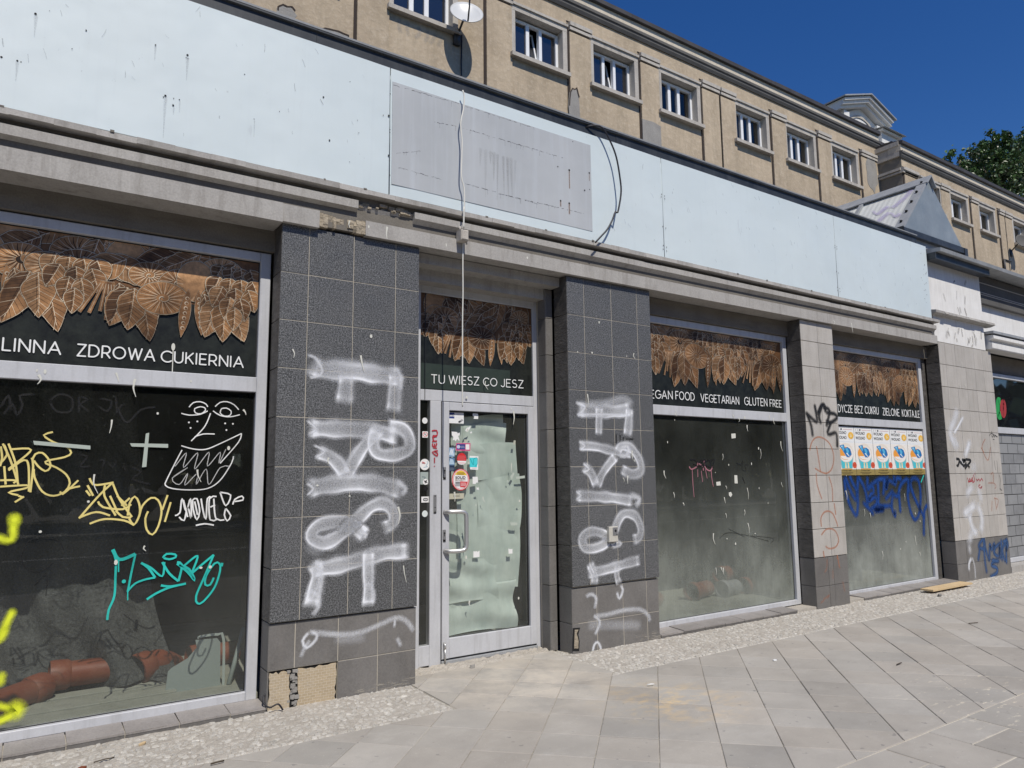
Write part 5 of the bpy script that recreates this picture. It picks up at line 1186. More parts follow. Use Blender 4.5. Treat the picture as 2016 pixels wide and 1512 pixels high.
for p in ([(1240, 990), (1275, 970), (1290, 870), (1320, 960), (1350, 870), (1355, 1010), (1330, 930), (1305, 1025), (1270, 1000)], [(1365, 880), (1395, 870), (1415, 960), (1395, 1020), (1370, 950), (1365, 880)], [(1425, 870), (1440, 960), (1460, 1015), (1470, 870), (1500, 860)], [(1535, 855), (1485, 870), (1490, 1020), (1540, 1015)], [(1490, 930), (1525, 915)], [(1515, 870), (1530, 1010), (1590, 1020)], [(1560, 825), (1635, 845), (1600, 920), (1560, 825)], [(1600, 940), (1635, 990), (1610, 1028), (1590, 985), (1600, 940)], [(1650, 912), (1665, 875), (1715, 852), (1722, 880), (1660, 890)], [(1388, 1060), (1450, 1048), (1516, 1058)], [(1300, 880), (1330, 1000)], [(1380, 890), (1400, 985)]): st.px(p, Z2, .010, 'hard')
st.build('marker_tag', 'mk_white', w1, 'white bubble-letter word under the drawn face')
st = Strokes(TY-.005)
for p, w in (([(795, 1235), (820, 1300), (818, 1420), (810, 1560), (770, 1660), (760, 1730)], .013), ([(800, 1230), (830, 1290), (870, 1300), (960, 1262)], .02), ([(960, 1262), (930, 1400), (905, 1530)], .012), ([(840, 1310), (840, 1390)], .008), ([(905, 1525), (960, 1470), (1040, 1440), (1100, 1430)], .012), ([(1100, 1430), (1050, 1360), (1000, 1325)], .014), ([(1000, 1325), (1070, 1360), (1150, 1420), (1165, 1320)], .012), ([(1150, 1320), (1200, 1400), (1265, 1455)], .014), ([(1265, 1455), (1290, 1340), (1255, 1320)], .014), ([(1255, 1330), (1330, 1390), (1380, 1450), (1340, 1370), (1270, 1340)], .015), ([(1300, 1350), (1400, 1275), (1360, 1395)], .013), ([(1365, 1395), (1440, 1330), (1515, 1268)], .014), ([(1515, 1268), (1450, 1420), (1390, 1560), (1400, 1612), (1440, 1600), (1520, 1500), (1560, 1380), (1555, 1330), (1520, 1330), (1460, 1420), (1455, 1480), (1490, 1480), (1515, 1430)], .013), ([(1575, 1325), (1570, 1350)], .016), ([(1155, 1290), (1180, 1262), (1240, 1265), (1245, 1285), (1200, 1300), (1160, 1290)], .013), ([(1140, 1485), (1210, 1492), (1318, 1472)], .014), ([(1318, 1472), (1200, 1500), (1100, 1545), (1040, 1585)], .014), ([(905, 1520), (905, 1590)], .007)): st.px(p, Z2, w, 'hard', gain=.95)
x, z = tr([(877, 1456)], *Z2, TY)[0]; disc(st.mb, x, z, .012, st.Y, 10)
for p in ([(775, 1135), (790, 1130)], [(800, 1135), (830, 1132)], [(840, 1132), (870, 1128)]): st.px(p, Z3, .007, 'hard')
st.build('marker_tag', 'mk_teal', w1, 'turquoise marker tag with a long drip')
st = Strokes(TY-.007)
for p, fr, w in (([(110, 1010), (95, 1060), (90, 1140), (60, 1165), (-10, 1148)], Z2, .07), ([(100, 1010), (104, 1030)], Z2, .09), ([(85, 410), (50, 480), (20, 545), (-10, 570)], Z3, .065), ([(30, 540), (15, 580), (-5, 600)], Z3, .07), ([(10, 860), (0, 905)], Z3, .07), ([(-10, 1070), (60, 1085), (120, 1080)], Z3, .06), ([(110, 1085), (130, 1105), (110, 1120)], Z3, .12), ([(80, 1140), (20, 1170), (-10, 1180)], Z3, .07)): st.px(p, fr, w, 'soft', endfade=False, gain=1)
st.build('graffiti', 'spray_yellow', w1, 'fluorescent yellow spray strokes at the left edge')
st = Strokes(TY-.001)
for p in ([(0, 230), (60, 140), (80, 250)], [(20, 280), (90, 200), (120, 280), (160, 200), (140, 140), (250, 130)], [(350, 180), (420, 130), (510, 160), (500, 250), (400, 250), (350, 180)], [(560, 140), (560, 270)], [(560, 140), (620, 170), (570, 200), (640, 260)], [(700, 160), (790, 180), (760, 250), (690, 210)], [(820, 140), (830, 280)], [(890, 200), (840, 230), (900, 330), (1000, 240), (1110, 220)], [(550, 560), (620, 570), (570, 640), (650, 640)], [(690, 600), (740, 600), (720, 660)], [(760, 600), (800, 650), (820, 600)], [(870, 620), (900, 690)], [(920, 640), (1000, 680), (940, 730), (1070, 770)]): st.px(p, Z2, .022, 'soft', gain=.9)
st.build('marker_tag', 'mk_black', w1, 'black tags barely visible high on the dark glass'); st = Strokes(TY-.001)
for p in ([(150, 1270), (220, 1160), (400, 1160), (450, 1230)], [(150, 1270), (180, 1360), (280, 1390), (380, 1320)], [(250, 1480), (330, 1410), (325, 1560)]): st.px(p, Z2, .006, 'hard', gain=.8)
st.build('marker_tag', 'mk_black', w1, 'thin black outline tag low on the glass')
for pts in ([(235, 460), (640, 495), (640, 522), (242, 488)], [(920, 478), (1190, 483), (1190, 510), (932, 501)], [(1032, 410), (1056, 403), (1036, 645), (1005, 648)]): MB().poly(tr(pts, *Z2, TY), TY-.009-rnd.uniform(0, .0004)-(.0008 if pts[0][0] > 1000 else 0)).build('tape_strip', 'tape', w1)
st = Strokes(TY)
for p in ([(1285, 570), (1300, 590), (1340, 570), (1345, 545)], [(1340, 540), (1380, 570), (1385, 600)], [(1390, 530), (1400, 580), (1435, 600), (1455, 560)]): st.px(p, A4, .014, 'hard', gain=.8)
for p in ([(1306, 590), (1312, 700), (1320, 788)], [(1345, 590), (1346, 645)], [(1370, 600), (1380, 680)], [(1400, 590), (1412, 655)], [(1440, 590), (1446, 660), (1456, 712)]): st.px(p, A4, .008, 'hard', gain=.85)
st.build('marker_tag', 'mk_pink', w2, 'pink dripping tag')
st = Strokes(TY-.001)
for p in ([(1290, 520), (1330, 525), (1350, 545), (1375, 515)], [(1370, 540), (1400, 520), (1380, 580)], [(1400, 540), (1430, 525), (1440, 580)], [(1440, 530), (1462, 520), (1450, 580)], [(1310, 550), (1350, 570), (1390, 560), (1440, 575)]): st.px(p, A4, .016, 'hard', gain=.9)
st.build('marker_tag', 'mk_black', w2, 'black scribble over the pink tag'); st = Strokes(TY-.001)
for p in ([(1620, 545), (1650, 560), (1665, 530), (1660, 590), (1690, 600), (1680, 560), (1705, 560)], [(1660, 640), (1680, 690)]): st.px(p, A4, .008, 'hard', gain=.9)
st.build('marker_tag', 'mk_black', w2, 'thin black squiggle'); st = Strokes(TY-.001)
for p in ([(1500, 1080), (1560, 1040), (1700, 1060), (1850, 1100)], [(1720, 1060), (1880, 1080), (1860, 1115)], [(1560, 1010), (1680, 1070)]): st.px(p, A4, .012, 'soft', gain=.7)
st.build('marker_tag', 'mk_black', w2, 'faint black sweeps low on the glass')
for pts in ([(1582, 338), (1612, 336), (1614, 368), (1585, 372)], [(1475, 680), (1505, 676), (1508, 704), (1478, 706)], [(1604, 632), (1624, 632), (1628, 690), (1606, 690)], [(1564, 755), (1580, 750), (1590, 770), (1578, 788), (1566, 776)]): MB().poly(tr(pts, *A4, TY), TY-.0015).build('paper_scrap', 'poo', w2)
st = Strokes(TY)
BL = lambda p, w=.10: st.px(p, E4, w, 'soft', endfade=False, gain=.95)
for p in ([(230, 110), (290, 260), (350, 400), (420, 490), (440, 320), (450, 110)], [(310, 80), (360, 200), (430, 330)], [(210, 150), (240, 380), (320, 620), (420, 770), (450, 560), (440, 380)], [(470, 100), (540, 220), (600, 400), (620, 620)], [(620, 120), (630, 300), (700, 220), (820, 130), (930, 115)], [(640, 260), (720, 260), (730, 370), (680, 400), (640, 520), (760, 450), (790, 560), (700, 650)], [(560, 560), (640, 640), (720, 740)], [(810, 200), (820, 400), (840, 590), (1050, 600)], [(930, 120), (910, 380)], [(740, 650), (920, 640), (760, 690), (900, 680)], [(980, 100), (960, 300), (1000, 150), (1090, 190)], [(960, 470), (1070, 340)], [(1100, 100), (1120, 220), (1150, 110), (1220, 120)], [(1100, 400), (1170, 420), (1220, 230), (1340, 130), (1370, 330)], [(1080, 400), (1060, 620), (1120, 790), (1120, 720)], [(1190, 400), (1215, 690)], [(1370, 150), (1350, 420), (1400, 700), (1480, 850), (1560, 720), (1580, 400), (1540, 150), (1440, 110), (1400, 200), (1450, 400), (1540, 600), (1640, 800)], [(1690, 600), (1650, 700), (1640, 900), (1640, 1110)]): BL(p)
st.build('graffiti', 'spray_blue', w3, 'tangled blue spray scrawl under the posters')
st = Strokes(TY-.005); st.px([(1800, 1165), (1745, 1310)], E3, .02, 'hard'); st.build('marker_tag', 'mk_teal', w3)
# bird droppings and scratches on glass, frames and stone
def specks(parent, x0, x1, z0, z1, Y, n, seed, mat='poo', streak=.6):
    q = random.Random(seed); m = MB()
    for k in range(n):
        x, z = q.uniform(x0, x1), q.uniform(z0, z1)
        if q.random() < streak: L = q.uniform(.03, .13); ribbon(m, [(x, z), (x+q.uniform(-.008, .02), z-L*.5), (x+q.uniform(-.01, .03), z-L)], (q.uniform(.008, .017), .003), Y-k*.00003, 'hard', .02, gain=.8)
        else: m.poly(ring_pts(x, z, q.uniform(.004, .011), q.uniform(.006, .018), 7)[:-1], Y-k*.00003)
    return m.build('bird_dropping', mat, parent)
specks(w2, 5.15, 7.4, .5, 2.1, TY-.003, 34, 1); specks(w1, -.1, 1.3, .3, 2.1, TY-.0105, 12, 2); specks(w3, 8.5, 10.5, .3, 1.7, TY-.0052, 14, 3); specks(bay, 3.0, 3.78, .3, 2.05, SY-.004, 13, 4)
specks(p1, 1.5, 2.45, .8, 3.2, -.0055, 9, 5, 'poo', .5); specks(p2, 4.0, 5.0, .8, 3.1, -.0055, 10, 6, 'poo', .6); specks(p4, 10.9, 12.3, 1, 3.2, -.0055, 5, 7); specks(cor, .2, 9, 3.36, 3.45, -.0425, 9, 8, 'poo', .3); specks(w1, -.1, 1.3, 2.14, 2.23, .1985, 6, 9); specks(w2, 5.2, 7.4, 2.14, 2.23, .1985, 7, 10); specks(bay, 2.75, 3.8, 2.1, 2.5, DY-.014, 5, 12)
x, z = at(341, 683, LY); m = MB(); m.poly(ring_pts(x, z, .012, .026, 10)[:-1], LY-.002); ribbon(m, [(x, z), (x+.002, z-.17)], .006, LY-.0021, 'hard'); m.build('bird_dropping', 'poo', w1)

# ------------------------------------------------------------------ posters in the right window
PYY = GY-.008
pl = [at(1640+v/10.08, 820+1040/10.08, PYY)[0] for v in (88, 465, 825, 1175, 1512, 1848)]
pt = at(1640+800/10.08, 820+230/10.08, PYY)[1]; pb = at(1640+800/10.08, 820+1160/10.08, PYY)[1]; pg = at(1640+800/10.08, 820+1045/10.08, PYY)[1]
plabs = ['leftmost event poster, half hidden by the beige pillar', 'second event poster from the left, beside the half hidden one', 'middle event poster of the five in the row', 'fourth event poster, left of the rightmost one', 'rightmost event poster, next to the white window frame']
def poster(i):
    x0, x1 = pl[i]+.004, pl[i+1]-.002; w = x1-x0; h = pt-pb; Y = PYY-i*.0006
    root = thing('event_poster', ((x0+x1)/2, Y, pb), plabs[i], 'poster', 'event posters in the right window')
    X = lambda u: x0+u*w
    Zz = lambda v: pb+v*h                                   # v: 0 foot, 1 top
    gv = (pg-pb)/h
    MB().box(x0, x1, Y, Y+.0008, pb, pt).build('paper', 'white', root)
    m = MB(); y = [Y-.0001]
    def P(pts, c): y[0] -= .00006; m.poly([(X(u), Zz(v)) for u, v in pts], y[0], c)
    def E_(u, v, ru, rv, c, a0=0, a1=360): y[0] -= .00006; m.poly([(X(u+ru*math.cos(R(a0+(a1-a0)*k/26))), Zz(v+rv*math.sin(R(a0+(a1-a0)*k/26)))) for k in range(27 if a1-a0 < 360 else 26)], y[0], c)
    cream, orange, red, teal, blue, lblue, gold = (.74, .69, .60), (.78, .33, .05), (.62, .09, .04), (.07, .50, .58), (.015, .16, .42), (.10, .42, .66), (.30, .23, .075)
    P([(0, 0), (1, 0), (1, gv), (0, gv)], gold); P([(.0, gv+.01), (1, gv+.01), (1, .66), (.0, .66)], (.80, .77, .72))
    P([(.04, .685), (.96, .685), (.96, .69), (.04, .69)], (.55, .65, .8))
    # cup
    P([(.10, .44), (.9, .44), (.80, gv+.02), (.22, gv+.02)], (.24, .46, .50)); P([(.22, .33), (.80, .33), (.76, gv+.015), (.26, gv+.015)], teal); P([(.24, gv), (.78, gv), (.78, gv+.015), (.24, gv+.015)], orange)
    E_(.50, .46, .40, .2, (.72, .55, .45)); E_(.50, .46, .39, .195, cream); E_(.50, .44, .37, .16, (.80, .79, .76)); E_(.46, .45, .34, .135, orange); E_(.50, .395, .30, .07, (.80, .78, .74), 180, 360)
    P([(.18, .60), (.42, .625), (.46, .55), (.60, .575), (.74, .535), (.80, .42), (.66, .36), (.52, .365)], (.55, .4, .42)); P([(.17, .605), (.41, .63), (.455, .555), (.60, .58), (.74, .54), (.80, .43), (.66, .37), (.53, .375)], blue)
    P([(.23, .60), (.37, .615), (.43, .53), (.38, .49)], lblue); P([(.48, .545), (.58, .56), (.66, .50), (.62, .44), (.55, .46)], lblue); P([(.5, .45), (.56, .46), (.68, .39), (.66, .38)], (.7, .8, .85)); P([(.27, .595), (.32, .60), (.33, .585), (.28, .58)], Wh)
    # two small figures on the cup, a red speech disc, a sun
    for u in (.44, .58): E_(u, gv+.115, .04, .022, (.75, .62, .35)); P([(u-.05, gv+.02), (u+.05, gv+.02), (u+.03, gv+.10), (u-.03, gv+.10)], (.76, .68, .45))
    E_(.92, gv+.085, .115, .066, red); [P([(.84, gv+.07+.022*k), (1.0, gv+.07+.022*k), (1.0, gv+.078+.022*k), (.84, gv+.078+.022*k)], (.4, .05, .03)) for k in range(2)]
    y[0] -= .00006; m.poly([(X(.82+(.13 if k % 2 else .165)*math.cos(R(k*11.25))), Zz(.82+(.065 if k % 2 else .083)*math.sin(R(k*11.25)))) for k in range(32)], y[0], (.78, .45, .06))
    P([(.77, .845), (.79, .855), (.80, .80), (.78, .79)], (.8, .7, .4)); P([(.84, .86), (.86, .86), (.80, .78), (.78, .78)], (.8, .74, .5)); P([(.84, .82), (.88, .82), (.88, .79), (.84, .79)], (.8, .7, .4))
    # head line of marks
    E_(.32, .945, .04, .020, (.08, .08, .1)); P([(.42, .94), (.93, .94), (.93, .947), (.42, .947)], (.72, .42, .42)); [P([(.08+.11*k, .93), (.11+.11*k, .93), (.11+.11*k, .965), (.08+.11*k, .965)], (.5, .5, .52)) for k in range(2)]
    P([(.18, gv-.075), (.80, gv-.075), (.80, gv-.065), (.18, gv-.065)], (.12, .085, .03)); P([(.28, gv-.10), (.70, gv-.10), (.70, gv-.09), (.28, gv-.09)], (.12, .085, .03))
    m.build('artwork', 'ink', root)
    for v in (.845, .745): font_mesh('lettering', 'WOLNO', 'black', X(.06), Zz(v), .062*h, y[0]-.0002, root, width=.52*w)
    font_mesh('lettering', '2-10 lipca 2025', 'black', X(.24), Zz(gv-.045), .03*h, y[0]-.0002, root, width=.48*w)
for i in range(5): poster(i)

# ------------------------------------------------------------------ things lying inside, behind the glass
def pipe_run(p0, p1, r, label, elbow=False, bend=None, socket=True, cat='pipe', group='orange drain pipes on the shop floor', mat='pipe'):
    root = thing('drain_pipe', p0, label, cat, group)
    p0, p1 = Vector(p0), Vector(p1); d = (p1-p0)
    path = [p0+d*t for t in (0, .25, .5, .75, 1)]
    if bend:
        e = Vector(bend); path = [p0, p0+d*.45]
        for k in range(1, 7):
            t = k/6; path.append((p0+d*.45).lerp(p1, t)+(e-p1)*t*t)
    m = MB(); m.tube(path, r, 18, caps=False); m.tube(path, r*.92, 18, caps=False); m.build('tube', mat, root)
    if socket:
        t = (path[1]-path[0]).normalized(); q = [path[0]-t*.005, path[0]+t*.02, path[0]+t*.10, path[0]+t*.12]
        m = MB(); m.tube(q, [r*1.16, r*1.2, r*1.17, r*1.02], 18, caps=False); m.tube([q[0], q[2]], [r*1.08, r*1.05], 18, caps=False); m.build('socket', mat, root)
        m = MB(); n = t; m.tube([path[0]+t*.09, path[0]+t*.091], r*1.05, 18); m.build('bore', 'hole', root)
    return root
pipe_run((.18, .92, .155), (-.12, .60, .15), .082, 'orange drain pipe elbow lowest at the left edge of the left window', bend=(-.2, .42, .16))
pipe_run((.22, 1.0, .20), (.62, 1.02, .19), .085, 'orange drain pipe lying crosswise behind the left window, socket to the left')
pipe_run((.74, .96, .165), (.98, 1.12, .20), .095, 'orange drain pipe elbow standing open towards the street in the left window', bend=(1.02, 1.2, .10))
pipe_run((1.14, 1.2, .14), (1.5, 1.26, .14), .085, 'orange drain pipe half hidden behind the broken glass pane')
pipe_run((5.62, .95, .15), (5.98, 1.0, .15), .085, 'leftmost orange pipe at the foot of the middle window', bend=(6.0, 1.0, .13))
pipe_run((6.55, 1.0, .16), (6.95, 1.1, .16), .09, 'orange pipe left of the grey pipe in the middle window')
pipe_run((7.02, .95, .15), (7.35, 1.0, .15), .088, 'grey-green pipe among the orange ones in the middle window', group='pipes on the shop floor', mat='zinc')
pipe_run((7.3, 1.2, .27), (7.60, 1.3, .27), .09, 'orange pipe stacked on top in the middle window')
pipe_run((7.42, .95, .15), (7.66, 1.0, .15), .09, 'rightmost orange pipe at the foot of the middle window', bend=(7.7, 1.0, .14))
# broken pane, dark sheet, stick, boards
gp = tr([(1160, 1055), (1190, 830), (1215, 805), (1330, 735), (1395, 660), (1385, 605), (1540, 592), (1562, 620), (1560, 1005)], *Z3, .62)
o = MB().prism(gp, .62, .626).build('broken_glass_pane', 'grey_glass'); tag(o, 'chipped pale green glass pane leaning behind the left window', 'glass pane')
ge = MB(); ribbon(ge, tr([(1410, 592), (1420, 580), (1545, 565), (1585, 600), (1580, 1000)], *Z3, .615), .018, .615, 'hard')
ge.build('rim', 'glass_edge', o)
o = MB().tube([(1.30, .6, .06), (1.42, .72, .42)], .018, 6).build('loose_batten', 'grey_glass'); tag(o, 'thin grey strip leaning right of the broken pane', 'strip')
def drape():
    m = MB(); nx, nz = 70, 46; vs = []
    for j in range(nz+1):
        for i in range(nx+1):
            u, v = i/nx, j/nz; x = -1.7+2.42*u+.32*u*(1-v)**2; z = .08+2.3*v
            f = .11*math.sin(u*19+v*2.6+.8*math.sin(v*5))*(1-.35*v)+.05*math.sin(u*43-v*7)+.03*math.sin(u*71+v*13)+.03*math.sin(v*17+u*9)
            vs.append((x+.03*math.sin(v*9+u*3), 1.34+f-.42*(1-v)**5, z+.03*math.sin(u*23)*(1-v)))
    m.add(vs, [[j*(nx+1)+i, j*(nx+1)+i+1, (j+1)*(nx+1)+i+1, (j+1)*(nx+1)+i] for j in range(nz) for i in range(nx)]); m.smooth = True; return m
tag(drape().build('dark_fabric', 'cloth'), 'dark grey fleece sheet hanging in folds behind the left window', 'fabric')
for k, (x0, x1, y0, y1) in enumerate(((-.9, 1.05, .34, .52), (-.7, .95, .56, .80), (.1, 1.1, .84, .97))):
    tag(MB().bbox(x0, x1, y0, y1, .0605, .085, .003).build('floor_plank', 'board'), ['pale plank lying nearest the glass inside the left window', 'pale plank under the orange elbows inside the left window', 'short pale plank farthest back inside the left window'][k], 'plank', 'loose planks inside the left window')
# grey foil in the right and middle windows
m = hung('protective_foil', 8.5, 9.35, .10, 1.25, .55, 9, None, .05, 'room_grey'); tag(m, 'crumpled grey foil heaped behind the right window', 'foil'); m['group'] = ''
del m['group']

# ------------------------------------------------------------------ cables
def cable(name, pts, r, mat, label, cat='cable', group=None, parent=None):
    o = MB().tube(smooth_path(pts, .03), r, 7).build(name, mat, parent)
    return tag(o, label, cat, group) if label else o
def wires(pts, fr, Y): return [(x, Y, z) for x, z in tr(pts, *fr, Y)]
wc = thing('white_cable', (3.0, -.11, 4.2), 'thin white cable hanging down the fascia to a junction box and the door', 'cable')
p = wires([(1478, 640), (1490, 680), (1485, 770), (1468, 850), (1465, 900), (1475, 1000), (1473, 1100), (1470, 1250), (1488, 1330), (1492, 1420), (1490, 1512)], Z0, -.115)
p += wires([(1488, 100), (1486, 250)], Z6, -.125)
cable('wire', p, .0065, 'cable_white', None, parent=wc)
p = wires([(1482, 340), (1480, 500), (1481, 700), (1478, 900), (1478, 1100), (1477, 1390)], Z6, -.05)+[(x, -.04, z) for x, z in tr([(1478, 220)], *Z7, -.04)]
cable('wire', p, .0055, 'cable_white', None, parent=wc)
bxx, bz = at(500+1490/3.6, 380+300/3.6, -.11)
jb = MB().bbox(bxx-.036, bxx+.036, -.128, -.044, bz-.045, bz+.045, .010).build('junction_box', 'surround', wc)
m = MB(); disc(m, bxx, bz, .005, -.1284, 8); m.tube([(bxx-.028, -.09, bz+.04), (bxx-.028, -.09, bz+.075)], .009, 8).tube([(bxx+.03, -.09, bz-.04), (bxx+.034, -.09, bz-.065)], .008, 8); m.build('cable_gland', 'surround', jb)
cb = thing('black_cable', (4.4, -.12, 4.3), 'loop of black cable hanging from the roof edge over the blue fascia', 'cable')
AA = (980, 0, 3.6)
cable('wire', [(x, y, z) for (x, z), y in zip(tr([(655, 882), (690, 880), (740, 905), (790, 1000), (830, 1120), (855, 1280), (858, 1380), (835, 1512)], *AA, -.12), (-.05, -.09, -.12, -.13, -.14, -.145, -.15, -.15))]+wires([(762, 60), (740, 120), (705, 185), (660, 235), (620, 278)], A3, -.14), .0085, 'cable_black', None, parent=cb)

# ================================================================== UPPER BUILDING
big = thing('rear_building', (8, 6, 0), 'long ochre rendered building behind the shop with a row of small white windows', 'building')
UY = 5.0
wins = [(.48, 1), (2.38, 1), (4.52, 1), (6.92, 1), (8.785, 1), (10.66, 1), (13.07, 1), (14.965, 1), (16.885, 1)]
def openings_wall(x0, x1, z0, z1, ops, y0, y1):
    """wall with rectangular openings: ops = (xa, xb, za, zb) sorted by x, all at one height"""
    m = MB(); x = x0; za, zb = ops[0][2], ops[0][3]
    m.box(x0, x1, y0, y1, z0, za).box(x0, x1, y0, y1, zb, z1)
    for a, b, _, _ in ops: m.box(x, a, y0, y1, za, zb); x = b
    m.box(x, x1, y0, y1, za, zb); return m
OZ0, OZ1 = 9.16, 9.99
ops = [(x-.075, x+1.095, OZ0-.06, OZ1+.04) for x, _ in wins]
openings_wall(-2.0, 19.04, 3.2, 11.0, ops, UY, UY+.35).build('wall', 'render', big)
MB().box(-2, 27.6, 6.2, 6.5, 3, 10.9).build('inner_wall', 'dark_room', big)
MB().box(-2, 28, UY+.3, 16, 10.95, 11.05).build('roof', 'roofedge', big)
def attic_window(parent, x, y, seed, w=1.02, z0=OZ0, z1=OZ1, tilted=False, light=None, two=False):
    e = empty_part('window', parent); q = random.Random(seed)
    xa, xb = x-.04, x-.04+w+.08
    m = MB(); sw = .105; pr = y-.025
    m.box(xa-sw, xa, pr, y+.2, z0-.04, z1).box(xb, xb+sw, pr, y+.2, z0-.04, z1).box(xa-sw, xb+sw, pr-.002, y+.2, z1, z1+.10).box(xa-sw-.015, xb+sw+.015, pr-.03, y+.15, z1+.10, z1+.15)
    m.build('surround', 'surround', e)
    MB().box(xa-sw-.02, xb+sw+.02, y-.11, y+.2, z0-.115, z0-.04).build('sill', 'surround', e)
    fy = y+.13; m = MB(); t = .042; za, zb = z0-.035, z1-.03
    m.bbox(xa, xa+t, fy, fy+.07, za, zb).bbox(xb-t, xb, fy, fy+.07, za, zb).bbox(xa+t, xb-t, fy+.001, fy+.07, za, za+.05).bbox(xa+t, xb-t, fy+.001, fy+.07, zb-t, zb)
    inx0, inx1 = xa+t, xb-t; L = inx1-inx0
    cuts = [inx0, inx0+L*.34, inx0+L*.62, inx1] if not two else [inx0, inx0+L*.4, inx1]
    for c in cuts[1:-1]: m.bbox(c-.03, c+.03, fy-.008, fy+.07, za+.05, zb-t, .004)
    for i in range(len(cuts)-1):
        a = cuts[i]+(.024 if i else 0); b = cuts[i+1]-(.024 if i < len(cuts)-2 else 0); s = .018
        if tilted and i == 1: continue
        m.bbox(a, a+s, fy-.004, fy+.06, za+.05, zb-t).bbox(b-s, b, fy-.004, fy+.06, za+.05, zb-t).bbox(a+s, b-s, fy-.003, fy+.06, za+.05, za+.05+s).bbox(a+s, b-s, fy-.003, fy+.06, zb-t-s, zb-t)
    fr = m.build('frame', 'pvc', e)
    if tilted:
        a, b = cuts[1]+.035, cuts[2]-.035; z_0, z_1 = za+.075, zb-t-.01; lean = .16; s = .03; m = MB()
        for u0, u1, v0, v1 in ((a, a+s, 0, 1), (b-s, b, 0, 1), (a+s, b-s, 0, .05), (a+s, b-s, .95, 1)):
            vs = []
            for dy in (0, .045):
                for u, v in ((u0, v0), (u1, v0), (u1, v1), (u0, v1)): vs.append((u, fy+.03+dy+lean*v, z_0+(z_1-z_0)*v))
            m.add(vs, [[0, 1, 2, 3], [7, 6, 5, 4], [0, 4, 5, 1], [1, 5, 6, 2], [2, 6, 7, 3], [3, 7, 4, 0]])
        sa = m.build('tilted_sash', 'pvc', e)
        MB().add([(a, fy+.05, z_0), (b, fy+.05, z_0), (b, fy+.05+lean, z_1), (a, fy+.05+lean, z_1)], [[0, 1, 2, 3]]).build('sash_pane', 'pane', e)
        spans = [(cuts[0], cuts[1]), (cuts[2], cuts[3])]
    else: spans = [(cuts[i], cuts[i+1]) for i in range(len(cuts)-1)]
    m = MB()
    for a, b in spans: m.add([(a, fy+.03, za+.05), (b, fy+.03+q.uniform(-.004, .004), za+.05), (b, fy+.03+q.uniform(-.004, .004), zb-.03), (a, fy+.03, zb-.03)], [[0, 1, 2, 3]])
    m.build('pane', light or 'pane', e)
    return e
def clear_pane():
    k = NT('clear_window_glass'); k.n.remove(k.b); tp = k.n.new('ShaderNodeBsdfTransparent'); tp.inputs[0].default_value = (.75, .78, .8, 1); gl = k.n.new('ShaderNodeBsdfGlossy'); gl.inputs['Roughness'].default_value = .02
    mx = k.n.new('ShaderNodeMixShader'); k.l.new(schlick(k, .10), mx.inputs[0]); k.l.new(tp.outputs[0], mx.inputs[1]); k.l.new(gl.outputs[0], mx.inputs[2]); k.l.new(mx.outputs[0], k.out.inputs[0]); return k.m
M['pane2'] = clear_pane()
wl = {0: None, 3: True, 4: True}
for i, (x, _) in enumerate(wins):
    e = attic_window(big, x, UY, i, tilted=i in (3, 4), light='pane' if i < 5 else 'pane2')
    e['label'] = ['white triple window at the far left', 'white triple window cut by the top of the view', 'triple window beside the satellite dish', 'triple window with its middle sash tilted, right of the dish', 'second triple window with a tilted sash', 'triple window with a white lamp behind the pane', 'triple window after the double pilaster', 'last but one triple window of the row', 'last triple window before the corner'][i]
MB().tube([(11.37, 5.6, 9.2), (11.37, 5.6, 9.36), (11.37, 5.6, 9.40)], [.09, .05, .03], 12).build('window_lamp_shade', 'pvc', big)
pil = [(.0, .42), (1.72, 2.26), (3.86, 4.40), (6.26, 6.80), (8.14, 8.67), (10.01, 10.54), (11.88, 12.44), (12.50, 13.0), (14.33, 14.88), (16.21, 16.77), (18.19, 19.04)]
def pilaster(parent, x0, x1, y, z0=3.5, z1=10.03):
    p = MB().box(x0, x1, y-.035, y, z0, z1).build('pilaster', 'render', parent)
    MB().box(x0-.05, x0-.004, y-.012, y-.001, z0, z1+.16).box(x0-.05, x1, y-.012, y-.002, z1+.20, z1+.222).box(x0-.05, x1, y-.0125, y-.001, z1+.012, z1+.03).build('joint_line', 'joint', p)
    MB().box(x0-.004, x1+.012, y-.06, y-.0005, z1+.032, z1+.09).box(x0-.004, x1+.02, y-.075, y-.0006, z1+.115, z1+.195).build('cap', 'surround', p); return p
for x0, x1 in pil: pilaster(big, x0, x1, UY)
MB().box(11.878+.56, 12.5, UY-.012, UY-.001, 3.5, 10.0).build('joint_line', 'joint', big)
def cornice_up(parent, x0, x1, y, dz, ret=None):
    MB().profile([(y, 10.50+dz), (y-.03, 10.50+dz), (y-.045, 10.53+dz), (y-.06, 10.56+dz), (y-.06, 10.60+dz), (y-.085, 10.62+dz), (y-.085, 10.68+dz), (y, 10.69+dz)], x0, x1).build('moulding', 'gutter', parent)
    MB().box(x0, x1-.02, y-.045, y+.3, 10.69+dz, 10.87+dz).build('frieze', 'frieze', parent)
    m = MB(); n = max(1, int((x1-x0)/2.2)); dx = (x1-x0)/n; q = random.Random(int(x0*10)+3)
    for i in range(n): m.profile([(y-.09, 10.86+dz+q.uniform(-.006, .006)), (y-.11, 10.87+dz), (y-.11, 10.96+dz+q.uniform(-.008, .008)), (y+.4, 11.06+dz), (y+.4, 10.86+dz)], x0+i*dx, x0+(i+1)*dx-.004)
    m.build('roof_edge', 'roofedge', parent)
cornice_up(big, -2.0, 19.16, UY, 0)
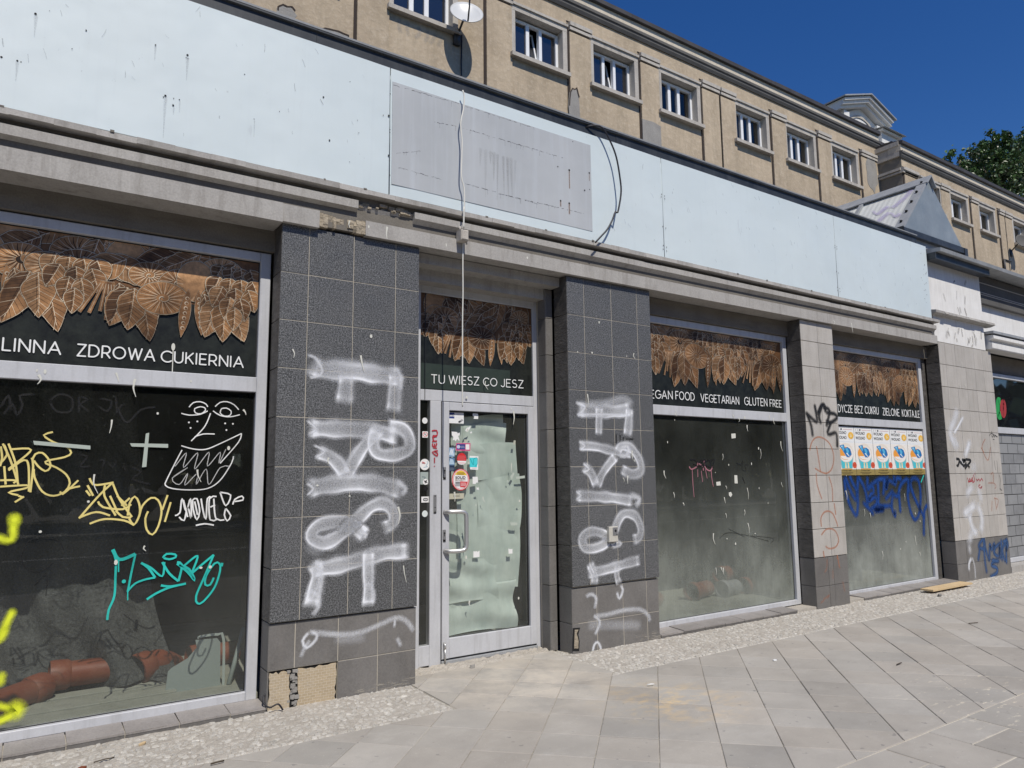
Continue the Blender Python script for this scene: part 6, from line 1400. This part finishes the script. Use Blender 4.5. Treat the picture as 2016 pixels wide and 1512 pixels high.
# cement patches and cracks where render has come away
def blot(cx, cz, rx, rz, y, parent, mat='patchcement', seed=1, crack=True):
    q = random.Random(seed); pts = [(cx+rx*math.cos(t)*q.uniform(.8, 1.15), cz+rz*math.sin(t)*q.uniform(.8, 1.15)) for t in [2*math.pi*k/16 for k in range(16)]]
    o = MB().prism(pts, y-.004, y+.02).build('bare_patch', mat, parent)
    if crack: m = MB(); ribbon(m, [(x+.02, z+.02) for x, z in pts[2:9]], .025, y-.006, 'hard', sharp=True); m.build('crack', 'joint', o)
for a, b, rx, rz, sd in ((228, 105, .16, .14, 1), (590, 250, .22, .05, 2)): x, z = at(500+a/3.6, b/3.6, UY); blot(x, z, rx, rz, UY-.002, big, seed=sd)
x, z = at(980+540/3.6, 760/3.6, UY); blot(x-.02, z-.05, .14, .42, UY-.04, big, seed=3)
x, z = at(980+1085/3.6, 950/3.6, UY); MB().prism([(x-.27, z-.6), (x+.26, z-.6), (x+.26, z+.22), (x+.05, z+.26), (x-.27, z+.24)], UY-.041, UY-.03).build('bare_patch', 'patchcement', big)
x, z = at(1456+925/3.6, 120+800/3.6, UY); blot(x, z, .28, .55, UY-.037, big, seed=5, crack=False)
m = MB(); 
for a, b in ((1100, 210), (1230, 300), (540, 190)): pass
st = Strokes(UY-.003)
for k in range(7): x = 4.6+k*.16; st.go([(x, 9.0-k*.012), (x+rnd.uniform(-.05, .05), 8.86), (x+rnd.uniform(-.1, .1), 8.72)], .10, 'soft', gain=.4)
M['spray_flake'] = paint('flaked_render', (.36, .345, .32)); st.build('flaked_paint', 'spray_flake', big)

# projecting wing to the right
wing = thing('projecting_wing', (23, 5, 0), 'projecting ochre wing of the rear building, its shaded side facing left', 'building')
WY, WX = 4.35, 19.04; WD = -.545
ww = [(20.72, .3), (21.68, .95), (23.45, .95), (25.78, .95), (27.6, .95), (29.5, .95)]
WZ0, WZ1 = 8.80, 9.52
ops = [(20.015, 21.015, WZ0-.06, WZ1+.04)]+[(x-.075, x+.945, WZ0-.06, WZ1+.04) for x, _ in ww[1:]]
openings_wall(WX+.02, 34, 3.2, 10.45, ops, WY, WY+.3).build('wall', 'render', wing)
def shade_wall():  # patchy render, darker and greyer than the front: shade put into the colour
    k = NT('shade_tinted_side_render')
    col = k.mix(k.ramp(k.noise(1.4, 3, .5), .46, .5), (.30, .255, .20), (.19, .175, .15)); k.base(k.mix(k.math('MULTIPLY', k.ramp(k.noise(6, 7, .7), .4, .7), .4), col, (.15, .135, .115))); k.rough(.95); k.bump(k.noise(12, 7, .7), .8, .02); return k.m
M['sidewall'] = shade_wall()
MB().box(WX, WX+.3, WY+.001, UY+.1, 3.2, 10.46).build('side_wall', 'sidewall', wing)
cornice_up(wing, WX-.06, 34, WY, WD)
m = MB().profile([(WY, 9.53), (WY-.06, 9.53), (WY-.06, 9.58), (WY-.09, 9.60), (WY-.09, 9.66), (WY, 9.69)], WX-.05, 19.8).box(WX-.055, WX, WY+.001, UY, 9.53, 9.58).box(WX-.085, WX, WY+.001, UY, 9.60, 9.67).box(WX-.06, WX, WY+.001, UY, 10.0, 10.14).box(WX-.03, WX, WY+.001, UY, 10.14, 10.3).box(WX-.08, WX, WY+.001, UY, 10.30, 10.42)
m.build('string_course', 'surround', wing)
MB().box(WX, 34, WY+.2, 9, 10.42, 10.52).build('roof', 'roofedge', wing)
for i, (x, w) in enumerate([(20.09, .85)]+ww[1:]):
    e = attic_window(wing, x, WY, 50+i, w=.87, z0=WZ0, z1=WZ1, light='pane2', two=True, tilted=False)
    e['label'] = ['wing window half hidden by the glazed skylight', 'first full wing window with pale peeling surround', 'second wing window', 'wing window behind the small dish', 'wing window beyond the view', 'farthest wing window'][i]
for x0, x1 in ((19.1, 19.8), (21.05, 21.56), (22.87, 23.33), (24.72, 25.08), (25.14, 25.62), (26.85, 27.4)): pilaster(wing, x0, x1, WY, z1=9.50)
MB().tube([(24.70, WY-.06, 7.5), (24.70, WY-.06, 8.05)], .03, 6).tube([(24.7, WY-.06, 8.05), (25.2, WY-.06, 8.06)], .02, 6).build('rail_stub', 'dish_dark', wing)

# white pedimented gable far behind
pe = thing('pedimented_gable', (26, 9, 0), 'white classical gable with a low pediment rising behind the roof', 'building')
PYb = 9.0
MB().prism([(24.2, 10.5), (27.0, 10.5), (27.0, 14.95), (25.75, 15.45), (24.5, 14.95)], PYb, PYb+1.2).build('wall', 'white_paint', pe)
m = MB()
def rake(p, q_, t0, t1, y):
    (x0, z0), (x1, z1) = p, q_; m.prism([(x0, z0+t0), (x1, z1+t0), (x1, z1+t1), (x0, z0+t1)], y, PYb+1.3)
for t0, t1, y in ((-.12, .0, PYb-.22), (0.0, .12, PYb-.34), (.12, .22, PYb-.42)):
    rake((24.0, 14.98), (25.75, 15.56), t0, t1, y); rake((25.75, 15.56), (27.35, 15.02), t0, t1, y)
m.build('cornice', 'white_paint', pe)
m = MB(); m.prism([(23.9, 15.20), (25.75, 15.80), (25.75, 15.85), (23.9, 15.25)], PYb-.5, PYb+1.4).prism([(25.75, 15.80), (27.45, 15.24), (27.45, 15.29), (25.75, 15.85)], PYb-.5, PYb+1.4); m.build('roof', 'zinc', pe)
m = MB(); [m.box(x, x+.45, PYb-.2, PYb, 14.5, 14.7).box(x+.05, x+.4, PYb-.15, PYb, 14.7, 14.95) for x in (24.3, 26.55)]; m.build('bracket', 'white_paint', pe)
ar = MB(); pts = ring_pts(25.7, 14.62, .75, .45, 16, 0, 180); ribbon(ar, pts, .10, PYb-.03, 'hard'); ar.build('arch_moulding', 'surround', pe)
MB().box(26.6, 27.75, PYb-.3, PYb+.8, 14.0, 14.62).box(26.5, 27.9, PYb-.42, PYb+.8, 14.62, 14.70).box(26.7, 27.5, PYb-.2, PYb+.8, 12.5, 14.0).build('side_block', 'white_paint', pe)
MB().profile([(PYb-.55, 14.705), (PYb+.8, 14.9), (PYb+.8, 14.86), (PYb-.55, 14.70)], 26.4, 28.0).build('side_roof', 'zinc', pe)

# gabled skylight on the shop roof
sk = thing('skylight', (12, 1, 4.9), 'gabled skylight with ribbed translucent slope and grey sheet metal gable end', 'skylight')
yA, yB = .6, 4.2
pA = at(1827, 353, yA); pL = at(1777, 449, yA); pR = at(1895, 489, yA)
MB().box(pL[0]+.02, pR[0]-.02, yA+.02, yB, 4.7, pL[1]+.0).build('upstand', 'zinc', sk)
def ribbed():
    k = NT('ribbed_translucent_sheet'); w = k.n.new('ShaderNodeTexWave'); w.bands_direction = 'Y'; w.inputs['Scale'].default_value = 3.2; k.l.new(k.coord(), w.inputs[0])
    col = k.mix(k.ramp(k.noise(2, 6, .6), .3, .7), (.52, .53, .50), (.66, .67, .63)); k.base(k.mix(k.math('MULTIPLY', w.outputs[1], .25), col, (.72, .73, .70))); k.rough(.3); k.bump(w.outputs[1], .22, .015); return k.m
M['ribbed'] = ribbed()
M['gable_metal'] = weathered('bluish_sheet_metal', (.19, .225, .25), (.27, .305, .325), 3, .35, 30, .1, .003, (.22, .235, .25), .4, (5, 5, .7), False, .06)
MB().add([(pL[0], yA+.02, pL[1]), (pA[0], yA+.02, pA[1]), (pA[0], yB, pA[1]), (pL[0], yB, pL[1])], [[0, 3, 2, 1]]).build('left_slope', 'ribbed', sk)
MB().add([(pR[0], yA+.02, pR[1]), (pA[0], yA+.02, pA[1]), (pA[0], yB, pA[1]), (pR[0], yB, pR[1])], [[0, 1, 2, 3]]).build('right_slope', 'ribbed', sk)
MB().prism([pL, pR, (pA[0], pA[1])], yA, yA+.015).build('gable_end', 'gable_metal', sk)
m = MB()
dv = Vector((pA[0]-pL[0], 0, pA[1]-pL[1])).normalized(); nv = Vector((-dv.z, 0, dv.x))
def batten(y0, y1, t0=0, t1=1, h=.04):
    a = Vector((pL[0], 0, pL[1])); b = Vector((pA[0], 0, pA[1])); p = a.lerp(b, t0); q_ = a.lerp(b, t1)
    vs = [(v.x, y, v.z) for y in (y0, y1) for v in (p, q_, q_+nv*h, p+nv*h)]
    m.add(vs, [[0, 1, 2, 3], [7, 6, 5, 4], [0, 4, 5, 1], [1, 5, 6, 2], [2, 6, 7, 3], [3, 7, 4, 0]])
batten(yA-.03, yA+.12); batten(yA+1.05, yA+1.12); batten(yA+2.1, yA+2.17)
rb = m.build('glazing_bar', 'zinc', sk)
m = MB()
for t in (.1, .3, .5, .7, .9):
    p = Vector((pL[0], 0, pL[1])).lerp(Vector((pA[0], 0, pA[1])), t)+nv*.045; m.box(p.x-.02, p.x+.02, yA+.03, yA+.06, p.z-.015, p.z+.02)
m.build('bolt', 'hole', rb)
m = MB(); m.prism([(pA[0]-.16, pA[1]-.10), (pA[0], pA[1]+.06), (pA[0]+.14, pA[1]-.12), (pA[0]+.13, pA[1]-.14), (pA[0], pA[1]+.03), (pA[0]-.15, pA[1]-.12)], yA-.06, yB); m.build('ridge_cap', 'zinc', sk)
MB().box(pL[0]-.05, pR[0]+.04, yA-.05, yA+.3, pL[1]-.10, pL[1]-.002).box(pR[0]-.06, pR[0]+.05, yA-.06, yA+.3, pR[1]-.28, pR[1]-.02).build('base_flashing', 'flash', sk)
st_ = MB(); q = random.Random(5)
def on_slope(t, y): p = Vector((pL[0], 0, pL[1])).lerp(Vector((pA[0], 0, pA[1])), t)+nv*.012; return (p.x, y, p.z)
def slope_stroke(pts, w):
    path = smooth_path(pts, .06); vs = []; al = []; n = 5
    for i, (t, y) in enumerate(path):
        for c, a_ in ((-1, 0), (-.5, .7), (0, .9), (.5, .7), (1, 0)): x_, y_, z_ = on_slope(t+c*w*.25, y+c*w*.4); vs.append((x_+q.uniform(0, .0003), y_, z_)); al.append(a_*.8)
    st_.add(vs, [[i*n+k, i*n+k+1, (i+1)*n+k+1, (i+1)*n+k] for i in range(len(path)-1) for k in range(n-1)], None, al)
slope_stroke([(.25, 1.2), (.45, 1.0), (.30, .85), (.35, .78)], .16); slope_stroke([(.62, 1.35), (.50, 1.25), (.62, 1.1), (.55, 1.0), (.72, .85), (.85, .8)], .16); slope_stroke([(.4, 2.2), (.55, 1.9), (.42, 1.75), (.3, 1.8)], .15); slope_stroke([(.15, 1.6), (.3, 1.5), (.2, 1.35)], .14)
M['spray_lilac'] = paint('faded_lilac_spray', (.46, .41, .60)); st_.build('graffiti', 'spray_lilac', sk)

# ================================================================== NEIGHBOURING WHITE SHOP
nb = thing('white_shop', (14, 1, 0), 'white rendered neighbouring shop beyond the beige pier, with its own cornice and barred window', 'building')
MB().box(10.56, 12.29, 0, .3, 3.83, 4.74).box(10.72, 12.29, .001, .3, 3.40, 3.78).build('wall', 'white_paint', nb)
m = MB(); q = random.Random(2); x = 10.65
while x < 12.48: w = q.uniform(.1, .25); m.profile([(-.09+q.uniform(-.01, .01), 3.80), (-.085, 3.835), (.05, 3.86), (.05, 3.78), (-.02, 3.78)], x, min(x+w, 12.48)); x += w
m.build('ledge', 'concrete', nb)
st = Strokes(-.003); qq = random.Random(6)
for k in range(26):
    x = qq.uniform(11.0, 12.2); z = qq.uniform(3.42, 3.6) if k < 18 else qq.uniform(3.85, 4.4); st.go([(x, z), (x+qq.uniform(-.05, .05), z+qq.uniform(.02, .12))], qq.uniform(.03, .09), 'soft', gain=qq.uniform(.3, .8), endfade=False)
st.build('peeling_paint', 'spray_flake', nb)
MB().box(12.291, 24, .14, .4, 3.5, 4.80).build('upper_wall', 'white_paint', nb)
m = MB().profile([(.15, 3.425), (-.06, 3.425), (-.07, 3.44), (-.07, 3.52), (-.03, 3.535), (-.03, 3.57), (-.10, 3.585), (-.10, 3.64), (.15, 3.66)], 12.36, 24)
m.build('cornice', 'white_paint', nb)
MB().box(12.32, 24, -.12, .16, 3.6605, 3.70).build('cornice_flashing', 'zinc', nb)
MB().profile([(-.22, 4.66), (-.23, 4.71), (5, 5.35), (5, 5.30), (-.05, 4.66)], 10.62, 24).build('eaves', 'zinc', nb)
MB().box(10.6, 12.285, -.16, -.02, 4.56, 4.659).build('gutter_board', 'flash', nb)
MB().profile([(.9, 4.86), (.85, 4.98), (.84, 5.12), (5, 5.75), (5, 5.1)], 12.7, 24).build('upper_roof', 'flash', nb)
MB().box(12.295, 24, .06, .13, 4.20, 4.65).build('sign_board', 'gutter', nb)
m = MB()
for z in (4.33, 4.36, 4.52): m.box(12.30, 24, .052, .0595, z, z+.012)
m.build('sign_rail', 'beige_tile', nb)
MB().box(12.455, 24, .25, .5, 3.12, 3.43).build('lintel', 'concrete_dark', nb)
nw = empty_part('shop_window', nb); nw['label'] = 'shop window with painted letters above and grey brick film below'
m = MB(); bx = lambda a, b, c, d: m.bbox(a, b, .2, .27, c, d, .004)
bx(12.46, 12.52, .1, 3.12); bx(12.521, 18, 3.05, 3.12); bx(12.521, 18, 2.14, 2.24); bx(12.521, 18, .10, .17); m.build('frame', 'alu', nw)
sheet(12.52, 18, 2.24, 3.05, .235).build('transom_pane', 'pane', nw); sheet(12.52, 18, .17, 2.14, .235).build('glass_pane', 'pane', nw)
def brickfilm():
    k = NT('grey_brick_print'); br = k.n.new('ShaderNodeTexBrick'); mp = k.n.new('ShaderNodeMapping'); k.l.new(k.tc.outputs['Object'], mp.inputs[0]); mp.inputs['Rotation'].default_value = (R(90), 0, 0)
    k.l.new(mp.outputs[0], br.inputs['Vector']); br.inputs['Scale'].default_value = 2.0; br.inputs['Mortar Size'].default_value = .014; br.inputs['Brick Width'].default_value = .75; br.inputs['Row Height'].default_value = .33
    br.inputs['Color1'].default_value = (.23, .235, .24, 1); br.inputs['Color2'].default_value = (.29, .295, .30, 1); br.inputs['Mortar'].default_value = (.02, .02, .02, 1)
    k.base(k.mix(k.math('MULTIPLY', k.ramp(k.noise(3, 6, .7), .5, .75), .6), br.outputs[0], (.13, .13, .135))); k.rough(.5); return k.m
M['brickfilm'] = brickfilm(); M['green'] = plain('dark_green_paint', (.012, .06, .035), .4)
sheet(12.75, 18, .18, 2.13, .2335).build('brick_print', 'brickfilm', nw); sheet(12.522, 12.748, .172, 2.138, .233).build('green_strip', 'green', nw)
m = Ink(.233); SY0 = SY; SY = .233
s = Ink(.2335)
def nletter(pts, c, w): s.Y -= .0001; ribbon(s.mb, tr(pts, *N6, .233), w, s.Y, 'hard', .01, col=c)
nletter([(855, 665), (825, 660), (818, 750), (830, 840), (862, 835)], (.02, .30, .07), .13); nletter([(890, 665), (868, 700), (872, 800), (895, 835), (912, 780), (905, 690), (890, 665)], (.33, .03, .03), .10)
s.mb.build('painted_letters', 'ink', nw); SY = SY0
MB().box(12.455, 18, .0, .26, -.02, .095).build('sill', 'concrete', nw)
MB().box(12.5, 24, 3.3, 3.4, 0, 4.6).box(12.46, 24, .28, 3.3, 3.44, 3.49).build('interior_wall', 'dark_room', nb)

# ================================================================== SATELLITE DISHES
def dish(loc, r, aim, label, dark=False):
    root = thing('satellite_dish', loc, label, 'satellite dish', 'satellite dishes on the rear building')
    L = Vector(loc); a = Vector(aim).normalized(); e = a.cross(Vector((0, 0, 1))).normalized(); g = e.cross(a)
    m = MB(); rings, seg = 6, 32; vs = [L-a*.10*r]
    for side in (0, 1):
        pass
    vs = []; fs = []
    for j in range(rings+1):
        for k in range(seg):
            t = j/rings; an = 2*math.pi*k/seg; p = L+(e*math.cos(an)*.94+g*math.sin(an))*r*t+a*(.20*r*(t*t-1)); vs.append(p)
    for j in range(rings):
        for k in range(seg): fs.append([j*seg+k, (j+1)*seg+k, (j+1)*seg+(k+1) % seg, j*seg+(k+1) % seg])
    n0 = len(vs); vs += [v-a*.012 for v in vs]; fs += [[i+n0 for i in f[::-1]] for f in fs]
    for k in range(seg): i = rings*seg; fs.append([i+k, i+k+n0, i+(k+1) % seg+n0, i+(k+1) % seg])
    m.add(vs, fs); m.smooth = True; m.build('reflector', 'gutter' if dark else 'galv', root)
    base = L-g*r*.92+a*.0; tip = L+a*r*1.15-g*r*.12
    MB().tube([base-a*.02, base+(tip-base)*.5-g*.03, tip], .014, 8).build('feed_arm', 'dish_dark', root)
    MB().tube([tip-(L-tip).normalized()*.05, tip+(L-tip).normalized()*.05], [.035, .028], 10).build('receiver_head', 'dish_dark', root)
    wy = UY if loc[0] < 19 else WY
    MB().tube([L-a*.24*r, L-a*.24*r+Vector((0, .10, -.03)), Vector((L.x, wy+.0, L.z-.30))], .02, 8).box(L.x-.06, L.x+.06, wy-.07, wy-.01, L.z-.42, L.z-.2).build('bracket', 'dish_dark', root)
    return root
dx, dz = at(919, 23, 4.62)
dish((dx, 4.62, dz), .30, (-.30, -.80, .42), 'white satellite dish beside the upper window, casting its shadow on the wall')
dx, dz = at(2014, 474, 3.95)
dish((dx, 3.95, dz), .24, (-.45, -.85, .3), 'dark grey satellite dish at the right edge on the wing', True)
MB().tube([(5.76, UY-.02, 9.1), (5.75, UY-.02, 8.6), (5.755, UY-.02, 7.0)], .012, 6).build('drop_cable', 'cable_black', big)

# ================================================================== TREES
def tree(name, x, y, z0, lobes, n, seed, label, leaf=.20):
    q = random.Random(seed); root = thing(name, (x, y, z0), label, 'tree', 'trees beyond the wing')
    m = MB(); zt = max(l[2]+l[5]*.4 for l in lobes)
    m.tube([(x, y, z0), (x+.1, y, z0+(zt-z0)*.4), (x, y+.1, z0+(zt-z0)*.75), (x+.1, y, zt)], [.32, .25, .15, .05], 8)
    for lx, ly, lz, *_ in lobes: m.tube([(x, y, max(z0, lz-3)), ((x+lx)/2, (y+ly)/2, lz-1.0), (lx, ly, lz+.3)], [.12, .08, .03], 6)
    m.build('trunk', 'bark', root)
    c = MB()
    tot = sum(l[3]*l[4]*l[5] for l in lobes)
    for lx, ly, lz, rx, ry, rz in lobes:
        nn = int(n*rx*ry*rz/tot); clumps = []
        for k in range(max(8, nn//60)):
            while True:
                u = Vector((q.uniform(-1, 1), q.uniform(-1, 1), q.uniform(-1, 1)))
                if .35 < u.length < 1: break
            clumps.append((u*.86, q.uniform(.06, .13), q.uniform(.6, 1.5)))
        for k in range(nn):
            u, s, v = q.choice(clumps); p = u+Vector((q.gauss(0, s), q.gauss(0, s), q.gauss(0, s*.8)))
            P = Vector((lx+p.x*rx*(1-.25*max(0, p.z)), ly+p.y*ry, lz+p.z*rz)); L = leaf*q.uniform(.6, 1.2)
            R_ = Euler((q.gauss(.5, .7), q.gauss(0, .7), q.uniform(0, 6.3))).to_matrix()
            pts = [R_@Vector(w)*L+P for w in ((-.5, 0, 0), (-.1, -.32, .04), (.5, 0, -.03), (-.1, .32, .04))]; vv = v*q.uniform(.75, 1.25)
            c.add(pts, [[0, 1, 2, 3]], (vv, vv, vv*.9))
    c.build('crown', 'leaf', root)
def tp(px, py, Y): d = at(px, py, Y); return (d[0], Y, d[1])
def lobe(px, py, Y, rx, ry, rz): return (*tp(px, py, Y), rx, ry, rz)
a = tp(1890, 345, 11); tree('maple_tree', a[0], 11, 0, [lobe(1890, 335, 11, 1.15, 1.1, 1.25), lobe(1905, 365, 11.5, 1.4, 1.2, 1.3), lobe(1875, 375, 11.5, 1.1, 1.1, 1.3)], 4200, 1, 'small green treetop just above the roof edge, left of the taller crown', .21)
a = tp(1962, 330, 11); tree('maple_tree', a[0], 11, 0, [lobe(1960, 300, 11, 1.1, 1.1, 1.6), lobe(1963, 275, 11, .75, .8, 1.0), lobe(1930, 322, 11, 1.2, 1.2, 1.6), lobe(1965, 345, 11, 1.9, 1.6, 2.0), lobe(1985, 330, 11, 1.3, 1.2, 1.6)], 9500, 2, 'tallest green maple crown rising over the wing roof', .21)
a = tp(2025, 350, 11.5); tree('maple_tree', a[0], 11.5, 0, [lobe(2012, 310, 11.5, 1.1, 1.2, 1.8), lobe(2015, 345, 11.5, 1.9, 1.6, 2.0), lobe(2035, 320, 11.5, 2.0, 1.6, 2.4), lobe(2005, 375, 11.5, 1.8, 1.6, 1.8)], 8000, 3, 'green maple cut by the right edge of the view', .21)

# ================================================================== SMALL THINGS ON THE PAVEMENT
def onp(px, py): return gnd(px, py, .012)
a, b = onp(1838, 1168), onp(1915, 1153)
d = Vector((b[0]-a[0], b[1]-a[1], 0)).normalized(); nrm = Vector((-d.y, d.x, 0))*.16; A = Vector((*a, .03)); B_ = Vector((*b, .03))
vs = [v+Vector((0, 0, h)) for h in (0, .022) for v in (A, B_, B_+nrm, A+nrm)]
tag(MB().add(vs, [[3, 2, 1, 0], [4, 5, 6, 7], [0, 1, 5, 4], [1, 2, 6, 5], [2, 3, 7, 6], [3, 0, 4, 7]]).build('wooden_board', 'wood'), 'raw wooden board lying against the sill of the right window', 'board')
def litter(name, px, py, L, W, H, ang, mat, label, cat, group=None):
    x, y = onp(px, py); c, s_ = math.cos(ang), math.sin(ang); m = MB(); q = random.Random(int(px))
    if H > W*.6: m.tube([(x-c*L/2, y-s_*L/2, .010), (x, y+q.uniform(-.1, .1)*L, .013), (x+c*L/2, y+s_*L/2, .010)], W/2, 6)
    else:
        pts = [(L/2*math.cos(t)*q.uniform(.7, 1.1), W/2*math.sin(t)*q.uniform(.7, 1.1)) for t in [2*math.pi*k/9 for k in range(9)]]
        top = [(x+a*c-b*s_, y+a*s_+b*c, .006+H*q.uniform(.6, 1.2)) for a, b in pts]; bot = [(p[0], p[1], .002) for p in top]; n = 9
        m.add(top+bot, [list(range(n)), list(range(2*n-1, n-1, -1))]+[[i, n+i, n+(i+1) % n, (i+1) % n] for i in range(n)])
    tag(m.build(name, mat), label, cat, group)
litter('cigarette_butt', 1281, 1347, .055, .009, .008, -.3, 'white', 'white cigarette end beside the ochre sand stain', 'cigarette end')
litter('paper_scrap', 1525, 1298, .05, .03, .003, .2, 'white', 'small white paper scrap on the slabs below the middle window', 'paper')
litter('twig', 428, 1500, .07, .009, .009, .1, 'bark', 'short brown twig at the bottom edge left of centre', 'twig')
litter('dry_leaf', 162, 1509, .05, .03, .004, .4, 'pipe', 'reddish dry leaf at the bottom edge below the left window', 'leaf')
litter('dry_leaf', 280, 1462, .06, .025, .006, .8, 'wood', 'ochre dry leaf on the setts against the left sill', 'leaf')
litter('twig', 205, 1495, .10, .006, .006, .15, 'bark', 'thin twig on the setts below the left window', 'twig')
litter('twig', 1916, 1226, .12, .008, .008, -.3, 'bark', 'dark twig on the far slabs at the right', 'twig')
litter('twig', 1770, 1306, .09, .008, .008, .1, 'bark', 'dark twig on the slabs near the right', 'twig')
litter('stone_chip', 1850, 1172, .06, .04, .03, .3, 'plinth', 'dark stone chip beside the wooden board', 'stone')
litter('stone_chip', 930, 1312, .05, .035, .02, .3, 'patchcement', 'grey mortar lump before the door threshold', 'stone')
for k, (px, py, L, W) in enumerate(((1257, 1497, .05, .025), (1388, 1488, .045, .02), (1285, 1487, .06, .035), (1358, 1435, .03, .012), (1685, 1414, .06, .025), (1937, 1412, .06, .03), (1550, 1322, .04, .02))):
    pass
# cut cable ends at the foot of the first pillar
tag(MB().tube(smooth_path([(1.40, .05, .10), (1.39, .02, .06), (1.42, -.02, .035), (1.47, -.03, .05), (1.50, -.04, .01)], .01), .006, 6).build('cut_cable', 'cable_black'), 'stub of cut black cable at the foot of the wide granite pillar', 'cable')

# trees across the street, seen only as dark reflections
def street_trees():
    q = random.Random(4); c = MB()
    for k in range(34):
        x0 = -22+k*4.2+q.uniform(-1, 1); y0 = -25+q.uniform(-2, 2); h = q.uniform(8, 11)
        c.box(x0-.2, x0+.2, y0-.2, y0+.2, -.1, h*.5, (.35, .25, .2))
        for j in range(330):
            u = Vector((q.gauss(0, .5), q.gauss(0, .5), q.gauss(0, .5))); P = Vector((x0+u.x*2.8, y0+u.y*2.2, h*.52+u.z*h*.42)); s = q.uniform(.8, 1.5)
            P.z = max(P.z, .6); R_ = Euler((q.uniform(0, 3), q.uniform(0, 3), q.uniform(0, 6))).to_matrix(); v = q.uniform(.5, 1.2)
            c.add([R_@Vector(w)*s+P for w in ((-.6, -.4, 0), (.6, -.4, 0), (.6, .4, 0), (-.6, .4, 0))], [[0, 1, 2, 3]], (v, v, v))
    return c
tag(street_trees().build('street_trees', 'leaf'), 'dark mass of trees across the street', 'trees', kind='stuff')
